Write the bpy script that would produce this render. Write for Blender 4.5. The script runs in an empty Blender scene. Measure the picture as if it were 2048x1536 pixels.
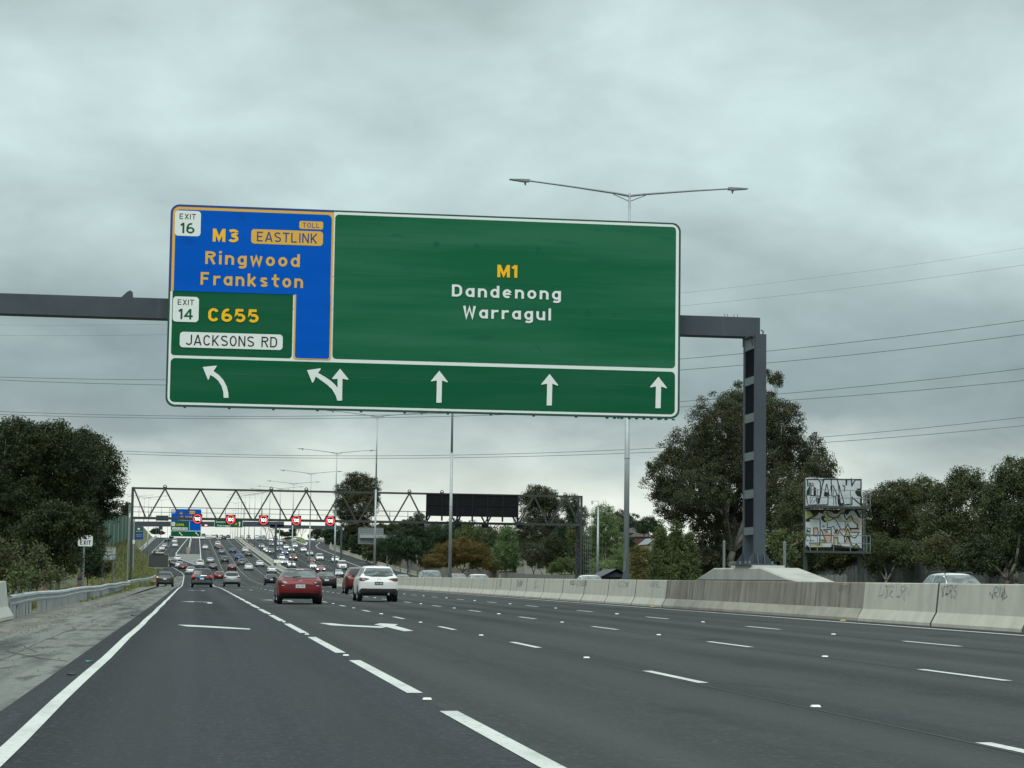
import bpy, bmesh, math, random
import numpy as np
from mathutils import Vector, Matrix
from mathutils.bvhtree import BVHTree
from mathutils.geometry import delaunay_2d_cdt, tessellate_polygon
SC = bpy.context.scene
COL = SC.collection
RAD = math.radians
# ------------------------------------------------------------------ camera
FPX = 4380.0                      # focal length in pixels of a 2048 px wide frame
CAMH = 1.12
YAW, PIT, ROLL = RAD(8.1099), RAD(5.0858), 0.0140
_F = Vector((math.sin(YAW)*math.cos(PIT), math.cos(YAW)*math.cos(PIT), math.sin(PIT)))
_R0 = Vector((math.cos(YAW), -math.sin(YAW), 0)); _U0 = _R0.cross(_F)
_R = _R0*math.cos(ROLL)+_U0*math.sin(ROLL); _U = _U0*math.cos(ROLL)-_R0*math.sin(ROLL)
CAM = Vector((0, 0, CAMH))
cd = bpy.data.cameras.new('camera'); cam = bpy.data.objects.new('camera', cd); COL.objects.link(cam)
cd.sensor_width = 36; cd.lens = FPX/2048*36; cd.clip_start = .1; cd.clip_end = 12000
M = Matrix((( _R.x,_U.x,-_F.x,0),(_R.y,_U.y,-_F.y,0),(_R.z,_U.z,-_F.z,CAMH),(0,0,0,1)))
cam.matrix_world = M; SC.camera = cam
SC.render.resolution_x, SC.render.resolution_y = 1024, 768
SC.view_settings.view_transform = 'Standard'; SC.view_settings.look = 'None'
SC.view_settings.exposure = 0.0; SC.view_settings.gamma = 1
# ------------------------------------------------------------------ sky: overcast
SUN_EL, SUN_AZ = RAD(52), RAD(205)         # behind the camera, a little to the left
world = bpy.data.worlds.new('World'); SC.world = world; world.use_nodes = True
wt = world.node_tree; wt.nodes.clear(); WN = wt.nodes.new; WL = wt.links.new
def wmath(op, a, b=None, c=None):
    n = WN('ShaderNodeMath'); n.operation = op
    for i, v in enumerate((a, b, c)):
        if v is None: continue
        if isinstance(v, (int, float)): n.inputs[i].default_value = v
        else: WL(v, n.inputs[i])
    return n.outputs[0]
tc = WN('ShaderNodeTexCoord'); sep = WN('ShaderNodeSeparateXYZ'); WL(tc.outputs['Generated'], sep.inputs[0])
zc = wmath('MAXIMUM', sep.outputs[2], 0.0)
den = wmath('ADD', zc, 0.40)
cx = wmath('DIVIDE', sep.outputs[0], den); cy = wmath('DIVIDE', sep.outputs[1], den)
comb = WN('ShaderNodeCombineXYZ'); WL(cx, comb.inputs[0]); WL(cy, comb.inputs[1])
def wnoise(scale, detail, rough, off, dist=0.0):
    mp = WN('ShaderNodeMapping'); mp.inputs['Location'].default_value = off
    WL(comb.outputs[0], mp.inputs[0])
    n = WN('ShaderNodeTexNoise'); n.inputs['Scale'].default_value = scale; n.inputs['Detail'].default_value = detail
    n.inputs['Roughness'].default_value = rough; n.inputs['Distortion'].default_value = dist
    WL(mp.outputs[0], n.inputs['Vector']); return n.outputs['Fac']
ramp = WN('ShaderNodeValToRGB'); 
# elevation ramp of cloud brightness (z = sin of elevation), wobbled by noise so that bands are ragged
wob = wmath('MULTIPLY', wmath('SUBTRACT', wnoise(4.6, 5, .5, (3.1, 1.7, 0), .4), .5), .13)
zr = wmath('ADD', zc, wmath('MULTIPLY', wob, wmath('MINIMUM', wmath('ADD', wmath('MULTIPLY', zc, 6.0), .10), 1.0)))
WL(zr, ramp.inputs[0])
stops = [(0.0,(.88,.93,.84)),(.020,(.90,.95,.86)),(.040,(.74,.82,.75)),(.056,(.54,.63,.61)),(.072,(.31,.39,.40)),
         (.095,(.30,.39,.405)),(.125,(.39,.50,.51)),(.155,(.48,.60,.60)),(.19,(.57,.73,.715)),(.225,(.59,.745,.73)),(.262,(.50,.625,.615)),
         (.33,(.50,.59,.59)),(.50,(.95,1.07,1.05)),(1.0,(1.40,1.55,1.51))]
els = ramp.color_ramp.elements
els[0].position, els[0].color = stops[0][0], (*stops[0][1],1)
els[1].position, els[1].color = stops[-1][0], (*stops[-1][1],1)
for p, c in stops[1:-1]:
    e = els.new(p); e.color = (*c, 1)
nA = wnoise(6.5, 5, .5, (0.4, 5.2, 0), .35); nB = wnoise(2.5, 3, .5, (7.7, 2.2, 0)); nC = wnoise(17.0, 5, .55, (1.2, 9.2, 0), .5)
mod = wmath('ADD', wmath('ADD', wmath('MULTIPLY', wmath('SUBTRACT', nA, .5), .62), wmath('MULTIPLY', wmath('SUBTRACT', nB, .5), .62)),
            wmath('ADD', wmath('MULTIPLY', wmath('SUBTRACT', nC, .5), .20), 1.0))
nish = WN('ShaderNodeTexSky'); nish.sky_type = 'NISHITA'; nish.sun_disc = False; nish.sun_elevation = SUN_EL; nish.sun_rotation = SUN_AZ
vm = WN('ShaderNodeVectorMath'); vm.operation = 'SCALE'; WL(ramp.outputs[0], vm.inputs[0]); WL(wmath('MULTIPLY', mod, 10.0), vm.inputs[3])
mx = WN('ShaderNodeMixRGB'); mx.inputs[0].default_value = .94; WL(nish.outputs[0], mx.inputs[1]); WL(vm.outputs[0], mx.inputs[2])
bg = WN('ShaderNodeBackground'); bg.inputs[1].default_value = .10; WL(mx.outputs[0], bg.inputs[0])
wo = WN('ShaderNodeOutputWorld'); WL(bg.outputs[0], wo.inputs[0])
sl = bpy.data.lights.new('sun', 'SUN'); sl.energy = 1.1; sl.angle = RAD(30); sl.color = (1.0, .98, .93)
so = bpy.data.objects.new('sun', sl); COL.objects.link(so)
sd = Vector((math.sin(SUN_AZ)*math.cos(SUN_EL), math.cos(SUN_AZ)*math.cos(SUN_EL), math.sin(SUN_EL)))
so.rotation_euler = sd.to_track_quat('Z', 'Y').to_euler(); so.location = (-20, -30, 60)
# ------------------------------------------------------------------ pixel <-> world helpers (photo pixels, 2048 wide)
def ray(px, py): return _F + _R*((px-1024)/FPX) - _U*((py-768)/FPX)
def onY(px, py, Y):
    v = ray(px, py); return CAM + v*(Y/v.y)
def pix(p):
    d = Vector(p)-CAM; z = d.dot(_F); return (1024+FPX*d.dot(_R)/z, 768-FPX*d.dot(_U)/z)
def Xat(px, Y, py=1150): return onY(px, py, Y).x
def Zat(px, py, Y): return onY(px, py, Y).z
def sstep(a, b, x):
    t = min(1.0, max(0.0, (x-a)/(b-a))); return t*t*(3-2*t)
KC = .031/220
def prof(Y):
    z = -.20*math.exp(-((Y-258)/48.0)**2)
    if Y >= 280: z += .5*KC*(min(Y, 500)-280)**2
    if Y > 500: z += .031*(Y-500)
    if Y > 880: z -= .5*(.031/95)*(min(Y, 1250)-880)**2
    if Y > 1250: z -= (.031/95)*370*(Y-1250)
    return max(z, -14)
def Hr(X, Y): return prof(Y) + (.009*X if X < 17 else .153-.013*(min(X,45)-17))*(1-sstep(200, 350, Y))
def ground_at(px, py, Hf=None):
    Hf = Hf or Hr
    v = ray(px, py); D = 6.0
    while D < 1200:
        p = CAM+v*(D/v.y)
        if p.z < Hf(p.x, p.y):
            a, b = D-2, D
            for _ in range(22):
                m = (a+b)/2; p = CAM+v*(m/v.y)
                if p.z < Hf(p.x, p.y): b = m
                else: a = m
            return p
        D += 2
    return None
# ------------------------------------------------------------------ object helpers
def setp(o, label=None, cat=None, group=None, kind=None):
    if label: o['label'] = label
    if cat: o['category'] = cat
    if group: o['group'] = group
    if kind: o['kind'] = kind
    return o
def empty(name, loc, rz=0.0, label=None, cat=None, group=None):
    o = bpy.data.objects.new(name, None); COL.objects.link(o); o.location = loc; o.rotation_euler = (0, 0, rz)
    o.empty_display_size = .2
    return setp(o, label, cat, group)
class MB:
    def __init__(s): s.v = []; s.f = []
    def add(s, vs, fs):
        n = len(s.v); s.v += [tuple(v) for v in vs]; s.f += [tuple(i+n for i in f) for f in fs]; return s
    def box(s, a, b):
        x0, y0, z0 = a; x1, y1, z1 = b
        return s.add([(x0,y0,z0),(x1,y0,z0),(x1,y1,z0),(x0,y1,z0),(x0,y0,z1),(x1,y0,z1),(x1,y1,z1),(x0,y1,z1)],
                     [(3,2,1,0),(4,5,6,7),(0,1,5,4),(1,2,6,5),(2,3,7,6),(3,0,4,7)])
    def bar(s, p, q, w, h=None, up=(0,0,1)):
        h = h or w; p = Vector(p); q = Vector(q); d = (q-p).normalized(); up = Vector(up)
        if abs(d.dot(up)) > .98: up = Vector((0,1,0))
        a = d.cross(up).normalized()*w/2; b = a.cross(d).normalized()*h/2
        return s.add([p-a-b,p+a-b,p+a+b,p-a+b,q-a-b,q+a-b,q+a+b,q-a+b],[(0,1,2,3),(7,6,5,4),(4,5,1,0),(5,6,2,1),(6,7,3,2),(7,4,0,3)])
    def tube(s, p, q, r0, r1=None, n=8, caps=True):
        r1 = r0 if r1 is None else r1; p = Vector(p); q = Vector(q); d = (q-p).normalized()
        u = Vector((0,0,1)) if abs(d.z) < .9 else Vector((1,0,0)); a = d.cross(u).normalized(); b = d.cross(a)
        vs = []
        for c, r in ((p, r0), (q, r1)):
            for i in range(n):
                t = 2*math.pi*i/n; vs.append(c+a*math.cos(t)*r+b*math.sin(t)*r)
        fs = [(i,(i+1)%n,n+(i+1)%n,n+i) for i in range(n)]
        if caps: fs += [tuple(range(n-1,-1,-1)), tuple(range(n,2*n))]
        return s.add(vs, fs)
    def path(s, pts, rs, n=6):
        for i in range(len(pts)-1):
            s.tube(pts[i], pts[i+1], rs[i] if hasattr(rs,'__len__') else rs, rs[i+1] if hasattr(rs,'__len__') else rs, n)
        return s
    def prism(s, poly, plane, a, b):
        """extrude 2-D polygon; plane 'xz' extrudes along y from a to b, 'xy' along z, 'yz' along x"""
        def P(u, v, w): return {'xz':(u,w,v),'xy':(u,v,w),'yz':(w,u,v)}[plane]
        n = len(poly); vs = [P(u,v,a) for u,v in poly]+[P(u,v,b) for u,v in poly]
        tris = tessellate_polygon([[Vector((u,v,0)) for u,v in poly]])
        fs = [tuple(t) for t in tris]+[tuple(i+n for i in reversed(t)) for t in tris]+[(i,(i+1)%n,n+(i+1)%n,n+i) for i in range(n)]
        return s.add(vs, fs)
    def mesh(s, name):
        me = bpy.data.meshes.new(name); me.from_pydata(s.v, [], s.f); me.update()
        return me
    def build(s, name, mat, parent=None, smooth=False, fix=True):
        me = s.mesh(name)
        if fix:
            bm = bmesh.new(); bm.from_mesh(me); bmesh.ops.recalc_face_normals(bm, faces=bm.faces); bm.to_mesh(me); bm.free()
        return mkobj(name, me, mat, parent, smooth)
def mkobj(name, me, mat, parent=None, smooth=False):
    o = bpy.data.objects.new(name, me); COL.objects.link(o)
    if mat is not None:
        if len(me.materials) == 0: me.materials.append(mat)
        else:
            o.material_slots[0].link = 'OBJECT'; o.material_slots[0].material = mat
    if smooth: me.polygons.foreach_set('use_smooth', [True]*len(me.polygons))
    if parent is not None: o.parent = parent
    return o
def fast_mesh(name, verts, faces4):
    me = bpy.data.meshes.new(name); nv, nf = len(verts), len(faces4); k = faces4.shape[1]
    me.vertices.add(nv); me.vertices.foreach_set('co', verts.astype(np.float32).ravel())
    me.loops.add(nf*k); me.loops.foreach_set('vertex_index', faces4.astype(np.int32).ravel())
    me.polygons.add(nf); me.polygons.foreach_set('loop_start', np.arange(0, nf*k, k, dtype=np.int32))
    me.polygons.foreach_set('loop_total', np.full(nf, k, dtype=np.int32)); me.update(calc_edges=True)
    return me
# ------------------------------------------------------------------ materials
MATS = {}
def mat(name, col, rough=.6, metal=0.0, spec=.5, noise=None, bump=None, coat=0, emit=None, coords='Object'):
    """noise: list of (scale(xyz or float), colour, lo, hi, amount) layers mixed over the base"""
    if name in MATS: return MATS[name]
    m = bpy.data.materials.new(name); m.use_nodes = True; nt = m.node_tree; b = nt.nodes['Principled BSDF']
    b.inputs['Base Color'].default_value = (*col, 1); b.inputs['Roughness'].default_value = rough
    b.inputs['Metallic'].default_value = metal; b.inputs['Specular IOR Level'].default_value = spec
    if coat: b.inputs['Coat Weight'].default_value = coat; b.inputs['Coat Roughness'].default_value = .06
    if emit: b.inputs['Emission Color'].default_value = (*emit[0], 1); b.inputs['Emission Strength'].default_value = emit[1]
    N, L = nt.nodes.new, nt.links.new
    t = N('ShaderNodeTexCoord')
    if coords == 'World': src = N('ShaderNodeNewGeometry').outputs['Position']
    else: src = t.outputs['Object']
    prev = None
    for (sc, c2, lo, hi, amt) in (noise or []):
        mp = N('ShaderNodeMapping'); L(src, mp.inputs[0])
        mp.inputs['Scale'].default_value = (sc, sc, sc) if isinstance(sc, (int, float)) else sc
        nz = N('ShaderNodeTexNoise'); nz.inputs['Scale'].default_value = 1; nz.inputs['Detail'].default_value = 5; L(mp.outputs[0], nz.inputs['Vector'])
        mr = N('ShaderNodeMapRange'); mr.inputs[1].default_value = lo; mr.inputs[2].default_value = hi
        mr.inputs[3].default_value = 0; mr.inputs[4].default_value = amt; L(nz.outputs['Fac'], mr.inputs[0])
        mi = N('ShaderNodeMixRGB'); L(mr.outputs[0], mi.inputs[0]); mi.inputs[2].default_value = (*c2, 1)
        if prev is None: mi.inputs[1].default_value = (*col, 1)
        else: L(prev, mi.inputs[1])
        prev = mi.outputs[0]
    if prev is not None: L(prev, b.inputs['Base Color'])
    if bump:
        nz = N('ShaderNodeTexNoise'); nz.inputs['Scale'].default_value = bump[0]; nz.inputs['Detail'].default_value = 4; L(src, nz.inputs['Vector'])
        bp = N('ShaderNodeBump'); bp.inputs['Strength'].default_value = bump[1]; bp.inputs['Distance'].default_value = bump[2] if len(bump) > 2 else .02
        L(nz.outputs['Fac'], bp.inputs['Height']); L(bp.outputs[0], b.inputs['Normal'])
    MATS[name] = m; return m
def leafmat(name, dark, light, tint, rough=.55, trans=.15):
    if name in MATS: return MATS[name]
    m = bpy.data.materials.new(name); m.use_nodes = True; nt = m.node_tree; b = nt.nodes['Principled BSDF']
    N, L = nt.nodes.new, nt.links.new
    g = N('ShaderNodeNewGeometry')
    r = N('ShaderNodeValToRGB'); mid = tuple((a+b)/2 for a, b in zip(dark, light)); r.color_ramp.elements[0].color = (*[a*.45+b*.55 for a, b in zip(dark, mid)], 1); r.color_ramp.elements[1].color = (*[a*.65+b*.35 for a, b in zip(light, mid)], 1)
    r.color_ramp.elements[0].position = .1
    L(g.outputs['Random Per Island'], r.inputs[0])
    nz = N('ShaderNodeTexNoise'); nz.inputs['Scale'].default_value = .55; nz.inputs['Detail'].default_value = 3; L(g.outputs['Position'], nz.inputs['Vector'])
    mr = N('ShaderNodeMapRange'); mr.inputs[1].default_value = .45; mr.inputs[2].default_value = .66; L(nz.outputs['Fac'], mr.inputs[0])
    mi = N('ShaderNodeMixRGB'); L(mr.outputs[0], mi.inputs[0]); L(r.outputs[0], mi.inputs[1]); mi.inputs[2].default_value = (*tint, 1)
    n2 = N('ShaderNodeTexNoise'); n2.inputs['Scale'].default_value = 1.35; n2.inputs['Detail'].default_value = 2; L(g.outputs['Position'], n2.inputs['Vector'])
    m2 = N('ShaderNodeMapRange'); m2.inputs[1].default_value = .40; m2.inputs[2].default_value = .62; m2.inputs[3].default_value = 0; m2.inputs[4].default_value = .75; L(n2.outputs['Fac'], m2.inputs[0])
    m3 = N('ShaderNodeMixRGB'); L(m2.outputs[0], m3.inputs[0]); L(mi.outputs[0], m3.inputs[1]); m3.inputs[2].default_value = (*[a*1.25 for a in light], 1)
    L(m3.outputs[0], b.inputs['Base Color']); b.inputs['Roughness'].default_value = rough
    b.inputs['Specular IOR Level'].default_value = .18
    b.inputs['Subsurface Weight'].default_value = 0
    MATS[name] = m; return m
ASPH = mat('asphalt', (.053,.062,.062), .9, spec=.12, noise=[((1.1,.010,1),(.030,.036,.037),.40,.56,.8),((.30,.04,1),(.060,.068,.066),.48,.64,.6),(6.0,(.034,.040,.041),.45,.7,.6),(20.0,(.105,.116,.116),.57,.69,.6),((.8,.25,1),(.026,.030,.031),.60,.70,.6)], bump=(70.0,.6,.015), coords='World')
ASPHD = mat('asphalt_left_lane', (.042,.050,.056), .9, spec=.12, noise=[((1.2,.010,1),(.024,.029,.033),.40,.56,.8),((.45,.05,1),(.050,.057,.060),.48,.64,.6),(6.0,(.027,.032,.036),.45,.7,.6),(20.0,(.095,.106,.112),.56,.68,.65)], bump=(70.0,.6,.015), coords='World')
def wheel_paths(m, x0, per, col, amt):
    nt = m.node_tree; b = nt.nodes['Principled BSDF']; src = b.inputs['Base Color'].links[0].from_socket; N, L = nt.nodes.new, nt.links.new
    g = N('ShaderNodeNewGeometry'); sx = N('ShaderNodeSeparateXYZ'); L(g.outputs['Position'], sx.inputs[0])
    def mth(op, p, q):
        n = N('ShaderNodeMath'); n.operation = op
        for i, v in enumerate((p, q)):
            if v is None: continue
            if isinstance(v, (int, float)): n.inputs[i].default_value = v
            else: L(v, n.inputs[i])
        return n.outputs[0]
    ph = mth('MULTIPLY', mth('SUBTRACT', sx.outputs[0], x0), 2*math.pi/per)
    w = mth('POWER', mth('MULTIPLY', mth('ADD', mth('COSINE', ph, None), 1.0), .5), 1.5)
    mi = N('ShaderNodeMixRGB'); L(mth('MULTIPLY', w, amt), mi.inputs[0]); L(src, mi.inputs[1]); mi.inputs[2].default_value = (*col, 1); L(mi.outputs[0], b.inputs['Base Color'])
wheel_paths(ASPH, 2.1+.9, 1.76, (.070,.079,.078), .55); wheel_paths(ASPHD, -.4, 1.65, (.055,.063,.067), .5)
SHOUL = mat('old_asphalt', (.175,.19,.175), .9, spec=.15, noise=[((1.4,.10,1),(.065,.075,.072),.45,.60,.95),((.9,.03,1),(.225,.24,.22),.5,.62,.7),((2.4,.5,1),(.045,.052,.05),.54,.64,.75),(9.0,(.07,.08,.076),.52,.72,.6),(30.0,(.25,.27,.26),.58,.68,.55)], bump=(50.0,.6,.015), coords='World')
OPPASPH = mat('opposite_asphalt', (.044,.051,.053), .9, spec=.12, noise=[((1.4,.01,1),(.032,.038,.040),.42,.62,.8),((.3,.03,1),(.060,.068,.067),.5,.7,.5)], coords='World')
PAINT = mat('line_paint', (.56,.60,.57), .8, spec=.2, noise=[((3,.7,1),(.42,.45,.43),.48,.70,.75),(14.0,(.22,.24,.235),.60,.68,.7),(30.0,(.36,.39,.37),.60,.72,.6)], coords='World')
PAINTW = mat('worn_paint', (.60,.64,.61), .7, noise=[(9.0,(.28,.31,.3),.45,.65,.7)], coords='World')
CONC = mat('concrete', (.52,.515,.445), .85, noise=[((1.5,1.5,.25),(.36,.355,.305),.48,.7,.7),(2.2,(.43,.425,.37),.4,.7,.6),(25.0,(.36,.37,.33),.55,.8,.4)], bump=(40.0,.2,.01), coords='World')
CONCST = mat('stained_concrete', (.30,.285,.24), .85, noise=[((2.6,2.6,.22),(.155,.14,.115),.42,.58,.85),((5.5,5.5,.3),(.42,.41,.37),.57,.66,.7),((.5,.5,.8),(.20,.185,.155),.45,.62,.6),(2.2,(.28,.275,.24),.45,.7,.5)], bump=(40.0,.2,.01), coords='World')
CONCP = mat('pale_concrete', (.52,.54,.50), .85, noise=[(2.0,(.42,.44,.40),.45,.7,.7),(18.0,(.38,.4,.36),.6,.8,.4)], coords='World')
KERB = mat('gutter_concrete', (.17,.178,.155), .9, noise=[((2.5,.6,1),(.07,.075,.062),.48,.60,.9),((1.5,.25,1),(.10,.105,.09),.45,.62,.8),(8.0,(.22,.23,.2),.5,.7,.6)], bump=(30.0,.4,.015), coords='World')
GALV = mat('galvanised_steel', (.44,.49,.50), .5, .55, noise=[(1.2,(.33,.37,.38),.4,.7,.7)])
GALVD = mat('dark_galvanised', (.26,.30,.31), .55, .4, noise=[(2.2,(.18,.21,.22),.4,.7,.7)])
STEEL = mat('grey_painted_steel', (.068,.086,.106), .6, 0, spec=.3, noise=[(1.1,(.052,.066,.082),.4,.7,.8),((5,5,.5),(.09,.11,.128),.58,.72,.5)])
STEELL = mat('mid_grey_steel', (.13,.155,.17), .5, 0, noise=[(1.1,(.10,.12,.135),.4,.7,.8)])
TRUSSM = mat('truss_steel', (.065,.074,.074), .6, 0, spec=.2, noise=[(.8,(.045,.052,.052),.4,.7,.7)])
BLACKP = mat('black_plastic', (.012,.013,.014), .45)
TYRE = mat('tyre_rubber', (.018,.019,.02), .85)
RIM = mat('wheel_rim', (.35,.37,.38), .35, .8)
GLASS = mat('car_glass', (.018,.028,.031), .08, 0, .6)
GLASSL = mat('reflecting_glass', (.10,.15,.15), .10, 0, .9, noise=[((2.5,2.5,7),(.012,.022,.024),.42,.58,.95)])  # pale and dark bands of reflection put into the glass colour
TAIL = mat('tail_light_red', (.075,.004,.006), .25, noise=None, coat=.3)
TAILB = mat('brake_light_lit', (.6,.03,.03), .3, emit=((1,.07,.06),.35))
HEADL = mat('headlight_lens', (.75,.80,.82), .15, coat=.8)
HEADON = mat('headlight_lit', (.9,.9,.85), .2, emit=((1,.97,.9),2.2))
AMBER = mat('indicator_lit', (.9,.45,.1), .3, emit=((1,.55,.2),3.0))
CHROME = mat('chrome', (.7,.72,.73), .18, 1.0)
WHITEP = mat('white_plastic', (.78,.82,.80), .5)
BARK = mat('bark', (.13,.115,.095), .9, noise=[((6,6,1),(.24,.225,.20),.5,.65,.8)])
BARKP = mat('pale_gum_bark', (.30,.29,.265), .85, noise=[((5,5,.8),(.16,.14,.12),.5,.65,.8)])
# ------------------------------------------------------------------ terrain and roads
YS = [-60,-40,-20]+list(np.arange(0, 1301, 5.0))+[1330,1400,1500,1700,2000,2500,3200,4500]
def emb_start(Y): return -6.9 - 10.8*sstep(440, 585, Y)
def emb(X, Y):
    s = emb_start(Y); d = s - X
    if d <= 0: return 0.0
    hgt = 5.6*sstep(-10, 200, Y)+1.0
    return hgt*sstep(0, 1, d/8.5)*1.0 + max(0, d-8)*.05
def Hg(X, Y):
    z = Hr(max(-8, min(X, 45)), Y) + emb(X, Y)
    if X > 46: z += .05*(min(X, 130)-46)*sstep(280, 420, Y)*(1-sstep(620, 800, Y))
    return z
def left_asph(Y):
    if Y < 300: return -1.55 - .35*sstep(60, 300, Y)
    if Y < 400: return -1.9-3.2*sstep(380, 400, Y)
    if Y < 465: return -5.1-3.0*(Y-400)/65
    if Y < 583: return -8.1-7.3*(Y-465)/118
    return -15.4-1.2*sstep(583, 880, Y)
def opp_right(Y):
    return 42.3 + 6.5*sstep(690, 830, Y)
XS = [-2500,-900,-400,-200,-120,-80,-60,-45,-35,-30,-27,-25,-23,-21.5]+list(np.arange(-20.5,-2.9,.75))+[0,3,8,12,16,18,20,26,32,37,41,43,45,48,52,60,75,100,150,250,400,700,1200,2500]
def terrain():
    vs, fs = [], []
    for Y in YS:
        l, r = left_asph(Y), opp_right(Y)
        for X in XS:
            z = Hg(X, Y)
            if X > (-5.0 if Y < 400 else l)-.2 and X < r: z -= .14
            vs.append((X, Y, z))
    n = len(XS)
    for j in range(len(YS)-1):
        for i in range(n-1): fs.append((j*n+i, j*n+i+1, (j+1)*n+i+1, (j+1)*n+i))
    mb = MB(); mb.v = vs; mb.f = fs
    m = mat('grassy_ground', (.085,.11,.045), .95, noise=[(.25,(.13,.125,.06),.42,.6,.7),(1.4,(.05,.075,.03),.45,.65,.7),(.9,(.10,.075,.05),.56,.68,.6),(12.0,(.16,.17,.085),.55,.75,.5)], bump=(5.0,.8,.15), coords='World')
    o = mb.build('ground', m, smooth=True, fix=False); setp(o, kind='structure'); return o
terrain()
def strip(name, x0, x1, y0, y1, dz, m, step=5.0, nx=1, kind='structure', Hf=None, parent=None):
    Hf = Hf or Hr; f0 = x0 if callable(x0) else (lambda Y: x0); f1 = x1 if callable(x1) else (lambda Y: x1)
    ys = [y0]+[y for y in YS if y0 < y < y1]+[y1]; vs, fs = [], []
    for Y in ys:
        for i in range(nx+1):
            X = f0(Y)+(f1(Y)-f0(Y))*i/nx; vs.append((X, Y, Hf(X, Y)+dz))
    k = nx+1
    for j in range(len(ys)-1):
        for i in range(nx): fs.append((j*k+i, j*k+i+1, (j+1)*k+i+1, (j+1)*k+i))
    mb = MB(); mb.v = vs; mb.f = fs
    if name is None: return mb
    o = mb.build(name, m, parent, fix=False)
    if kind and parent is None: setp(o, kind=kind)
    return o
strip('road', 2.1, 17.0, -30, 1300, 0, ASPH, nx=2)
strip('left_lane_road', left_asph, 2.1, -30, 1300, 0, ASPHD, nx=2)
strip('road_shoulder', -3.35, lambda Y: left_asph(Y)+.02, -30, 398, -.003, SHOUL, nx=2)
strip('opposite_road', 17.6, opp_right, -30, 1300, 0, OPPASPH, nx=3)
# concrete gutter with a low kerb, and dirt behind it
def kerb():
    mb = MB(); ys = [y for y in YS if -30 <= y <= 395]; pr = [(-3.33,-.002),(-3.70,-.05),(-3.90,.0),(-4.35,-.01),(-5.0,-.06)]
    n = len(pr)
    for Y in ys:
        wob = .05*math.sin(Y*.7)+.03*math.sin(Y*1.9)
        w = .35*sstep(60, 200, Y)
        for x, z in pr: mb.v.append((x+wob*.5-w, Y, Hr(x, Y)+z))
    for j in range(len(ys)-1):
        for i in range(n-1): mb.f.append((j*n+i, j*n+i+1, (j+1)*n+i+1, (j+1)*n+i))
    o = mb.build('kerb', KERB, smooth=False, fix=False); setp(o, kind='structure')
kerb()
# ---- painted lines
LEFTL = [(-30,-1.15),(60,-1.18),(110,-1.25),(220,-1.45),(303,-1.75),(394,-2.1),(420,-2.6),(434,-3.1),(465,-4.6),(500,-7.0),(560,-10.3),(623,-12.4),(800,-12.2),(1250,-12.4)]
def interp(tab, Y):
    for (a, xa), (b, xb) in zip(tab, tab[1:]):
        if Y <= b: return xa+(xb-xa)*(Y-a)/(b-a)
    return tab[-1][1]
def shift(Y): return -.45*sstep(480, 850, Y)
paint = MB()
def line(fx, w, y0, y1, dz=.005):
    g = (lambda Y: fx) if not callable(fx) else fx
    s = strip(None, lambda Y: g(Y)-w/2, lambda Y: g(Y)+w/2, y0, y1, dz, None); paint.add(s.v, s.f)
line(lambda Y: interp(LEFTL, Y)+.012*math.sin(Y*.9), .13, -20, 1250)
line(lambda Y: 16.2-1.0*sstep(300, 850, Y), .15, -20, 1250)
y = 10.1-10.9*3
while y < 440:
    line(2.1, .15 if y < 200 else .22, y, min(y+8.1, 470)); y += 10.9
for X in (5.35, 8.85, 12.5):
    y = {5.35:22.85,8.85:23.2,12.5:23.6}[X]-11.3*4
    while y < 1000:
        if X < 6 or True: line(lambda Y: X+shift(Y), .115 if y < 150 else .18, y, y+2.95)
        y += 11.3
GOR = [(470,1.0),(496,.2),(535,1.1),(600,1.2),(700,1.05),(1250,1.0)]
line(lambda Y: interp([(440,1.7),(494,.1),(530,1.1),(700,1.05),(1250,1.0)], Y) if Y > 494 else .0, .22, 496, 1250)
GOL = [(494,-.1),(538,-3.4),(570,-5.0),(610,-5.6),(760,-4.6),(900,-3.6),(1250,-2.5)]
line(lambda Y: interp(GOL, Y), .24, 496, 1250)
for X in (-9.0,):
    y = 520
    while y < 1000: line(X, .16, y, y+3); y += 11.3
# opposite carriageway
line(19.0, .15, -20, 1250)
for X in (22.4, 25.9, 29.4, 32.9):
    y = 20
    while y < 1000: line(X, .16, y, y+2.95); y += 11.3
OPR = [(-20,36.7),(560,36.9),(600,38.2),(640,38.8),(719,39.3),(762,40.8),(797,43.3),(829,45.8),(850,46.8),(870,46.5),(1000,46)]
line(lambda Y: interp(OPR, Y), .2, -20, 1000)
line(lambda Y: interp([(768,37.0),(880,36.6),(1200,36.4)], Y), .18, 768, 1200)
line(lambda Y: interp([(768,37.0),(795,39.5),(850,42.2)], Y), .18, 768, 850)
# turn arrows seen very flat
def arrow(cx, y0, L, side=True):
    z = .007
    def P(poly):
        n = len(poly); tris = tessellate_polygon([[Vector((a, b, 0)) for a, b in poly]])
        paint.add([(cx+a, y0+b, Hr(cx+a, y0+b)+z) for a, b in poly], [tuple(t) for t in tris])
    P([(-.10,0),(.10,0),(.12,L*.42),(-.05,L*.42)])
    P([(-.05,L*.42),(.12,L*.42),(-.02,L*.62),(-.62,L*.80),(-.62,L*.70),(-.25,L*.60)])
    P([(-.62,L*.58),(-.62,L*.92),(-1.15,L*.80)])
for cx, y0 in ((.55,86),(.5,152),(4.0,93),(4.0,160)): arrow(cx, y0, 7.0)
def gpoly(pp, m=None, dz=.007):
    w = [ground_at(*p) for p in pp]; tris = tessellate_polygon([[Vector((p.x, p.y, 0)) for p in w]])
    paint.add([(p.x, p.y, Hr(p.x, p.y)+dz) for p in w], [tuple(t) for t in tris])
gpoly([(355,1249.8),(382,1250.6),(440,1253.8),(501,1258),(499,1259.8),(455,1257.6),(372,1253.2)])
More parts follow.
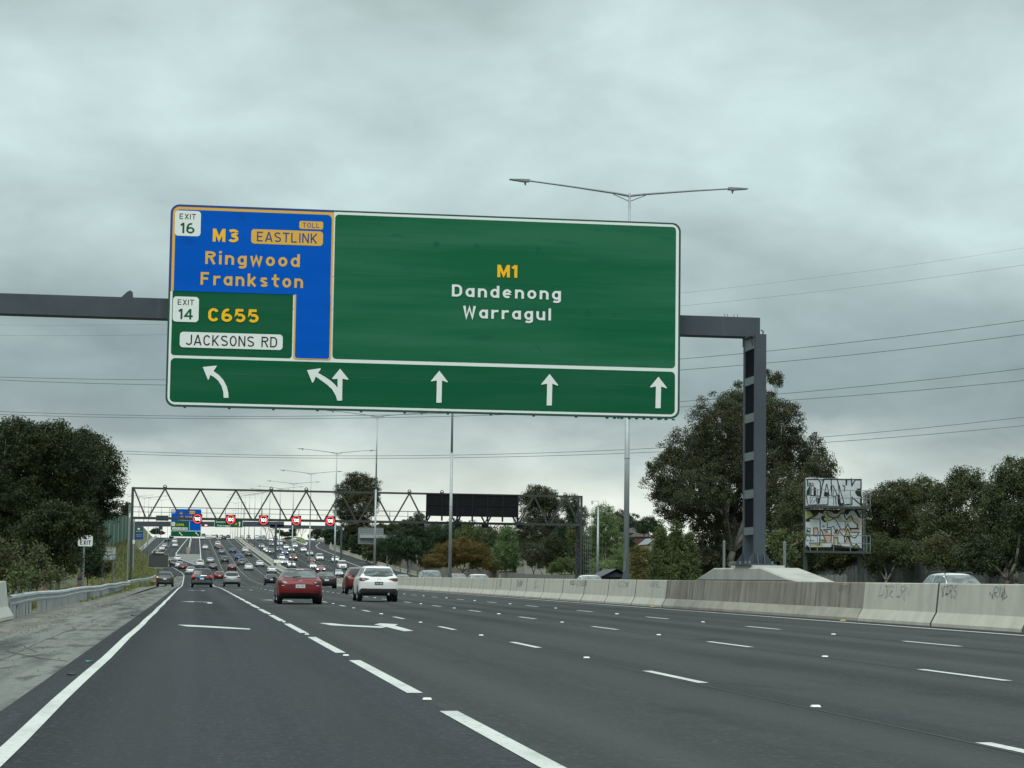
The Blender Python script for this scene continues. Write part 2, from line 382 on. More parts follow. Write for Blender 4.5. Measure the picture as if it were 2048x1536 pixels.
gpoly([(638,1246.5),(662,1246.8),(690,1250),(776,1254),(762,1256.5),(700,1253.2),(661,1251)])
gpoly([(748,1249.5),(760,1247),(796,1249),(790,1251.6),(827,1262.2),(808,1263.2),(775,1255)])
for v in paint.f: pass
pm = paint.build('lane_markings', PAINT, fix=False); setp(pm, kind='structure')
# rubber seam joints between lanes (thin sealed cracks)
seams = MB()
for X in (5.25, 8.8, 12.45):
    s = strip(None, lambda Y: X-.02+.03*math.sin(Y*.5), lambda Y: X+.015+.03*math.sin(Y*.5+.4), 8, 120, .003, None); seams.add(s.v, s.f)
setp(seams.build('road_seam', mat('sealed_joint', (.03,.035,.038), .8), fix=False), kind='structure')
# tar crack lines on the shoulder
ck = MB(); rnd = random.Random(5)
def crack(pts, w):
    for (xa, ya), (xb, yb) in zip(pts, pts[1:]):
        n = max(2, int(abs(yb-ya)/.8)+int(abs(xb-xa)/.4)); q = []
        for i in range(n+1):
            t = i/n; q.append((xa+(xb-xa)*t+rnd.uniform(-.02,.02), ya+(yb-ya)*t))
        for (a, b), (c, d) in zip(q, q[1:]):
            dx, dy = c-a, d-b; l = math.hypot(dx, dy) or 1; nx, ny = -dy/l*w/2, dx/l*w/2
            ck.add([(a-nx,b-ny,Hr(a,b)+.002),(a+nx,b+ny,Hr(a,b)+.002),(c+nx,d+ny,Hr(c,d)+.002),(c-nx,d-ny,Hr(c,d)+.002)],[(0,1,2,3)])
crack([(-2.45,15),(-2.5,40),(-2.4,80)], .012)
crack([(-2.75,33.5),(-2.62,32.3),(-2.3,31),(-2.0,29.9),(-1.58,28.9)], .035)
for k in range(9):
    y0 = 22+rnd.random()*60; x0 = -3.1+rnd.random()*.9
    crack([(x0,y0),(x0+rnd.uniform(-.15,.25),y0+rnd.uniform(1,3)),(x0+rnd.uniform(-.3,.4),y0+rnd.uniform(3,5))], rnd.uniform(.01,.03))
setp(ck.build('shoulder_cracks', mat('tar_crack', (.05,.056,.055), .9), fix=False), kind='structure')
strip('dirt_strip', lambda Y: 16.72+.05*math.sin(Y*.8)+.04*math.sin(Y*2.1), 17.12, -10, 372, .006, mat('road_grit', (.035,.036,.033), .95, noise=[(3,(.07,.068,.055),.5,.7,.7)], coords='World'), Hf=lambda X, Y: Hr(X, Y))
# hatched gore paving between the exit ramp and the main road
strip('gore_paving', lambda Y: interp(GOL, Y)+.2, lambda Y: interp([(494,0),(530,.95),(700,.95)], Y), 500, 604, .012,
      mat('gore_stone', (.20,.215,.20), .9, noise=[((1.2,.35,1),(.10,.11,.105),.42,.60,.9),(3,(.30,.31,.28),.52,.7,.6)], coords='World'), nx=1)
# island between opposite carriageway and its ramp
def island():
    a = [(770,37.4,37.9),(790,37.5,39.3),(815,37.6,40.6),(845,37.7,41.6),(880,37.6,42.2),(940,37.4,42.6),(1100,37.2,43.5)]
    for nm, ins, dz, m, y0 in (('traffic_island', 0, .15, CONCP, 770), ('grass_verge', .6, .22, None, 800)):
        L = [(y, l) for y, l, r in a]; Rr = [(y, r) for y, l, r in a]
        if m is None: m = mat('mown_grass', (.085,.12,.035), .95, noise=[(.6,(.13,.15,.05),.45,.65,.7)], coords='World')
        hump = (lambda X, Y: Hr(X, Y)+ (.9*sstep(800, 860, Y) if nm == 'grass_verge' else 0))
        strip(nm, lambda Y: interp(L, Y)+ins, lambda Y: interp(Rr, Y)-ins, y0, 1100, dz, m, nx=2, Hf=hump)
island()
# ------------------------------------------------------------------ barriers
BX = 17.38
PRB = [(-.31,0),(-.31,.09),(-.17,.34),(-.10,1.0),(-.085,1.02),(.085,1.02),(.10,1.0),(.17,.34),(.31,.09),(.31,0)]
SEG = 5.8
def barrier_mesh(L, name='barrier'):
    mb = MB(); nseg = max(1, int(L/2)); n = len(PRB)
    for j in range(nseg+1):
        for x, z in PRB: mb.v.append((x, -L/2+L*j/nseg, z))
    for j in range(nseg):
        for i in range(n-1): mb.f.append((j*n+i, j*n+i+1, (j+1)*n+i+1, (j+1)*n+i))
    mb.f.append(tuple(range(n))); mb.f.append(tuple(reversed(range(nseg*n, nseg*n+n))))
    me = mb.mesh(name); bm = bmesh.new(); bm.from_mesh(me); bmesh.ops.recalc_face_normals(bm, faces=bm.faces)
    ed = [e for e in bm.edges if abs(e.verts[0].co.y) > L/2-.01 and abs(e.verts[1].co.y) > L/2-.01 and (e.verts[0].co.y*e.verts[1].co.y > 0)]
    bmesh.ops.bevel(bm, geom=ed, offset=.025, segments=1, affect='EDGES'); bm.to_mesh(me); bm.free(); return me
bme = barrier_mesh(SEG-.07); bme.materials.append(CONC); bme.materials.append(mat('dirty_joint', (.075,.078,.07), .9))
for p_ in bme.polygons:
    if abs(p_.center.y) > (SEG-.07)/2-.03: p_.material_index = 1
GB = 'precast concrete barrier segments along the median'
joints = [55.5-SEG*k for k in range(0, 12)]     # toward the camera
tag_spots = {43.0:'large black scrawl near its far end', 49.0:'two dark spray tags near its top', 52.5:'faint purple scrawl'}
def pitch(Y): return math.atan((prof(Y+3)-prof(Y-3))/6)
segs = []
for k in range(6): segs.append(55.5-SEG*(k+.5))
yy = 79.7
while yy < 372: segs.append(yy+SEG/2); yy += SEG
segs.sort()
for i, Y in enumerate(segs):
    o = mkobj('barrier_segment', bme, None); o.location = (BX, Y, Hr(BX, Y)-.01); o.rotation_euler = (pitch(Y), 0, 0)
    if 40 < Y < 55:
        d = {0:'pale concrete median barrier segment, first to the right of the stained block', 1:'pale concrete median barrier segment, second to the right of the stained block', 2:'pale concrete median barrier segment at the right frame edge'}
        k = int((55.5-Y)//SEG); setp(o, d.get(k, d[2]), 'barrier', GB)
    elif Y <= 40: setp(o, 'pale concrete median barrier segment at the right frame edge', 'barrier', GB)
    elif Y < 160:
        k = int((Y-79.7)//SEG)+1
        setp(o, 'pale concrete median barrier segment, %s leftward of the stained block' % ['','first','second','third','fourth','fifth','sixth','seventh','eighth','ninth','tenth','eleventh','twelfth','thirteenth','fourteenth'][min(k,14)], 'barrier', GB)
    else: setp(o, 'one of the short far segments of the pale median barrier beyond the white car', 'barrier', GB)
# far barrier as one long run following the hill
def run_barrier(name, fx, y0, y1, hgt, label, m, group=None, step=5.8, z0=0):
    mb = MB(); n = len(PRB); ys = np.arange(y0, y1+.1, step)
    for Y in ys:
        for x, z in PRB: mb.v.append((fx(Y)+x, Y, Hr(fx(Y), Y)+z*hgt/1.02+z0))
    for j in range(len(ys)-1):
        for i in range(n-1): mb.f.append((j*n+i, j*n+i+1, (j+1)*n+i+1, (j+1)*n+i))
    mb.f.append(tuple(range(n))); mb.f.append(tuple(reversed(range((len(ys)-1)*n, len(ys)*n))))
    o = mb.build(name, m); setp(o, label, 'barrier', group); return o
run_barrier('median_barrier', lambda Y: BX-1.0*sstep(380, 900, Y), yy, 1240, 1.02, 'long pale concrete median barrier climbing the far hill', CONC)
run_barrier('ramp_barrier', lambda Y: -2.3, 628, 1200, .95, 'pale concrete barrier standing in the wedge between exit ramp and main road', CONCP)
run_barrier('ramp_side_barrier', lambda Y: -15.7-.7*sstep(583, 880, Y), 575, 905, .95, 'white concrete barrier along the left side of the exit ramp', CONCP)
run_barrier('left_block_barrier', lambda Y: -4.80, -10, 56.3, .93, 'white concrete barrier end at the left frame edge where the guardrail begins', CONCP, step=1.7)
wl = run_barrier('ramp_wall', lambda Y: opp_right(Y)+.2, 420, 900, .8, 'low tan concrete wall beside the right hand ramp', mat('tan_concrete', (.33,.31,.26), .9))
# stained cast block with gantry footing
def stained():
    L = 79.7-55.5-.06; yc = (79.7+55.5)/2
    me = barrier_mesh(L, 'stained_block'); me.materials.append(CONCST); me.materials.append(mat('splashed_concrete', (.38,.365,.315), .9, noise=[((1.2,1.2,1.5),(.27,.26,.22),.42,.65,.8)], coords='World'))
    for p_ in me.polygons:
        if p_.center.z < .3 and abs(p_.center.y) < L/2-.05: p_.material_index = 1
    o = mkobj('stained_block', me, CONCST); o.location = (BX, yc, Hr(BX, yc)-.008)
    setp(o, 'brown streaked cast concrete barrier block under the gantry footing', 'barrier')
    mb = MB(); z = Hr(BX, 66)+1.012; x0, x1 = 17.30, 18.55
    prof2 = [(62.3,0),(66.3,.42),(72.6,.42),(75.4,0)]
    mb.prism(prof2, 'yz', x0, x1)
    bm = bmesh.new(); me = mb.mesh('footing'); bm.from_mesh(me); bmesh.ops.recalc_face_normals(bm, faces=bm.faces)
    bmesh.ops.bevel(bm, geom=[e for e in bm.edges if e.calc_face_angle(0) > .3], offset=.04, segments=1, affect='EDGES'); bm.to_mesh(me); bm.free()
    f = mkobj('gantry_footing', me, mat('footing_concrete', (.43,.44,.40), .85, noise=[((1.2,1.2,.3),(.30,.30,.27),.45,.66,.7),(7.0,(.36,.37,.34),.5,.7,.4)], coords='World')); f.location = (0,0,z)
    setp(f, 'pale concrete footing with sloped ends carrying the gantry column', 'footing')
    mb = MB().box((17.36,67.5,z+.42),(18.4,70.3,z+.50)); mb.build('plinth', CONCP, f).location = (0,0,-z)
    # wide support below the footing on the far side of the barrier
    mb = MB().box((17.45,60.5,-.1-z),(18.5,75.0,.0)); mb.build('base', CONCST, f)
    return z+.50
ZCOL = stained()
# paint scrawl on the barrier faces : narrow ribbons 4 mm proud of the concrete
def face_x(z): # barrier face x offset at height z
    for (xa, za), (xb, zb) in zip(PRB, PRB[1:]):
        if za <= z <= zb and zb > za: return xa+(xb-xa)*(z-za)/(zb-za)
    return -.1
def scrawl(Y0, Y1, z0, z1, seed, m, n=5, w=.022):
    r = random.Random(seed); mb = MB()
    for k in range(n):
        cy = Y0+(Y1-Y0)*(k+.5)/n; dy = (Y1-Y0)/n*.62; pts = []
        kind = r.choice('ONELSZRV')
        base = {'O':[(0,.5),(.3,1),(.8,.9),(1,.4),(.6,0),(.2,.1),(0,.5)],'N':[(0,0),(.1,1),(.8,0),(1,1)],'E':[(1,1),(.1,.9),(.15,.5),(.8,.5),(.1,.45),(0,0),(1,.05)],
                'L':[(.2,1.1),(.1,0),(1,.1)],'S':[(1,1),(.2,.9),(.3,.55),(.9,.4),(.7,0),(0,.1)],'Z':[(0,1),(1,.95),(.1,0),(1.1,.1)],'R':[(0,-.1),(.1,1),(.9,.9),(.7,.5),(.1,.5),(1,-.1)],'V':[(0,1),(.5,0),(1,1.1)]}[kind]
        if r.random() < .6: base = base+[(r.uniform(-.2,1.2), r.uniform(-.3,1.1)), (r.uniform(-.2,1.2), r.uniform(-.2,1.1))]
        for a, b in base:
            pts.append((cy-dy/2+dy*(1-a)*1.25+r.uniform(-.16,.16)*dy, z0+(z1-z0)*(b*.9+r.uniform(-.16,.12)+(-.35 if r.random() < .12 else 0))))
        for (a, b), (c, d) in zip(pts, pts[1:]):
            dx, dz = c-a, d-b; l = math.hypot(dx, dz) or 1; nx, nz = -dz/l*w/2, dx/l*w/2
            q = [(a-nx,b-nz),(a+nx,b+nz),(c+nx,d+nz),(c-nx,d-nz)]
            mb.add([(BX+face_x(zz)-.005, y_, Hr(BX, y_)+zz) for y_, zz in q], [(0,1,2,3)])
    return mb
INK = mat('faded_purple_paint', (.10,.08,.13), .8); INKD = mat('dark_spray_paint', (.05,.05,.07), .8)
lab = iter(['dark looping spray scrawl near the right frame edge','dark spray scrawl on the second pale segment','long faint purple scrawl just right of the stained block','small purple scrawl near the right end of the stained block',
  'faint scrawl just left of the stained block','smudged dark scrawl above the lamp pole base side','faint purple tag left of the lamp pole','narrow dark tag in the middle distance','thin dark tag on the far barrier','wide purple tag below the roadside leg'])
for Y0, Y1, z0, z1, sd_, n_, w_, m_ in ((45.2,46.3,.72,.97,3,4,.012,INKD),(48.4,49.5,.74,.97,5,4,.012,INKD),(51.6,54.2,.70,.97,9,6,.009,INK),(56.6,57.8,.78,.96,12,4,.010,INK),(80.8,83.0,.76,.97,15,5,.012,INK),
                                   (87,89.3,.74,.96,18,5,.014,INK),(96.5,101,.74,.95,21,7,.018,INKD),(116,118.2,.66,.97,22,4,.03,INKD),(124,125.2,.6,.97,23,3,.03,INKD),(110.5,111.8,.6,.95,26,3,.022,INK)):
    a, b = min(Y0,Y1), max(Y0,Y1)
    setp(scrawl(a, b, z0, z1, sd_, m_, n_, w_).build('graffiti_tag', m_, fix=False), next(lab)+' of the median barrier', 'graffiti', 'spray tags on the median barrier')
tags = [o for o in COL.objects if o.name.startswith('graffiti_tag')]
for o, t in zip(tags, ['dark looping spray scrawl nearest the right frame edge','dark spray scrawl on the barrier segment under the white roofed car','long faint purple scrawl just right of the stained block','small purple scrawl near the right end of the stained block',
    'faint purple scrawl on the segment just left of the stained block','purple scrawl just left of the big lamp pole base','wide row of dark letters scrawled below the right truss leg','dense dark tag near the barrier middle','narrow dark tag on the far barrier, left of the dense one','pale grey tag between the dense tag and the row of letters']): o['label'] = t
# raised pavement markers
def marker():
    mb = MB(); a, b, c = .055, .05, .022
    mb.add([(-a,-b,0),(a,-b,0),(a,b,0),(-a,b,0),(-a*.8,-b*.5,c),(a*.8,-b*.5,c),(a*.8,b*.5,c),(-a*.8,b*.5,c)],[(4,5,6,7),(0,1,5,4),(1,2,6,5),(2,3,7,6),(3,0,4,7)])
    return mb
mk = marker().mesh('marker'); mk.materials.append(WHITEP)
def put_markers(X, y0, per, ymax, lab):
    y = y0
    while y < ymax:
        o = mkobj('pavement_marker', mk, None); s = .74 if y < 60 else .95; o.scale = (s,s,s); o.location = (X, y, Hr(X, y)+.004)
        setp(o, lab, 'road marker', 'white raised markers on the lane lines'); y += per
put_markers(2.1, 19.9, 10.9, 125, 'white raised marker in the thick dashed line beside the left lane')
put_markers(5.35, 18.6, 11.3, 160, 'white raised marker on the second lane line')
put_markers(8.85, 19+.0, 11.3, 160, 'white raised marker on the middle lane line')
put_markers(12.5, 30.9, 11.3, 160, 'white raised marker on the lane line nearest the median')
mky = mat('yellow_plastic', (.55,.42,.08), .5)
for px, py in ((1686,1241.8),(1304,1213.5)):
    p = ground_at(px, py); o = mkobj('yellow_marker', mk.copy(), None); o.data.materials[0] = mky; o.location = (p.x, p.y, Hr(p.x, p.y)+.004); o.scale = (1.2,1.2,1.2)
    setp(o, 'yellow raised marker by the median edge line, %s' % ('under the stained block right end' if px > 1500 else 'left of the stained block'), 'road marker', 'yellow markers along the median')
# litter
def scrap(px, py, w, col, lab, nm):
    p = ground_at(px, py); mb = MB(); r = random.Random(int(px)); k = 7
    vs = [(w*(.5+.2*r.random())*math.cos(t*2*math.pi/k), .12*math.sin(t*2*math.pi/k), .008+.015*r.random()) for t in range(k)]+[(0,0,.022)]+[(w*.5*math.cos(t*2*math.pi/k), .11*math.sin(t*2*math.pi/k), 0) for t in range(k)]
    mb.add(vs, [(t,(t+1)%k,k) for t in range(k)]+[(k+1+t,k+1+(t+1)%k,(t+1)%k,t) for t in range(k)])
    o = mb.build('litter', mat(nm, col, .6)); o.location = (p.x, p.y, Hr(p.x, p.y)); setp(o, lab, 'litter')
scrap(178, 1324.5, .085, (.06,.28,.21), 'scrap of teal plastic lying on the shoulder beside the edge line', 'teal_plastic')
scrap(142, 1350, .09, (.02,.02,.025), 'black rubber scrap lying on the shoulder', 'black_scrap')
scrap(265, 1231.5, .09, (.03,.03,.03), 'tiny dark stone on the old asphalt shoulder', 'dark_scrap')

# crash cushion at the head of the ramp barrier
def cushion():
    Y0 = 612; X = -2.3; z = Hr(X, Y0); r = empty('crash_cushion', (X, Y0, z), 0, 'pale battered crash cushion heading the concrete barrier between ramp and main road', 'crash cushion')
    for k in range(5):
        h = 1.0+.12*k; w = .42+.05*k; MB().box((-w,k*2.6,prof(Y0+k*2.6)-prof(Y0)),(w,k*2.6+2.2,h+prof(Y0+k*2.6)-prof(Y0))).build('bay', mat('cushion_tan', (.40,.37,.30), .8, noise=[(2,(.22,.20,.16),.45,.6,.8)]), r)
cushion()

def grit():
    rng = np.random.default_rng(9); n = 2600
    Y = 12+rng.random(n)**1.6*110; X = -3.35+np.where(rng.random(n) < .7, rng.normal(0,.22,n), rng.uniform(-.6,1.6,n)); s_ = rng.uniform(.005,.017,n)*(1+Y/110)
    z = np.array([Hr(a,b) for a,b in zip(X,Y)])+.0; z = np.where(X < -3.6, z-.02, z); B_ = np.stack([X,Y,z],1); a = rng.uniform(0,6.28,n)
    c = [np.stack([np.cos(a+k*2.1)*s_*rng.uniform(.6,1.2,n), np.sin(a+k*2.1)*s_*rng.uniform(.6,1.2,n), np.zeros(n)],1) for k in range(3)]; top = np.stack([np.zeros(n),np.zeros(n),s_*.9],1)
    V = np.stack([B_+c[0],B_+c[1],B_+c[2],B_+top],1).reshape(-1,3); i = np.arange(n)*4
    F_ = np.concatenate([np.stack([i,i+1,i+3],1),np.stack([i+1,i+2,i+3],1),np.stack([i+2,i,i+3],1)])
    me = fast_mesh('grit',V,F_); me.materials.append(mat('loose_grit',(.10,.10,.085),.9,noise=[(3,(.28,.28,.25),.5,.6,.8)],coords='World')); o = bpy.data.objects.new('gravel',me); COL.objects.link(o); setp(o,'loose grit and stones along the gutter of the shoulder','gravel',kind='stuff')
grit()
# ------------------------------------------------------------------ flat sign work
def arc(cx, cy, rx, ry, a0, a1, n=10): return [(cx+rx*math.cos(RAD(a0+(a1-a0)*i/n)), cy+ry*math.sin(RAD(a0+(a1-a0)*i/n))) for i in range(n+1)]
def glyph(c, t):
    """road sign capitals: strokes as centre lines in a box 1 high; returns strokes and the ink width"""
    a = t/2; T = 1-a; w = .66+t*.25; R = w-a; m = w/2; q = (w-t)/2; xh = .74; X = xh-a; lw = .58+t*.25; lR = lw-a; lq = (lw-t)/2; lm = lw/2; lr = (xh-t)/2; lc = xh/2
    g = {
     'E':([[(R-.03,T),(a,T),(a,a),(R-.03,a)],[(a,.51),(R-.09,.51)]],w-.03),'F':([[(R-.03,T),(a,T),(a,0)],[(a,.5),(R-.09,.5)]],w-.03),'L':([[(a,1),(a,a),(R-.04,a)]],w-.04),
     'T':([[(0,T),(w,T)],[(m,T),(m,0)]],w),'I':([[(a,0),(a,1)]],t),'H':([[(a,0),(a,1)],[(R,0),(R,1)],[(a,.5),(R,.5)]],w),
     'X':([[(a*1.1,0),(R-a*.1,1)],[(a*1.1,1),(R-a*.1,0)]],w),'K':([[(a,0),(a,1)],[(a,.34),(R-a*.2,1)],[(a+.20*w,.52),(R,0)]],w),'Z':([[(0,T),(R,T),(a,a),(w,a)]],w),
     'A':([[(a*.9,0),(m+.04,1),(m+.04,1)],[(m+.04,1),(w+.08-a*.9,0)],[(.20*w,.27),(w+.08-.20*w,.27)]],w+.08),
     'M':([[(a,0),(a,1)],[(a+.02,.96),(w*.58,.2),(w*1.16-a-.02,.96)],[(w*1.16-a,1),(w*1.16-a,0)]],w*1.16),'N':([[(a,0),(a,1)],[(a+.01,.97),(R-.01,.03)],[(R,1),(R,0)]],w),
     'W':([[(a,1),(w*.34,a*.5),(w*.64,.85),(w*.94,a*.5),(w*1.28-a,1)]],w*1.28),
     'O':([arc(m,.5,q,.5-a,90,450,28)],w),'0':([arc(m*.92,.5,q*.92,.5-a,90,450,28)],w*.92),
     'C':([arc(m,.62,q,.38-a,25,180,10)+arc(m,.38,q,.38-a,180,335,10)],w),
     'D':([[(a,a),(m*.9,a)]+arc(m*.9,.36,R-m*.9,.36-a,-90,0,6)+arc(m*.9,.64,R-m*.9,.36-a,0,90,6)+[(a,T),(a,0)]],w),
     'J':([[(R-.06,1),(R-.06,.3)]+arc((R-.06+a)/2,.28,(R-.06-a)/2,.28-a,0,-165,9)],w-.06),
     'P':([[(a,0),(a,T),(m,T)]+arc(m,.74,R-m,.26-a,90,-90,9)+[(a,.48+a)]],w),'R':([[(a,0),(a,T),(m,T)]+arc(m,.75,R-m,.25-a,90,-90,9)+[(a,.5+a)],[(m-.02,.5+a),(R+.01,0)]],w),
     'B':([[(a,a),(a,T),(m,T)]+arc(m,.76,R-m-.02,.24-a,90,-90,8)+[(a,.52+a)],[(m,.52+a)]+arc(m,.27+a/2,R-m,.27-a/2,90,-90,8)+[(0,a)]],w),
     'S':([arc(m,.74,q,.26-a,30,180,9)+arc(m,.74,q,.26-a+.02,190,250,4)[1:]+arc(m,.27,q,.27-a,75,0,5)+arc(m,.27,q,.27-a,-10,-150,9)],w),
     '1':([[(w*.34,0),(w*.34,1)],[(w*.34,.97),(w*.02,.74)]],w*.34+a),'4':([[(w*.70,0),(w*.70,1)],[(w*.69,.97),(a*.7,.30),(w,.30)]],w),
     '3':([arc(m*.95,.75,q,.25-a,150,-85,10)+[(m*.7,.51)],[(m*.7,.51)]+arc(m*.95,.28,q,.28-a,80,-150,11)],w),'7':([[(0,T),(R,T),(w*.36,0)]],w),'2':([arc(m,.70,q,.30-a,170,-10,9)+[(a,a),(w,a)]],w),
     '5':([[(R-.05,T),(a+.04,T),(a,.50)]+arc(m,.33,q,.33-a,125,-150,14)],w),'6':([arc(m,.31,q,.31-a,90,450,22),[(a,.36)]+arc(m+.03,.45,q+.03,.55-a,172,70,8)],w),'8':([arc(m,.75,q*.9,.25-a,90,450,18),arc(m,.28,q,.28-a,90,450,18)],w),
     'a':([[(lR,0),(lR,xh)],arc(lm,lc,lq,lr,0,360,20)],lw),'d':([[(lR,0),(lR,1)],arc(lm,lc,lq,lr,0,360,20)],lw),'o':([arc(lm,lc,lq,lr,0,360,22)],lw),
     'e':([[(a,lc),(lR,lc)]+arc(lm,lc,lq,lr,0,310,18)],lw),'n':([[(a,0),(a,xh)],[(a,X-lr*.7)]+arc(lm,X-lq,lq,lq,180,0,10)+[(lR,0)]],lw),'u':([[(lR,0),(lR,xh)],[(a,xh)]+arc(lm,a+lq,lq,lq,180,360,10)],lw),
     'r':([[(a,0),(a,xh)],[(a,X-lr*.8)]+arc(lm+.03,X-lq,lq+.03,lq,170,80,6)+[(lw*.80,X)]],lw*.80),'i':([[(a,0),(a,xh)],[(a,.86),(a,.86+t)]],t),'l':([[(a,0),(a,1)]],t),
     'g':([[(lR,xh),(lR,-.05)]+arc(lm,-.05,lq,.22-a,0,-150,9),arc(lm,lc,lq,lr,0,360,20)],lw),'w':([[(a*.9,xh),(lw*.36,a*.5),(lw*.68,xh-.06),(lw,a*.5),(lw*1.36-a*.9,xh)]],lw*1.36),
     'k':([[(a,0),(a,1)],[(a,.24),(lR,xh)],[(a+.16,.38),(lR+.02,0)]],lw),'t':([[(.16+a,1),(.16+a,.28)]+arc(.16+a+.16,.26,.16,.26-a,180,300,6),[(0,X),(.46+a,X)]],.46+a),
     's':([arc(lm,xh*.73,lq*.95,xh*.27-a,25,180,8)+arc(lm,xh*.73,lq*.9,xh*.27-a,190,245,3)[1:]+arc(lm,xh*.27,lq*.95,xh*.27-a,70,0,4)+arc(lm,xh*.27,lq*.95,xh*.27-a,-12,-150,8)],lw),
    }
    return g[c]
def ribbon(pts, t):
    P = [Vector(p) for p in pts]; Q = [P[0]]
    for p in P[1:]:
        if (p-Q[-1]).length > 1e-4: Q.append(p)
    closed = (Q[0]-Q[-1]).length < 1e-3
    if closed: Q = Q[:-1]
    n = len(Q); L, Rr = [], []
    for i in range(n):
        d0 = (Q[i]-Q[i-1]).normalized() if (i > 0 or closed) else None; d1 = (Q[(i+1)%n]-Q[i]).normalized() if (i < n-1 or closed) else None
        d = ((d0 or d1)+(d1 or d0)); d = d.normalized() if d.length > 1e-5 else (d0 or d1)
        nn = Vector((-d.y, d.x)); k = 1.0
        if d0 is not None and d1 is not None: k = 1/max(.42, nn.dot(Vector((-d0.y, d0.x))))
        L.append(Q[i]+nn*t/2*k); Rr.append(Q[i]-nn*t/2*k)
    vs = L+Rr; fs = [(i, (i+1)%n, n+(i+1)%n, n+i) for i in range(n if closed else n-1)]
    return vs, fs
def text_on(mb, s, cx, cz, w, h, y, bold=.02, space=1.0):
    """bold = stroke weight code, space = letter spacing; fitted so the ink is w wide and a capital h tall"""
    t = .125+bold*1.6; gap = (.13+.30*(space-1))+.02; x = 0; items = []
    for c in s:
        if c == ' ': x += .38+gap; continue
        st, gw = glyph(c, t); items.append((x, st)); x += gw+gap
    tot = x-gap; kx = w/tot
    for x0, st in items:
        key = (repr(st), t)
        if key not in GCACHE:
            V, F_ = [], []
            for pl in st:
                vs, fs = ribbon(pl, t); n = len(V); V += [Vector((v.x, v.y)) for v in vs]; F_ += [tuple(i+n for i in f) for f in fs]
            r = delaunay_2d_cdt(V, [], F_, 0, 1e-4)
            def covered(c):
                for f in F_:
                    n_, sg, ok = len(f), 0, True
                    for i in range(n_):
                        a_, b_ = V[f[i]], V[f[(i+1)%n_]]; cr_ = (b_.x-a_.x)*(c.y-a_.y)-(b_.y-a_.y)*(c.x-a_.x)
                        if abs(cr_) < 1e-9: continue
                        if sg == 0: sg = 1 if cr_ > 0 else -1
                        elif (cr_ > 0) != (sg > 0): ok = False; break
                    if ok: return True
                return False
            GCACHE[key] = ([tuple(v) for v in r[0]], [tuple(f) for f in r[2] if covered(sum((r[0][i] for i in f), Vector((0,0)))/len(f))])
        vs, fs = GCACHE[key]
        mb.add([(cx+(v[0]+x0-tot/2)*kx, y, cz+(v[1]-.5)*h) for v in vs], fs)
GCACHE = {}
def rrect(x0, z0, x1, z1, r, n=6):
    p = []
    for cx, cz, a in ((x1-r,z1-r,0),(x0+r,z1-r,90),(x0+r,z0+r,180),(x1-r,z0+r,270)):
        for i in range(n+1):
            t = RAD(a+90*i/n); p.append((cx+r*math.cos(t), cz+r*math.sin(t)))
    return p
def flat(mb, poly, y):
    tris = tessellate_polygon([[Vector((a, b, 0)) for a, b in poly]]); mb.add([(a, y, b) for a, b in poly], [tuple(t) for t in tris]); return mb
SGREEN = mat('sign_green', (.008,.128,.055), .6, spec=.1, noise=[((.10,1,1.5),(.034,.175,.095),.40,.62,.75),((.06,1,7),(.006,.085,.038),.58,.68,.35),((.8,1,5),(.012,.105,.055),.60,.72,.6),(1.6,(.010,.09,.05),.66,.74,.7)])
SGREEN2 = mat('sign_green_deep', (.005,.108,.046), .6, spec=.1, noise=[((.12,1,1.8),(.018,.13,.065),.45,.65,.7),((1.0,1,6),(.008,.085,.045),.62,.72,.5)])
SBLUE = mat('sign_blue', (.0,.105,.56), .6, spec=.06, noise=[((.15,1,2.0),(.002,.115,.62),.4,.65,.7),(1.4,(.004,.08,.42),.62,.72,.6)])
SWHITE = mat('sign_white', (.82,.88,.85), .45)
SAMBER = mat('sign_amber_border', (.80,.47,.08), .5, spec=.2)
SYEL = mat('sign_route_yellow', (1.0,.56,.02), .5, spec=.2)
SBLK = mat('sign_black', (.012,.012,.016), .5)
SDBL = mat('sign_letter_blue', (.02,.05,.26), .5)
ALU = mat('sign_aluminium', (.30,.33,.33), .5, .4)
def W(px, py, Y):
    p = onY(px, py, Y); return p.x, p.z
def wsize(px, py, w, h, Y):
    a = onY(px-w/2, py, Y); b = onY(px+w/2, py, Y); c = onY(px, py-h/2, Y); d = onY(px, py+h/2, Y); return b.x-a.x, c.z-d.z
class Sign:
    """a sign facing the camera's road; everything laid in front of y = Y in 4 mm sheets"""
    def __init__(s, root, Y): s.root, s.Y = root, Y
    def corners(s, tl, tr, br, bl):
        P = [W(*q, s.Y) for q in (tl, tr, br, bl)]
        return (P[0][0]+P[3][0])/2, (P[2][1]+P[3][1])/2, (P[1][0]+P[2][0])/2, (P[0][1]+P[1][1])/2
    def panel(s, name, rc, r, lvl, m, parent=None):
        mb = MB(); flat(mb, rrect(*rc, r), s.Y-.004*lvl-.0); o = mb.build(name, m, parent or s.root, fix=False)
        s.rel(o); return o
    def rel(s, o):
        o.data.transform(Matrix.Translation(-s.root.location)) ; o.location = (0,0,0)
        par = o.parent
        if par is not s.root and par is not None: o.matrix_parent_inverse = Matrix.Identity(4)
    def text(s, items, name, m, lvl, parent=None):
        mb = MB()
        for (t, px, py, w, h, bold, sp) in items:
            cx, cz = W(px, py, s.Y); ww, hh = wsize(px, py, w, h, s.Y); text_on(mb, t, cx, cz, ww, hh, s.Y-.004*lvl, bold, sp)
        o = mb.build(name, m, parent or s.root, fix=False); s.rel(o); return o
    def poly(s, name, polys, m, lvl, parent=None):
        mb = MB()
        for p in polys: flat(mb, [W(*q, s.Y) for q in p], s.Y-.004*lvl)
        o = mb.build(name, m, parent or s.root, fix=False); s.rel(o); return o
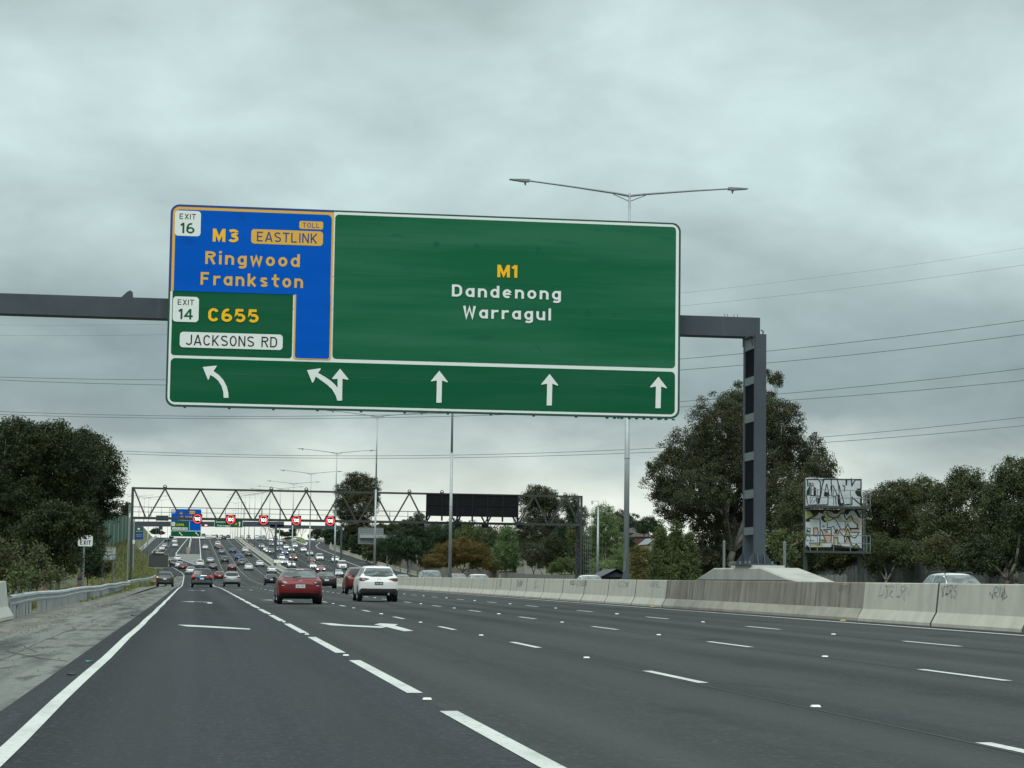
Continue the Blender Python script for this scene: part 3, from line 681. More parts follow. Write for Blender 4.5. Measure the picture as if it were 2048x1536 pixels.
def board(root, rc, Y, r, th, m, name='panel'):
    mb = MB(); mb.prism([(a,b) for a,b in rrect(*rc, r)], 'xz', Y, Y+th); o = mb.build(name, m, root); o.data.transform(Matrix.Translation(-root.location)); return o
def big_sign():
    Y = 68.6; z = Zat(850, 830, Y); x = Xat(850, Y, 830)
    root = empty('direction_sign', (x, Y, z), 0, 'huge green and blue motorway direction sign listing Dandenong, Warragul, Ringwood and Frankston', 'road sign')
    S = Sign(root, Y)
    rc = S.corners((341,410),(1362.5,444.5),(1358.5,838),(331,812.5))
    board(root, rc, Y, .28, .09, mat('sign_edge_green', (.008,.075,.045), .5))
    x0,z0,x1,z1 = rc
    S.panel('white_border', (x0+.06,z0+.065,x1-.065,z1-.055), .24, 1, SWHITE)
    g1 = S.corners((670,429),(1353,450),(1350,736),(665,718.5)); g1 = (g1[0], g1[1], x1-.16, z1-.135); main = S.panel('main_panel', g1, .12, 2, SGREEN)
    g2 = S.corners((341,716.5),(1352.5,743),(1351,829),(338,806)); g2 = (x0+.13, z0+.14, x1-.16, g2[3]); low = S.panel('arrow_panel', g2, .14, 2, SGREEN2)
    g3 = S.corners((342.5,580),(585.5,580),(584.6,716.5),(340,710.5)); g3 = (x0+.13, g3[1], g3[2], g3[3]); ex = S.panel('exit_panel', g3, .10, 2, SGREEN2)
    # blue corner with its amber border; the board edge is blue there too
    b0 = S.corners((340,411),(667,422),(664,588),(336,585))
    mb = MB(); xa, za, xb, zb = x0, b0[1], g1[0]-.045, z1
    pl = [(xa,za)]+[(xa,zb-.28)]+[(xa+.28-.28*math.cos(RAD(t)), zb-.28+.28*math.sin(RAD(t))) for t in range(0,91,15)]+[(xb,zb),(xb,za)]
    flat(mb, pl, Y-.004*3); bl = mb.build('blue_corner', mat('sign_edge_blue', (.012,.05,.25), .5), root, fix=False); S.rel(bl)
    mb = MB(); i = .075
    pl = [(xa+i,za)]+[(xa+i,zb-.25)]+[(xa+i+.2-.2*math.cos(RAD(t)), zb-i-.2+.2*math.sin(RAD(t))) for t in range(0,91,15)]+[(xb,zb-i),(xb,za)]
    flat(mb, pl, Y-.004*4); ob = mb.build('amber_border', SAMBER, root, fix=False); S.rel(ob)
    mb = MB(); i = .16
    pl = [(xa+i,za-.0)]+[(xa+i,zb-.30)]+[(xa+i+.14-.14*math.cos(RAD(t)), zb-i-.14+.14*math.sin(RAD(t))) for t in range(0,91,15)]+[(xb-.2+.14*math.sin(RAD(t)), zb-i-.14+.14*math.cos(RAD(t))) for t in range(0,91,15)]+[(xb-.06,za)]
    flat(mb, pl, Y-.004*5); blue = mb.build('blue_panel', SBLUE, root, fix=False); S.rel(blue)
    c = S.corners((588.5,588),(664,590),(661.5,720),(587,718))
    mb = MB(); pl = [q for q in rrect(c[0], c[1], xb, za+.2, .09)]; pl = [(a, min(b, za)) for a, b in pl]; flat(mb, pl, Y-.004*5.5); o = mb.build('amber_edge', SAMBER, root, fix=False); S.rel(o)
    mb = MB(); pl = [(a, min(b, za+.02)) for a, b in rrect(c[0]+.05, c[1]+.03, xb-.05, za+.3, .08)]; flat(mb, pl, Y-.004*6.3); o = mb.build('blue_column', SBLUE, root, fix=False); S.rel(o)
    # tiles
    def tile(px, py, w, h, m, lvl, name, par=None):
        cx, cz = W(px, py, Y); ww, hh = wsize(px, py, w, h, Y); return S.panel(name, (cx-ww/2,cz-hh/2,cx+ww/2,cz+hh/2), min(.11, hh*.22), lvl, m, par)
    t1 = tile(375.6,447,52,50.5,SWHITE,7,'exit_tile'); t2 = tile(371.6,618.7,52,50.5,SWHITE,7,'exit_tile')
    S.text([('EXIT',375.6,433.3,32.8,11,.006,1.05)], 'lettering', SBLK, 8, t1); S.text([('16',375.2,456.5,28,20.8,.022,1.05)], 'numerals', SGREEN2, 8, t1)
    S.text([('EXIT',371.8,604.8,32.8,11,.006,1.05)], 'lettering', SBLK, 8, t2); S.text([('14',371.5,628.3,28.5,20.8,.022,1.05)], 'numerals', SGREEN2, 8, t2)
    t3 = tile(622.4,450.7,47.6,15.8,SAMBER,7,'toll_tile'); t4 = tile(574.3,475.3,143.6,29,SAMBER,7,'road_name_tile')
    S.text([('TOLL',622.4,450.7,34.5,9.6,.002,1.1)], 'lettering', SDBL, 8, t3); S.text([('EASTLINK',574.3,475.3,121,19.5,.006,1.06)], 'lettering', SDBL, 8, t4)
    t5 = tile(462.8,682,206,31,SWHITE,7,'road_name_tile'); S.text([('JACKSONS RD',463,682.2,183,21,.004,1.08)], 'lettering', SBLK, 8, t5)
    S.text([('M3',451.6,471.2,52,26,.045,1.05)], 'route_number', SYEL, 7, blue); S.text([('C655',467,631,101,26.5,.045,1.1)], 'route_number', SYEL, 7, ex)
    S.text([('Ringwood',505.4,518.5,189,25.5,.034,1.28),('Frankston',504,560.3,205,25.5,.034,1.28)], 'lettering', SAMBER, 7, blue)
    S.text([('M1',1014.5,542.7,40,25,.045,1.0)], 'route_number', SYEL, 7, main)
    S.text([('Dandenong',1013,584.5,218,24,.034,1.28),('Warragul',1014,626.5,176,24,.034,1.28)], 'lettering', SWHITE, 7, main)
    def up(tx, ty, by): return [(tx,ty),(tx+17,ty+22),(tx+16,ty+23.5),(tx+5.4,ty+19.5),(tx+4.4,by),(tx-6,by),(tx-5,ty+19.5),(tx-16,ty+21.5),(tx-17,ty+20.5)]
    for a in ((878.5,741.5,805.5),(1099,748,811),(1316.5,753.5,816.5)): S.poly('arrow', [up(*a)], SWHITE, 7, low)
    Z = lambda L: [(320+a/3.571, 400+b/3.571) for a, b in L]
    S.poly('arrow', [Z([(305,1193),(407,1183),(404,1190),(382,1222),(420,1250),(452,1285),(476,1330),(487,1375),(490,1413),(455,1413),(452,1372),(440,1330),(415,1290),(385,1264),(358,1250),(350,1280),(343,1286)])], SWHITE, 7, low)
    S.poly('arrow', [Z([(1050,1216),(1147,1202),(1146,1212),(1128,1235),(1175,1262),(1220,1292),(1252,1322),(1268,1342),(1268,1278),(1236,1280),(1227,1276),(1286,1205),(1347,1281),(1338,1284),(1303,1277),(1300,1433),(1266,1433),(1254,1395),(1228,1352),(1196,1322),(1150,1288),(1112,1262),(1096,1300),(1087,1306)])], SWHITE, 7, low)
    # horizontal joints of the stacked panels, rivets below, rear rails
    mb = MB()
    for k in range(1, 6):
        zz = z0+(z1-z0)*k/6; mb.add([(x0+.2,Y-.0098,zz),(x1-.2,Y-.0098,zz),(x1-.2,Y-.0098,zz+.006),(x0+.2,Y-.0098,zz+.006)],[(0,1,2,3)])
    o = mb.build('panel_joint', mat('sign_joint', (.03,.14,.09), .6), root, fix=False); S.rel(o)
    mb = MB()
    n = 12
    for k in range(n):
        xx = x0+.6+(x1-x0-1.2)*k/(n-1); mb.box((xx-.04,Y+.09,z0-.03),(xx+.04,Y+.16,z1-.05))
    o = mb.build('rear_rail', GALVD, root); S.rel(o)
    mb = MB()
    for k in range(10): xx = x1-2.4+.24*k; mb.box((xx,Y+.02,z0-.045),(xx+.09,Y+.07,z0-.001))
    o = mb.build('clip', SGREEN2, root); S.rel(o)
    return rc
RC = big_sign()
# ------------------------------------------------------------------ the portal gantry that carries it
def main_gantry():
    Yc = 69.0; ztop = Zat(1440, 632.5, Yc); zbot = Zat(1440, 671, Yc); xr = Xat(1521, Yc, 640); xl = -26.0
    root = empty('sign_gantry', (17.9, 68.5, ZCOL), 0, 'dark grey steel beam and ladder like column holding up the big direction sign', 'gantry')
    L = Vector((17.9, 68.5, ZCOL))
    def B(mb, nm, m):
        o = mb.build(nm, m, root); o.data.transform(Matrix.Translation(-L)); return o
    zl_t = Zat(100, 589, Yc)+ (0); 
    mb = MB(); a = Vector((xl, Yc+.35, 0)); dz = (zl_t-ztop)*1.0
    # box beam, very slightly tapered outward to the left as in the photo
    zt = lambda x: ztop+(x-xr)*(zl_t-ztop)/(Xat(100, Yc, 589)-xr)
    h = ztop-zbot
    vs = []
    for x in (xl, xr):
        for y, z in ((Yc+.05,-h),(Yc+.75,-h),(Yc+.75,0),(Yc+.05,0)): vs.append((x, y, zt(x)+z))
    mb.add(vs, [(0,1,2,3),(7,6,5,4),(0,4,5,1),(1,5,6,2),(2,6,7,3),(3,7,4,0)])
    bm_ = B(mb, 'beam', STEEL)
    mb = MB(); mb.box((xl, Yc+.0, zbot-.03-.0),(xr+.0, Yc+.0499, zbot+.0)) if False else None
    for px in (1455, 1461, 1474, 1481): x = Xat(px, Yc, 628); mb.tube((x, Yc+.4, ztop-.01),(x, Yc+.4, ztop+.14), .012)
    B(mb, 'fixing_bolt', GALVD)
    mb = MB(); xe = Xat(255, Yc, 585); mb.prism([(xe-.22, 0),(xe+.17,0),(xe+.15,.20),(xe+.08,.25),(xe-.02,.2)], 'xz', Yc+.2, Yc+.5); mb.v = [(x, y, z+zt(xe)-.01) for x, y, z in mb.v]
    B(mb, 'lifting_lug', STEEL)
    # column: 0.34 m wide seen from the road, 1.6 m deep along it
    x0, x1 = 17.62, 17.98; y0, y1 = 67.9, 69.5; zc1 = Zat(1520, 668, y0)
    def colx(px): return Xat(px, y0, 900)
    x0, x1 = colx(1510.5), colx(1532)
    mb = MB(); t = .16
    mb.box((x0, y0, ZCOL),(x1, y0+.20, zc1)); mb.box((x0, y1-.20, ZCOL),(x1, y1, zc1-.25))
    B(mb, 'column_chord', STEEL)
    # battens on the side: rungs at the heights read from the photo
    mb = MB(); edges = [(676,700),(755,770),(828,845),(905,921),(980,997),(1055,1070)]
    for a, b in edges:
        za, zb = Zat(1500, a, 68.7), Zat(1500, b, 68.7); mb.box((x0+.003, y0+.20, zb),(x0+.05, y1-.20, za)); mb.box((x1-.05, y0+.20, zb),(x1-.003, y1-.20, za))
    B(mb, 'batten', STEELL)
    mb = MB()
    for a, b in ((700,755),(770,828),(845,905),(921,980),(997,1055)):
        za, zb = Zat(1500, a, 68.7), Zat(1500, b, 68.7); mb.box((x0+.03, y0+.203, zb+.03),(x0+.04, y1-.203, za-.03))
    B(mb, 'mesh_infill', mat('dark_mesh_infill', (.008,.010,.015), .9, spec=.05))
    mb = MB(); mb.box((x0-.30, y0-.25, ZCOL),(x1+.30, y1+.25, ZCOL+.05)); B(mb, 'base_plate', STEEL)
    mb = MB()
    for yy_ in (y0+.04, y1-.10):
        for s, xx in ((-1, x0), (1, x1)): mb.prism([(xx, ZCOL+.05),(xx+s*.26, ZCOL+.05),(xx, ZCOL+.42)], 'xz', yy_, yy_+.03)
    for xx in (x0+.05, x1-.08):
        mb.prism([(y0, ZCOL+.05),(y0-.22, ZCOL+.05),(y0, ZCOL+.42)], 'yz', xx, xx+.03); mb.prism([(y1, ZCOL+.05),(y1+.22, ZCOL+.05),(y1, ZCOL+.42)], 'yz', xx, xx+.03)
    mb.v = [tuple(v) for v in mb.v]; B(mb, 'gusset', STEEL)
    mb = MB()
    for a in (x0-.22, x1+.16):
        for b in (y0-.15, y0+.4, y1-.5, y1+.08): mb.tube((a+.03, b+.03, ZCOL+.05),(a+.03, b+.03, ZCOL+.13), .03, n=6)
    B(mb, 'bolt', GALVD)
    mb = MB(); zb = Zat(1500, 672, Yc); mb.box((x0+.02, Yc+.1, zc1-.25),(x1-.03, Yc+.7, zbot+.02)); mb.tube((x0-.03, y0+.25, zc1-.02),(x0-.03, Yc+.2, zc1-.02), .05)
    B(mb, 'bearing_bracket', STEEL)
    mb = MB(); mb.path([(x1-.05, y0+.3, zc1),(x1-.02,y0+.3,zc1+.12),(x1-.1,y0+.3,zc1+.16)], .02); mb.path([(x0-.02,y0+.5,zc1-.05),(x0-.05,y0+.45,zc1-.2),(x0+.02,y0+.3,zc1-.35)], .018)
    B(mb, 'cable_loop', BLACKP)
    # far left leg outside the frame
    mb = MB(); mb.box((-26.2, y0, -.1),(-25.85, y1, zt(-26)-h+.01)); B(mb, 'left_leg', STEEL)
main_gantry()
# ------------------------------------------------------------------ truss gantry with speed signs
TY = 230.0
def truss():
    root = empty('truss_gantry', (Xat(265, TY), TY, Hr(-6, TY)), 0, 'long lattice truss gantry with a walkway spanning both carriageways', 'gantry'); L = Vector(root.location)
    def B(mb, nm, m=TRUSSM, par=None):
        o = mb.build(nm, m, par or root); o.data.transform(Matrix.Translation(-L)); return o
    xl, xr = Xat(265, TY, 1000), Xat(1163, TY, 1000)
    zt0, zt1 = Zat(265, 976, TY), Zat(1163, 993.5, TY); zb0, zb1 = Zat(265, 1035.5, TY), Zat(1163, 1050, TY)
    zt = lambda x: zt0+(zt1-zt0)*(x-xl)/(xr-xl); zb = lambda x: zb0+(zb1-zb0)*(x-xl)/(xr-xl)
    d = 1.5
    B(MB().bar((xl-.1,TY,zt(xl)),(xr+.1,TY,zt(xr)), .2), 'top_chord')
    B(MB().bar((xl-.1,TY,zb(xl)),(xr+.1,TY,zb(xr)), .24), 'bottom_chord')
    B(MB().bar((xl,TY+d,zb(xl)),(xr,TY+d,zb(xr)), .2), 'bottom_chord')
    tops = [330,401,472,542.6,612.7,681.6,751,819,884,942,1004,1068,1130.5]; xt = [Xat(p, TY, 980) for p in tops]
    bots = [Xat(p, TY, 1040) for p in (295,)]; xb = [xl+.15+ (xt[0]-xl)*.42]+[(a+b)/2 for a, b in zip(xt, xt[1:])]
    def dg(a, b): B(MB().bar((a,TY,zt(a)),(b,TY,zb(b)), .155), 'diagonal')
    dg(xl+.1, xb[0]-.12)
    for i, x in enumerate(xt):
        dg(x, xb[i]+.12)
        if i+1 < len(xb): dg(x, xb[i+1]-.12)
    dg(xt[-1], xr-.2)
    # back diagonals to the second bottom chord at the right end, seen doubled
    for i in range(len(xt)):
        if i >= 8: B(MB().bar((xt[i],TY,zt(xt[i])),(xb[i],TY+d,zb(xb[i])), .09), 'diagonal')
    for p in (330,542.6,612.7,819,884,1130.5):
        x = Xat(p, TY, 980); mb = MB(); pts = [(x+.16*math.cos(t), TY, zt(x)+.22+.16*math.sin(t)) for t in np.linspace(-.6, math.pi+.6, 9)]; mb.path(pts, .045, 5); mb.box((x-.2,TY-.03,zt(x)+.08),(x+.2,TY+.03,zt(x)+.2)); B(mb, 'lifting_lug')
    # walkway and hand rail
    mb = MB().box((xl,TY+.2,-.02),(xr,TY+d-.15,.02)); mb.v = [(x,y,z+zb(x)+.1) for x,y,z in mb.v]; B(mb, 'walkway', GALVD)
    gap0, gap1 = Xat(852, TY), Xat(1033, TY)
    for a, b in ((xl, gap0), (gap1, xr)):
        mb = MB(); y = TY+1.2
        for hh in (1.15, .65): mb.bar((a,y,zb(a)+hh),(b,y,zb(b)+hh), .045)
        n = int((b-a)/1.9)
        for k in range(n+1): x = a+(b-a)*k/n; mb.bar((x,y,zb(x)),(x,y,zb(x)+1.15), .05)
        if a == xl: mb.bar((a,TY+.1,zb(a)+1.15),(b,TY+.1,zb(b)+1.15),.035)
        B(mb, 'handrail', TRUSSM)
    # legs
    mb = MB().bar((xl,TY,Hg(xl,TY)-.3),(xl,TY,zt(xl)+.1), .26); B(mb, 'leg'); 
    mb = MB().bar((Xat(1160.5,TY),TY+d,Hr(40,TY)-.3),(Xat(1160.5,TY),TY+d,zt(xr)+.0), .2); mb.bar((xr,TY,Hr(40,TY)-.3),(xr,TY,zt(xr)+.1), .22)
    for k in range(9): z = .6+k*.9; mb.box((Xat(1154,TY),TY+.5,z),(Xat(1160,TY),TY+.9,z+.3))
    B(mb, 'leg')
    B(MB().bar((Xat(1154,TY),TY+.7,Hr(40,TY)),(Xat(1154,TY),TY+.7,zb(xr)), .12), 'leg')
    # wire cage climbing the right leg
    mb = MB(); xa, xb2 = Xat(1168, TY), Xat(1183, TY)
    for i in range(5): x = xa+(xb2-xa)*i/4; mb.bar((x,TY+.4,Hr(40,TY)),(x,TY+.4,Zat(1175,1029,TY)), .03)
    for k in range(17): z = .4+k*.45; mb.bar((xa,TY+.4,z),(xb2,TY+.4,z), .03)
    B(mb, 'ladder_cage', GALVD)
    for k in range(5):
        pass
    mb = MB()
    for px in (841, 915, 970, 1040): x = Xat(px, TY); mb.box((x-.35,TY+.3,zb(x)-.45),(x+.35,TY+.9,zb(x)-.13))
    B(mb, 'sensor_box', BLACKP)
    mb = MB(); pts = [(Xat(1168,TY)+.3*math.cos(t), TY+.2, zb(xr)-.3+.35*math.sin(t)) for t in np.linspace(-1.5, 1.5, 7)]; mb.path(pts, .05, 5); B(mb, 'cable_loop', BLACKP)
    # message board seen from behind
    x0, x1 = Xat(852, TY, 1010), Xat(1033, TY, 1010); z1, z0 = Zat(940, 989.5, TY), Zat(940, 1033.5, TY)
    r2 = empty('message_board', ((x0+x1)/2, TY+.35, z0), 0, 'large black variable message board seen from behind on the truss gantry', 'message board'); L2 = Vector(r2.location)
    bk = mat('black_cabinet', (.006,.007,.009), .6, spec=.2, noise=[(.8,(.014,.015,.018),.5,.7,.6)])
    o = MB().box((x0,TY-.85,z0),(x1,TY-.28,z1)).build('cabinet', bk, r2); o.data.transform(Matrix.Translation(-L2))
    mb = MB()
    for k in range(7): x = x0+(x1-x0)*k/6; mb.box((x-.09,TY-.93,z0-.5),(x+.09,TY-.851,z1)); 
    mb.box((x0,TY-.91,(z0+z1)/2-.04),(x1,TY-.852,(z0+z1)/2+.04)); mb.box((x0,TY-.92,z1-.1),(x1,TY-.853,z1+.02))
    o = mb.build('frame', mat('black_cabinet_frame', (.012,.014,.017), .6, spec=.2), r2); o.data.transform(Matrix.Translation(-L2))
    # five lit speed signs
    led_r = mat('red_led_ring', (.5,.02,.02), .4, emit=((1.0,.09,.10),1.05)); led_w = mat('white_led', (.8,.8,.8), .4, emit=((1,.97,.92),2.0))
    lab = ['over the exit lane, leftmost of five','over the second lane, second from left','over the middle lane, third of five','over the fourth lane, fourth from left','beside the median pole, rightmost of five']
    for i, (px, py) in enumerate(((394.8,1037.8),(461.3,1039),(527.3,1040),(592.6,1040.8),(660.3,1041.8))):
        c = onY(px, py, TY-.5); s = .50
        r = empty('speed_sign', tuple(c), 0, 'lit square 100 speed sign with red ring '+lab[i], 'speed sign', 'lit speed signs under the truss')
        MB().box((-s,0,-s),(s,.3,s)).build('housing', BLACKP, r)
        mb = MB(); n = 40
        for R0, R1 in ((.37,.465),):
            for k in range(n):
                a, b = 2*math.pi*k/n, 2*math.pi*(k+1)/n; mb.add([(R1*math.cos(a),-.006,R1*math.sin(a)),(R1*math.cos(b),-.006,R1*math.sin(b)),(R0*math.cos(b),-.006,R0*math.sin(b)),(R0*math.cos(a),-.006,R0*math.sin(a))],[(0,1,2,3)])
        mb.build('red_ring', led_r, r, fix=False)
        mb = MB(); text_on(mb, '100', 0, 0, .56, .36, -.008, .004, 1.15); mb.build('numerals', led_w, r, fix=False)
        MB().box((-.1,.3,.0),(.1,.52,.35)).build('bracket', TRUSSM, r)
truss()
# ------------------------------------------------------------------ far beam gantry with two signs
GY = 485.0
def far_gantry():
    xl = Xat(270, GY, 1050); xm = Xat(551, GY, 1090); xr = Xat(683, GY, 1060)
    root = empty('beam_gantry', (xm, GY, Hr(17, GY)+1.6), 0, 'distant dark beam gantry with its middle leg standing in the median', 'gantry'); L = Vector(root.location)
    def B(mb, nm, m=STEEL):
        o = mb.build(nm, m, root); o.data.transform(Matrix.Translation(-L)); return o
    def beam(a, b, w):
        za, zb_ = Zat(a[0], a[1], GY), Zat(b[0], b[1], GY); xa, xb = Xat(a[0], GY, a[1]), Xat(b[0], GY, b[1])
        return MB().bar((xa,GY,za),(xb,GY,zb_), .8, w)
    B(beam((268,1048),(568,1048.5), 1.1), 'beam'); B(beam((540,1053),(685,1055.5), .75), 'beam')
    B(MB().box((xm-.22,GY-.6,Hr(17,GY)+1.5),(xm+.22,GY+.6,Zat(551,1046,GY))), 'leg')
    zl = Hg(xl, GY); B(MB().box((xl-.2,GY-.5,zl-.5),(xl+.2,GY+.5,Zat(270,1045,GY))), 'leg')
    B(MB().box((xr-.2,GY-.5,Hr(40,GY)-.5),(xr+.2,GY+.5,Zat(683,1056,GY))), 'leg')
    f = MB(); f.prism([(GY-7,0),(GY-4.5,.7),(GY+4.5,.7),(GY+7,0)], 'yz', BX-.7, BX+.8); z = Hr(17, GY)+.9; f.v = [(x,y,zz+z) for x,y,zz in f.v]
    f.box((BX-.2,GY-6.9,Hr(17,GY)-.2),(BX+.8,GY+6.9,z-.01)); o = f.build('gantry_footing', CONCP); setp(o, 'small pale footing under the distant gantry leg in the median', 'footing')
    # exit sign
    Y = GY-1.0
    r = empty('direction_sign', (Xat(372,Y,1070), Y, Zat(372,1073.5,Y)), 0, 'small far blue and green exit sign reading C655 JACKSONS RD', 'road sign'); S = Sign(r, Y)
    rc = S.corners((342.3,1017.3),(403.8,1018.3),(401.5,1074),(341,1073.3)); board(r, rc, Y, .25, .12, SWHITE); x0,z0,x1,z1 = rc
    S.panel('blue_panel', S.corners((343,1018),(403,1019),(401,1062),(342,1061.3)), .2, 1, SBLUE)
    S.panel('exit_panel', S.corners((342.5,1042.5),(378.6,1042.5),(378.2,1061.2),(342,1061)), .1, 2.5, SGREEN2)
    S.panel('arrow_panel', S.corners((342.2,1062.3),(401.6,1062.8),(401.2,1073.2),(341.8,1072.6)), .15, 2.5, SGREEN2)
    S.poly('divider', [[(342,1061.1),(402,1061.6),(402,1062.5),(342,1062.1)],[(378.5,1043),(379.2,1043),(379,1061.3),(378.3,1061.3)]], SWHITE, 3.5)
    def tile(px, py, w, h, m, lvl, nm):
        cx, cz = W(px, py, Y); ww, hh = wsize(px, py, w, h, Y); return S.panel(nm, (cx-ww/2,cz-hh/2,cx+ww/2,cz+hh/2), hh*.2, lvl, m)
    tile(347.3,1022.3,7,8,SWHITE,4,'exit_tile'); tile(346.7,1048,7,8,SWHITE,4,'exit_tile'); tile(360,1057.2,30.5,5,SWHITE,4,'road_name_tile'); tile(384.5,1025,11,6,SAMBER,4,'road_name_tile')
    S.text([('EXIT',347.3,1020,5,1.6,0,1),('16',347.3,1023.6,4,3,.02,1),('EXIT',346.7,1045.8,5,1.6,0,1),('14',346.7,1049.3,4,3,.02,1),('JACKSONS RD',360,1057.2,28,3.4,.01,1)], 'lettering', SBLK, 5)
    S.text([('C655',360.5,1049.3,15,4.4,.05,1.1)], 'route_number', SYEL, 5); S.text([('M3',362.5,1026,5,4,.04,1)], 'route_number', SYEL, 5)
    S.text([('Ringwood',371,1033,26,4,.03,1.2),('Frankston',371,1039.5,28,4,.03,1.2)], 'lettering', SAMBER, 5)
    def diag(x, y): return [(x,y),(x+3.2,y+.3),(x+2.2,y+1.3),(x+7.5,y+6.2),(x+6.3,y+7.3),(x+1.3,y+2.3),(x+.3,y+3.5)]
    S.poly('arrow', [diag(358,1064.3),diag(390.6,1064.5)], SWHITE, 5)
    # through sign
    r = empty('direction_sign', (Xat(457,Y,1056), Y, Zat(457,1055.5,Y)), 0, 'small far green sign reading Dandenong Warragul M1 with up arrow', 'road sign'); S = Sign(r, Y)
    rc = S.corners((428.6,1040),(485.8,1041),(485.6,1055.8),(428.3,1054.3)); board(r, rc, Y, .15, .12, SWHITE); x0,z0,x1,z1 = rc
    S.panel('main_panel', (x0+.08,z0+.08,x1-.08,z1-.08), .12, 1, SGREEN2)
    S.text([('Dandenong',446,1043.9,28,3.8,.03,1.25),('Warragul',447.5,1051.2,26,3.8,.03,1.25)], 'lettering', SWHITE, 3); S.text([('M1',471,1048,6,4.2,.04,1)], 'route_number', SYEL, 3)
    S.poly('arrow', [[(479,1043),(482,1046.6),(480,1046.2),(480,1053),(478,1053),(478,1046.2),(476,1046.6)]], SWHITE, 3)
    # lit red speed discs on far gantry
    r = empty('speed_sign', tuple(onY(411.8,1051,GY-1)), 0, 'faint far red and white lit speed sign between the two far direction signs', 'speed sign')
    MB().box((-.45,0,-.3),(.45,.2,.3)).build('housing', BLACKP, r)
    mb = MB(); text_on(mb, '100', 0, .05, .6, .3, -.01, .05, .95); mb.build('numerals', mat('white_led2', (.8,.8,.8), .4, emit=((1,.85,.85),1.2)), r, fix=False)
    mb = MB(); mb.add([(-.4,-.006,-.25),(.4,-.006,-.25),(.25,-.006,-.12),(-.25,-.006,-.12)],[(0,1,2,3)]); mb.build('red_ring', mat('red_led_far', (.5,.02,.02), .4, emit=((1,.1,.1),1.0)), r, fix=False)
far_gantry()
# ------------------------------------------------------------------ double arm lamp posts along the median
def lamp_mesh():
    P = {}
    H = 16.5
    mb = MB(); mb.tube((0,0,.4),(0,0,9.0), .125, .095, 12); mb.tube((0,0,9.0),(0,0,H), .088, .05, 12); mb.tube((0,0,5.2),(0,0,5.25), .125,.125,12); P['pole'] = (mb, GALV)
    mb = MB(); mb.box((-.2,-.2,0),(.2,.2,.16)); mb.tube((0,0,.16),(0,0,.42), .17, .13, 12); P['base'] = (mb, STEEL)
    for s in (-1, 1):
        mb = MB(); pts = [(s*.02,0,H-.12),(s*.6,0,H-.03),(s*2.6,0,H+.19),(s*4.35,0,H+.36)] ; mb.path(pts, [.055,.05,.04,.035], 6); mb.tube((s*.02,0,H-.35),(s*.7,0,H-.07), .02, .02, 5); P['arm%d' % s] = (mb, GALVD)
        mb = MB(); z = H+.36; mb.prism([(s*4.3,z-.05),(s*4.55,z-.06),(s*5.15,z+.01),(s*5.17,z+.035),(s*4.6,z+.05),(s*4.3,z+.05)], 'xz', -.13, .13); mb.tube((s*4.48,0,z-.2),(s*4.5,0,z-.04), .03,.06,8); P['lamp%d' % s] = (mb, GALVD)
    return P
LP = lamp_mesh(); LPM = {}
def lamp(X, Y, z, s=1.0, label='', grp='double arm lamp posts along the median', rz=0, pole_s=1.0):
    r = empty('street_lamp', (X, Y, z), rz, label, 'street lamp', grp); r.scale = (s, s, s)
    for k, (mb, m) in LP.items():
        nm = {'arm-1':'arm','arm1':'arm','lamp-1':'lamp_head','lamp1':'lamp_head'}.get(k, k)
        if k not in LPM:
            o = mb.build(nm, m, r, smooth=(k == 'pole')); LPM[k] = o.data
        else: o = mkobj(nm, LPM[k], None, r)
        if pole_s != 1 and k == 'pole': o.scale = (pole_s, pole_s, 1)
lp = [(1252,90.5,1.15,'nearest tall double arm lamp post rising behind the big sign right end',1.0),(899.5,155.5,1.15,'second lamp post, standing left of the black message board',1.0),(748.5,221,1.1,'third lamp post, rising above the white hatchback on the right',1.0),
      (668.5,287,1.05,'fourth lamp post, beside the rightmost 100 sign',1.0)]
for px, Y, zz, lb, s in lp:
    X = Xat(px, Y, 1150); lamp(X, Y, Hr(X, Y)+.9, s, lb)
far_ord = ['fifth','sixth','seventh','eighth','ninth','tenth','eleventh','twelfth','thirteenth','fourteenth','fifteenth','sixteenth','seventeenth']
Y = 357
for i in range(13):
    X = 18.1-1.0*sstep(380, 900, Y); lamp(X, Y, Hr(X, Y)+.9, 1.0, '%s lamp post from the camera along the median, climbing the hill' % far_ord[i]); Y += 65
# lamps on the exit ramp side
for i, (px, Y, lb) in enumerate(((296,560,'grey lamp post beside the exit ramp, nearest of the left group'),(287,640,'grey lamp post beside the exit ramp, second of the left group'),(277,760,'grey lamp post beside the exit ramp, third of the left group'),(322,860,'grey lamp post at the ramp crest, rightmost of the left group'))):
    X = Xat(px, Y, 1060); lamp(X, Y, Hg(X, Y)-.2, .93, lb, 'lamp posts beside the exit ramp')
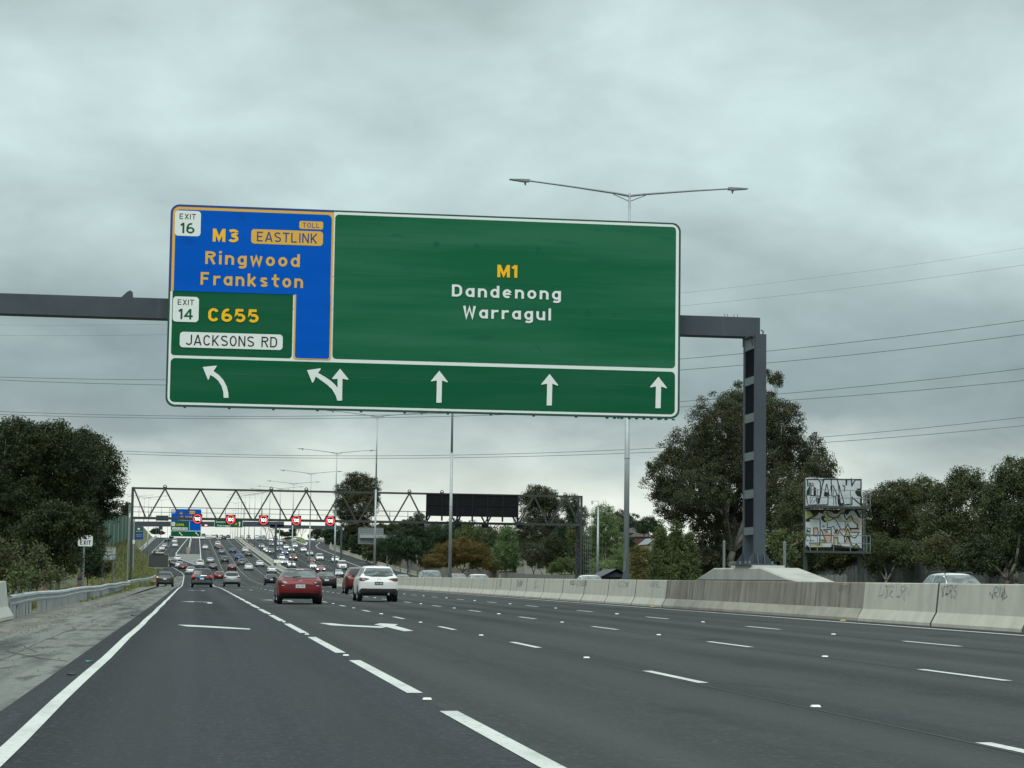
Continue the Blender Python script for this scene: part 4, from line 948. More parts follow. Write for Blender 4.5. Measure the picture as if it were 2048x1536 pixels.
# galvanised roadside posts beyond the right carriageway
def post(px, ytop, Y, zb, w, label, name='steel_post', m=GALVD, grp=None, cat='post', n=8):
    X = Xat(px, Y, 1120); r = MB(); zt = Zat(px, ytop, Y); r.tube((0,0,0),(0,0,zt-zb), w, w*.9, n); r.tube((0,0,zt-zb),(0,0,zt-zb+.03), w*1.15, w*.6, n)
    o = r.build(name, m, smooth=False); o.location = (X, Y, zb); setp(o, label, cat, grp); return o
post(1448,1083,75,0.1,.05,'grey steel post left of the gantry column','steel_post',GALVD,'grey posts behind the footing')
post(1527.5,1087,70,0.1,.045,'grey steel post directly in front of the gantry column base','steel_post',GALVD,'grey posts behind the footing')
post(1569,1085,74,0.1,.06,'grey steel post right of the gantry column','steel_post',GALVD,'grey posts behind the footing')
def cctv():
    Y = 225.; X = Xat(1195, Y); zt = Zat(1195, 1014, Y); r = empty('camera_pole', (X, Y, Hr(X, Y)), 0, 'white camera pole standing right of the truss gantry leg', 'pole'); z0 = r.location.z
    MB().tube((0,0,0),(0,0,zt-z0), .16, .09, 12).build('pole', GALV, r, True)
    mb = MB(); zz = Zat(1190,1002,Y)-z0; a = Xat(1183,Y)-X; mb.bar((0,0,zt-z0),(0,0,zz),.04); mb.bar((0,0,zz),(a,0,zz),.03); mb.build('arm', GALVD, r)
    mb = MB(); mb.tube((a,0,zz-.35),(a,0,zz), .10,.14,8); mb.build('camera', WHITEP, r)
cctv()
# cantilever sign seen from behind over the opposite carriageway
def cantilever():
    Y = 440.; x0, x1 = Xat(716.5,Y,1070), Xat(767.5,Y,1070); z1, z0 = Zat(742,1055.5,Y), Zat(742,1088.5,Y)
    xe = Xat(807,Y,1073)+1.2; r = empty('cantilever_gantry', (xe, Y, Hr(45,Y)), 0, 'grey cantilever arm reaching over the opposite carriageway from the trees', 'gantry'); L = Vector(r.location)
    zb = Zat(790,1073.5,Y)
    o = MB().box((x0+.3,Y-.5,zb-.35),(xe,Y+.1,zb+.35)).build('arm', GALV, r); o.data.transform(Matrix.Translation(-L))
    o = MB().box((xe,Y-.5,L.z-.4),(xe+.7,Y+.2,zb+.36)).build('leg', GALV, r); o.data.transform(Matrix.Translation(-L))
    r = empty('reversed_sign', ((x0+x1)/2, Y, z0), 0, 'pale grid backed rear of a road sign on the cantilever arm', 'road sign'); L = Vector(r.location)
    mb = MB(); mb.prism(rrect(x0,z0,x1,z1,.25), 'xz', Y+.3, Y+.36); o = mb.build('panel', mat('sign_back_grey', (.30,.34,.33), .6), r); o.data.transform(Matrix.Translation(-L))
    mb = MB()
    for k in range(15): x = x0+.1+(x1-x0-.2)*k/14; mb.bar((x,Y+.26,z0+.05),(x,Y+.26,z1-.05), .05)
    for k in range(9): z = z0+.1+(z1-z0-.2)*k/8; mb.bar((x0+.05,Y+.22,z),(x1-.05,Y+.22,z), .05)
    o = mb.build('rear_rail', mat('sign_rail_grey', (.17,.20,.20), .6), r); o.data.transform(Matrix.Translation(-L))
cantilever()
# ------------------------------------------------------------------ guardrail
def guardrail():
    fx = lambda Y: -4.75-.5*sstep(95, 200, Y); zg = lambda Y: Hr(-5, Y)-.09
    r = empty('guardrail', (-4.75, 57, zg(57)), 0, 'galvanised W beam guardrail on closely set posts along the left shoulder', 'guardrail'); L = Vector(r.location)
    sec = [(0,.02),(.07,.05),(.08,.10),(.0,.14),(.0,.18),(.08,.22),(.07,.27),(0,.31)]
    rnd = random.Random(3); mb = MB(); ys = np.arange(56.6, 172, 1.0); n = len(sec)
    for Y in ys:
        dx = .03*math.sin(Y*.35)+.015*math.sin(Y*1.1); dz = .02*math.sin(Y*.22)
        for a, b in sec: mb.v.append((fx(Y)+.10+a+dx, Y, zg(Y)+.37+b+dz))
    for j in range(len(ys)-1):
        for i in range(n-1): mb.f.append((j*n+i, j*n+i+1, (j+1)*n+i+1, (j+1)*n+i))
    o = mb.build('rail', GALV, r, fix=False); o.data.transform(Matrix.Translation(-L)); o.data.polygons.foreach_set('use_smooth', [False]*len(o.data.polygons))
    pm_ = MB().box((-.06,-.09,0),(.075,-.075,.62)).box((-.06,.075,0),(.075,.09,.62)).box((-.065,-.075,0),(-.05,.075,.62)).mesh('post'); pm_.materials.append(mat('post_steel', (.30,.335,.34), .55, .4))
    k = 0; Y = 57.2
    while Y < 157 and k < 99:
        if not (65.0 < Y < 68.2):
            o = mkobj('post', pm_, None, r); o.location = (fx(Y)-L.x, Y-L.y, zg(Y)-L.z-.02); o.rotation_euler = (0, 0, rnd.uniform(-.08,.08)); k += 1
        Y += 1.1 if Y < 65 else (1.6 if Y < 68 else 2.0)
    red = mat('red_reflector', (.42,.03,.03), .5)
    for px, lb in ((83,'nearest'),(149,'second'),(183,'third'),(206,'fourth'),(222,'farthest')):
        v = ray(px, 1178); Y = v.y/v.x*(-4.85); o = MB().box((-.04,-.02,0),(.04,.02,.12)).box((-.02,-.01,-.2),(.02,.01,0)).build('delineator', red); o.location = (fx(Y)-.03, Y, zg(Y)+.64)
        setp(o, '%s small red delineator sticking up behind the guardrail' % lb, 'delineator', 'red delineators on the guardrail')
    # second length of rail beyond, swinging away
    f2 = lambda Y: -5.35-.0*Y
    r2 = empty('guardrail', (-5.4,176,zg(176)), 0, 'far short length of guardrail between weeds and the parked dark SUV', 'guardrail'); L = Vector(r2.location); mb = MB(); ys = np.arange(176, 300, 3.0)
    for Y in ys:
        for a, b in sec: mb.v.append((-5.35+a, Y, zg(Y)+.40+b+.004*(Y-176)))
    for j in range(len(ys)-1):
        for i in range(n-1): mb.f.append((j*n+i, j*n+i+1, (j+1)*n+i+1, (j+1)*n+i))
    o = mb.build('rail', GALV, r2, fix=False); o.data.transform(Matrix.Translation(-L))
    for Y in np.arange(177, 298, 4.0): o = mkobj('post', pm_, None, r2); o.location = (-5.4-L.x, Y-L.y, zg(Y)-L.z); o.scale = (1,1,1.2)
guardrail()
# ------------------------------------------------------------------ small roadside signs on the left
def small_sign(name, px0, py0, px1, py1, Y, texts, label, face=SWHITE, border=None, posts=((.5,0),), zfoot=None, tm=SBLK):
    cx, cy = (px0+px1)/2, (py0+py1)/2; X, z = W(cx, cy, Y); w, h = wsize(cx, cy, px1-px0, py1-py0, Y)
    zf = Hg(X, Y)-.2; r = empty(name, (X, Y, zf), 0, label, 'road sign'); L = Vector(r.location); S = Sign(r, Y)
    if border: board(r, (X-w/2,z-h/2,X+w/2,z+h/2), Y, .08, .03, border); S.panel('face', (X-w/2+.05,z-h/2+.05,X+w/2-.05,z+h/2-.05), .06, 1, face)
    else: board(r, (X-w/2,z-h/2,X+w/2,z+h/2), Y, .08, .03, face)
    if texts: S.text(texts, 'lettering', tm, 2.2)
    for fx, hgt in posts:
        o = MB().tube((X-w/2+w*fx, Y+.07, zf),(X-w/2+w*fx, Y+.07, z+h/2-.05), .045).build('post', GALVD, r); o.data.transform(Matrix.Translation(-L))
    return r
small_sign('exit_sign', 156, 1070, 185.5, 1092.5, 101, [('EXIT',171,1085,22,8.5,.03,1.0)], 'white EXIT sign half hidden by the dark left tree', posts=((.42,0),))
small_sign('hazard_sign', 204, 1093, 232.5, 1120.5, 150, [('REPORT',218.3,1097,20.5,4,.012,1.05),('ROAD',218.2,1103.3,13.5,4,.012,1.05),('HAZARDS',218.3,1110,25,4,.012,1.05),('13 11 70',219,1116.8,23,4,.012,1.05)],
           'white sign reading REPORT ROAD HAZARDS 13 11 70 beside the dark left tree', border=mat('sign_edge_grey', (.25,.27,.27), .5), posts=((.05,0),(.8,0)))
# blue and green service sign up on the bank
def blue_green():
    Y = 400.; r = small_sign('service_sign', 269, 1053.5, 287, 1079, Y, None, 'small blue and green service sign on a post by the bank', face=mat('sign_dull_blue', (.02,.075,.24), .5), posts=((.2,0),(.8,0)))
    S = Sign(r, Y); X0, z0 = W(269.3, 1066, Y); X1, z1 = W(286.6, 1054, Y); S.panel('green_panel', (X0,z0,X1,z1), .1, 1.2, mat('sign_dull_green', (.02,.10,.07), .5))
    S.poly('emblem', [[(275,1056),(280,1056),(280,1058.5),(277.5,1060),(275,1058.5)]], SWHITE, 2.4)
    S.poly('lettering_line', [[(272,1061.8),(284,1061.8),(284,1063),(272,1063)],[(272,1069),(284,1069),(284,1070),(272,1070)],[(272,1072),(283,1072),(283,1073),(272,1073)]], mat('sign_dull_white', (.35,.42,.45), .6), 2.4)
blue_green()
for (px, yt, Y, w, lb) in ((255.3,1010,236,.06,'thin white pole left of the truss leg'),(258.8,1006,300,.07,'thin pale pole between noise wall and truss leg'),(266,1038,330,.12,'pale pole with a small white box beside the truss leg')):
    X = Xat(px, Y, 1100); post(px, yt, Y, Hg(X, Y)-.3, w, lb, 'utility_pole', GALV, None, 'pole')
Y = 328; c = onY(266.2, 1083.5, Y); o = MB().box((-.28,-.1,-.28),(.28,.1,.28)).build('control_box', WHITEP); o.location = tuple(c); setp(o, 'small white box fixed to the pale pole beside the truss leg', 'box')
# small green signs far at the ramp crest
small_sign('far_green_sign', 312, 1031, 337, 1041.5, 640, None, 'far dark green sign rear above the exit ramp left of the exit sign', face=mat('sign_far_green', (.015,.06,.045), .6), posts=((.05,0),(.95,0)))
small_sign('far_green_sign', 317.3, 1053, 325.3, 1059.5, 700, None, 'tiny dark green sign over the ramp crest', face=MATS['sign_far_green'], posts=((.05,0),))
# portable message trailer on the shoulder
def trailer():
    Y = 262.; X0, z0 = W(295.5,1135,Y); X1, z1 = W(337.5,1108.5,Y); X = (X0+X1)/2; zg = Hr(-4,Y)
    r = empty('message_trailer', (X,Y,zg), 0, 'portable dark message board trailer on the shoulder ahead of the dark SUV', 'trailer sign'); L = Vector(r.location)
    def B(mb, nm, m):
        o = mb.build(nm, m, r); o.data.transform(Matrix.Translation(-L)); return o
    B(MB().box((X0,Y,z0),(X1,Y+.2,z1)), 'cabinet', mat('trailer_frame', (.30,.30,.17), .6))
    B(MB().box((X0+.06,Y-.012,z0+.06),(X1-.06,Y-.002,z1-.06)), 'screen', mat('dark_screen', (.055,.06,.066), .6))
    a, b = W(311,1107.3,Y), W(327,1104.6,Y); B(MB().box((a[0],Y,a[1]),(b[0],Y+.8,b[1])), 'solar_panel', WHITEP)
    a, b = W(303,1107.8,Y), W(328,1106.6,Y); B(MB().box((a[0],Y-.1,a[1]),(b[0],Y+.7,b[1]-.0)), 'roof_frame', BLACKP)
    a, b = W(308,1136.5,Y), W(326,1135,Y); B(MB().box((a[0],Y,a[1]),(b[0],Y+.3,b[1])), 'lower_rail', mat('tan_rail', (.45,.42,.36), .6))
    B(MB().bar((X,Y+.1,zg+.5),(X,Y+.1,z0), .13), 'mast', STEEL)
    B(MB().box((X-.9,Y-1.0,zg+.42),(X+.9,Y+1.0,zg+.62)).box((X-.07,Y+1,zg+.42),(X+.07,Y+2.4,zg+.55)), 'chassis', mat('trailer_orange', (.5,.28,.05), .6))
    for s in (-1,1): B(MB().tube((X+s*.95-.1,Y,zg+.32),(X+s*.95+.1,Y,zg+.32), .32,n=16), 'wheel', TYRE)
trailer()
# ------------------------------------------------------------------ green noise wall on the bank
def noise_wall():
    fx = lambda Y: -12.2-1.2*sstep(230, 450, Y); ys = list(np.arange(225, 452, 24.0)); zb = lambda Y: Hg(fx(Y), Y)-.4
    r = empty('noise_wall', (fx(225),225,zb(225)), 0, 'tall translucent green panel noise wall with white posts on the left bank', 'noise wall'); L = Vector(r.location)
    gm = mat('green_acrylic', (.03,.125,.07), .6, spec=.2, noise=[((.1,.35,.1),(.02,.075,.05),.4,.6,.9),((.1,1.5,.1),(.06,.16,.11),.55,.7,.6)])
    top = lambda Y: zb(Y)+5.4
    for a, b in zip(ys, ys[1:]):
        mb = MB(); mb.v = [(fx(a)-.03,a,zb(a)),(fx(b)-.03,b,zb(b)),(fx(b)-.03,b,top(b)),(fx(a)-.03,a,top(a)),(fx(a)+.03,a,zb(a)),(fx(b)+.03,b,zb(b)),(fx(b)+.03,b,top(b)),(fx(a)+.03,a,top(a))]
        mb.f = [(0,1,2,3),(7,6,5,4),(0,4,5,1),(3,2,6,7),(0,3,7,4),(1,5,6,2)]; o = mb.build('wall_panel', gm, r); o.data.transform(Matrix.Translation(-L))
    for i, a in enumerate(ys):
        o = MB().box((fx(a)-.1,a-.25,zb(a)),(fx(a)+.16,a+.25,top(a)-.3)).build('post', mat('noise_post', (.40,.42,.39), .7), r); o.data.transform(Matrix.Translation(-L))
noise_wall()
# ------------------------------------------------------------------ timber fence right of the opposite carriageway
def fence(name, pts, hgt, m, label, pw=.35):
    (x0,y0),(x1,y1) = pts; mb = MB(); n = int(math.hypot(x1-x0, y1-y0)/pw); rnd = random.Random(8)
    for k in range(n):
        t, u = k/n, (k+.93)/n; a = (x0+(x1-x0)*t, y0+(y1-y0)*t); b = (x0+(x1-x0)*u, y0+(y1-y0)*u); h = hgt+rnd.uniform(-.07,.07)
        za = Hr(a[0],a[1])-.2; mb.add([(a[0],a[1],za),(b[0],b[1],za),(b[0],b[1],za+h),(a[0],a[1],za+h),(a[0]+.03,a[1],za),(b[0]+.03,b[1],za),(b[0]+.03,b[1],za+h),(a[0]+.03,a[1],za+h)],[(0,1,2,3),(7,6,5,4),(3,2,6,7),(0,3,7,4),(1,5,6,2)])
    o = mb.build(name, m, fix=False); setp(o, label, 'fence'); return o
fence('timber_fence', ((45.4,330),(45.8,575)), 2.35, mat('weathered_paling', (.19,.17,.135), .9, noise=[((1,3,.3),(.12,.11,.09),.42,.62,.8),((1,.3,.5),(.26,.24,.20),.5,.7,.6)], coords='World'), 'long weathered brown timber paling fence beside the opposite carriageway')
fence('grey_fence', ((45.4,150),(45.4,328)), 2.15, mat('grey_paling', (.20,.21,.19), .9, noise=[((1,2,.3),(.12,.125,.11),.42,.62,.8)], coords='World'), 'low grey timber fence behind the barrier under the truss right end')
o = MB(); 
for Y in np.arange(96, 250, 4.0): o.box((55.0,Y,Hr(45,Y)-.2),(55.3,Y+3.4,2.9)); o.box((54.9,Y+3.4,Hr(45,Y)-.2),(55.25,Y+3.9,2.8))
setp(o.build('boundary_wall', mat('shaded_panel_wall', (.085,.098,.10), .9, noise=[((.4,.4,.4),(.03,.035,.034),.42,.6,.9)], coords='World')), 'grey panel wall behind the tree trunks at right', 'wall')  # shade under the trees is put into this dark mottled wall colour
# ------------------------------------------------------------------ overhead wires
def wire(pts, Y0, Y1, w, label):
    xs = [p[0] for p in pts]; co = np.polyfit(xs, [p[1] for p in pts], len(pts)-1 if len(pts) < 4 else 2)
    mb = MB(); P = []; n = 40; xa, xb = -260, 2300
    for i in range(n+1):
        t = i/n; px = xa+(xb-xa)*t; P.append(onY(px, float(np.polyval(co, px)), Y0+(Y1-Y0)*t))
    mb.path(P, w, 5); o = mb.build('power_line', mat('wire_grey', (.07,.08,.085), .6), fix=False); setp(o, label, 'power line', 'overhead power lines')
wire([(0,754),(1362,718),(2048,641)], 300, 210, .030, 'upper thin wire of the highest crossing pair at left, passing behind the big sign')
wire([(0,760),(1362,740),(2048,669)], 300, 210, .030, 'lower thin wire of the highest crossing pair at left, passing behind the big sign')
wire([(0,823),(1362,803),(2048,737)], 320, 230, .031, 'upper wire of the pair skimming the bottom edge of the big sign')
wire([(0,829),(1362,814),(2048,761)], 320, 230, .031, 'lower wire of the pair skimming the bottom edge of the big sign')
wire([(240,901),(880,914),(1330,892),(2048,835)], 340, 250, .031, 'upper wire of the lowest pair, crossing just above the truss')
wire([(240,907),(880,917),(1640,884),(2048,852)], 340, 250, .031, 'lower wire of the lowest pair, crossing just above the truss')
wire([(0,671),(1362,612),(2048,530)], 380, 290, .016, 'faint wire crossing right sky above the gantry beam, lower of two')
wire([(0,650),(1362,586),(2048,496)], 380, 290, .013, 'faint wire crossing right sky above the gantry beam, topmost')
# ------------------------------------------------------------------ cars (built facing +Y, rear toward the camera)
# station: y, z_low, z_belt, z_top, half width at belt, half width at the top
TYPES = {
'hatch': dict(L=4.35, st=[(-2.17,.36,.80,.84,.70,.60),(-2.12,.27,.93,.96,.83,.70),(-1.98,.24,.98,1.04,.885,.66),(-1.62,.22,.98,1.32,.90,.60),(-1.40,.21,.97,1.405,.90,.60),(-.6,.19,.96,1.45,.90,.61),(.15,.19,.95,1.42,.90,.61),(.55,.19,.94,1.33,.90,.62),(1.22,.20,.93,.985,.89,.74),(1.75,.21,.84,.87,.865,.70),(2.08,.22,.70,.72,.78,.62),(2.18,.30,.55,.57,.66,.5)],
   rw=[(-.60,1.06),(.60,1.06),(.64,1.10),(.55,1.34),(-.55,1.34),(-.64,1.10)], wh=(-1.35,1.33), r=.32),
'sedan': dict(L=4.6, st=[(-2.30,.36,.80,.84,.68,.58),(-2.25,.27,.94,.97,.83,.70),(-2.0,.24,.98,1.02,.885,.70),(-1.70,.22,.98,1.06,.90,.68),(-1.05,.21,.97,1.36,.90,.60),(-.6,.19,.96,1.42,.90,.60),(.1,.19,.95,1.42,.90,.61),(.5,.19,.94,1.33,.90,.62),(1.22,.20,.93,.985,.89,.74),(1.85,.21,.84,.87,.865,.70),(2.2,.22,.70,.72,.78,.62),(2.3,.30,.55,.57,.66,.5)],
   rw=[(-.62,1.08),(.62,1.08),(.56,1.34),(-.56,1.34)], wh=(-1.40,1.40), r=.32),
'suv': dict(L=4.55, st=[(-2.27,.42,.92,.96,.72,.64),(-2.22,.33,1.05,1.08,.85,.74),(-2.10,.30,1.12,1.20,.90,.70),(-1.86,.28,1.12,1.52,.915,.62),(-1.62,.27,1.11,1.60,.915,.63),(-.6,.25,1.09,1.655,.915,.65),(.2,.25,1.08,1.62,.915,.65),(.65,.25,1.07,1.50,.915,.66),(1.18,.26,1.05,1.11,.905,.78),(1.8,.28,.98,1.01,.885,.74),(2.18,.30,.82,.84,.80,.66),(2.27,.38,.66,.68,.68,.54)],
   rw=[(-.62,1.21),(-.3,1.16),(.3,1.16),(.62,1.21),(.69,1.28),(.57,1.49),(-.57,1.49),(-.69,1.28)], wh=(-1.38,1.36), r=.36),
'mpv': dict(L=4.9, st=[(-2.45,.42,.98,1.02,.80,.74),(-2.41,.30,1.08,1.12,.91,.84),(-2.34,.28,1.14,1.22,.95,.80),(-2.16,.26,1.14,1.66,.96,.74),(-1.95,.25,1.13,1.73,.96,.74),(-.5,.23,1.10,1.76,.96,.75),(.6,.23,1.06,1.70,.96,.74),(1.0,.23,1.02,1.56,.96,.74),(1.75,.24,.96,1.02,.93,.80),(2.15,.25,.86,.89,.90,.74),(2.38,.27,.70,.72,.82,.64),(2.45,.36,.58,.60,.68,.54)],
   rw=[(-.72,1.16),(.72,1.16),(.76,1.22),(.69,1.62),(-.69,1.62),(-.76,1.22)], wh=(-1.45,1.50), r=.34),
'van': dict(L=4.7, st=[(-2.35,.42,1.1,1.14,.76,.70),(-2.31,.32,1.20,1.24,.86,.78),(-2.26,.30,1.22,1.40,.88,.78),(-2.16,.28,1.22,1.86,.89,.74),(-2.0,.27,1.22,1.94,.89,.74),(-.5,.26,1.22,1.98,.89,.75),(.9,.26,1.20,1.95,.89,.74),(1.35,.26,1.16,1.84,.89,.73),(2.05,.28,1.10,1.20,.87,.76),(2.2,.30,1.02,1.06,.85,.72),(2.32,.32,.80,.82,.80,.66),(2.37,.40,.62,.64,.68,.54)],
   rw=[(-.66,1.26),(.66,1.26),(.62,1.74),(-.62,1.74)], wh=(-1.35,1.40), r=.33),
}
def loft(st):
    rows = []
    for i, (y, zl, zb, zt, wb, wt) in enumerate(st):
        cab = zt-zb
        c = min(1.0, max(0.0, cab/.3))
        pr = [(0,zl),(.55*wb,zl),(.90*wb,zl+.01),(wb*.985,zl+.14),(wb*1.0,zl+.40*(zb-zl)),(wb*1.005,zl+.66*(zb-zl)),(wb*.985,zb-.07),(wb*.955,zb),
              (wb*.93*c+(1-c)*(wb*.90),zb+.03+.0*c if c > .3 else zb+.3*cab),(wt+ (.035 if c>.3 else .02),zt-.12*c-.005),(wt-.03,zt-.025*c),(wt*.62,zt-.004),(0,zt+.008)]
        rows.append([(x, y, z) for x, z in pr])
    def shrink(row, k, dy):
        zc = (row[0][2]+row[-1][2])/2; return [(x*k, y+dy, zc+(z-zc)*k) for x, y, z in row]
    s = -1
    rows = [shrink(rows[0], .02, -.05), shrink(rows[0], .55, -.048), shrink(rows[0], .90, -.03)]+rows+[shrink(rows[-1], .88, .03), shrink(rows[-1], .5, .05), shrink(rows[-1], .02, .055)]
    n = len(rows[0]); vs, fs = [], []; full = 2*n-2
    for r in rows:
        ring = r + [(-x, y, z) for x, y, z in r[-2:0:-1]]; vs += ring
    for j in range(len(rows)-1):
        for i in range(full): fs.append((j*full+i, j*full+(i+1)%full, (j+1)*full+(i+1)%full, (j+1)*full+i))
    fs.append(tuple(range(full))); m = (len(rows)-1)*full; fs.append(tuple(reversed(range(m, m+full))))
    return vs, fs
def subsurf(vs, fs, lv=2):
    me = bpy.data.meshes.new('tmp'); me.from_pydata(vs, [], fs); bm = bmesh.new(); bm.from_mesh(me); bmesh.ops.recalc_face_normals(bm, faces=bm.faces); bm.to_mesh(me); bm.free()
    o = bpy.data.objects.new('tmp', me); COL.objects.link(o); md = o.modifiers.new('s', 'SUBSURF'); md.levels = lv; md.render_levels = lv
    dg = bpy.context.evaluated_depsgraph_get(); r = bpy.data.meshes.new_from_object(o.evaluated_get(dg)); bpy.data.objects.remove(o); return r
def decal(bvh, poly, d, off=.008, step=.07, depth=None):
    """poly in (x,z) for d=+-Y or (y,z) for d=+-X: a conforming patch just proud of the body"""
    us = [p[0] for p in poly]; vs_ = [p[1] for p in poly]; pts = []
    n = len(poly)
    for i in range(n):
        a, b = Vector(poly[i]), Vector(poly[(i+1)%n]); k = max(1, int((b-a).length/step))
        for j in range(k): pts.append(a+(b-a)*j/k)
    nb = len(pts); edges = [(i, (i+1)%nb) for i in range(nb)]
    def inside(p):
        c = False
        for i in range(n):
            a, b = poly[i], poly[(i+1)%n]
            if (a[1] > p[1]) != (b[1] > p[1]) and p[0] < (b[0]-a[0])*(p[1]-a[1])/(b[1]-a[1])+a[0]: c = not c
        return c
    u = min(us)+step/2
    while u < max(us):
        v = min(vs_)+step/2
        while v < max(vs_):
            if inside((u, v)) and min((Vector((u, v))-q).length for q in pts[:nb]) > step*.4: pts.append(Vector((u, v)))
            v += step
        u += step
    r = delaunay_2d_cdt([Vector(p) for p in pts], edges, [], 1, 1e-5)
    V, F_ = [], []
    for p in r[0]:
        if d in ('+y','-y'):
            s = 1 if d == '+y' else -1; hit = bvh.ray_cast(Vector((p[0], -8*s, p[1])), Vector((0, s, 0)))
        else:
            s = 1 if d == '+x' else -1; hit = bvh.ray_cast(Vector((-8*s, p[0], p[1])), Vector((s, 0, 0)))
        if hit[0] is None: V.append(None)
        else: V.append(hit[0]+hit[1]*off if hit[1].dot(Vector((0,-s,0)) if d[1]=='y' else Vector((-s,0,0))) > 0 else hit[0]-hit[1]*off)
    mb = MB(); mp = {}
    for i, v in enumerate(V):
        if v is not None: mp[i] = len(mb.v); mb.v.append(tuple(v))
    for f in r[2]:
        if all(i in mp for i in f):
            a, b, c = (Vector(mb.v[mp[i]]) for i in f[:3])
            if max((a-b).length, (b-c).length, (a-c).length) < .6: mb.f.append(tuple(mp[i] for i in f))
    return mb
def mir(p): return [(-a, b) for a, b in p]
def ring(y, r, n=20, a0=0, a1=2*math.pi, z=0): return [(y+r*math.cos(a0+(a1-a0)*i/n), z+r*math.sin(a0+(a1-a0)*i/n)) for i in range(n)]
def wheel_meshes(r, w=.22):
    mb = MB(); pr = [(-w/2,r*.70),(-w/2,r*.93),(-w/2+.03,r*.99),(0,r),(w/2-.03,r*.99),(w/2,r*.93),(w/2,r*.70)]; n = 28
    for x, q in pr:
        for i in range(n): t = 2*math.pi*i/n; mb.v.append((x, q*math.cos(t), q*math.sin(t)))
    for j in range(len(pr)-1):
        for i in range(n): mb.f.append((j*n+i, j*n+(i+1)%n, (j+1)*n+(i+1)%n, (j+1)*n+i))
    m0 = len(mb.v); mb.f.append(tuple(range(n))); mb.f.append(tuple(reversed(range(6*n, 7*n))))
    rim = MB()
    for s in (-1, 1):
        xx = s*(w/2+.004); rim.tube((xx-.003*s,0,0),(xx+.004*s,0,0), r*.14, r*.12, 10)
        for k in range(5):
            a = 2*math.pi*k/5+.3; rim.bar((xx,0,0),(xx,r*.66*math.cos(a),r*.66*math.sin(a)), .012, .055, up=(1,0,0))
        for i in range(24):
            t, u = 2*math.pi*i/24, 2*math.pi*(i+1)/24; rim.add([(xx,r*.69*math.cos(t),r*.69*math.sin(t)),(xx,r*.69*math.cos(u),r*.69*math.sin(u)),(xx,r*.60*math.cos(u),r*.60*math.sin(u)),(xx,r*.60*math.cos(t),r*.60*math.sin(t))],[(0,1,2,3)])
    return mb, rim
CACHE = {}
def plate(mb_txt, x, y, z, txt, s):
    text_on(mb_txt, txt, x, z, .30, .07, y, .03, 1.0)
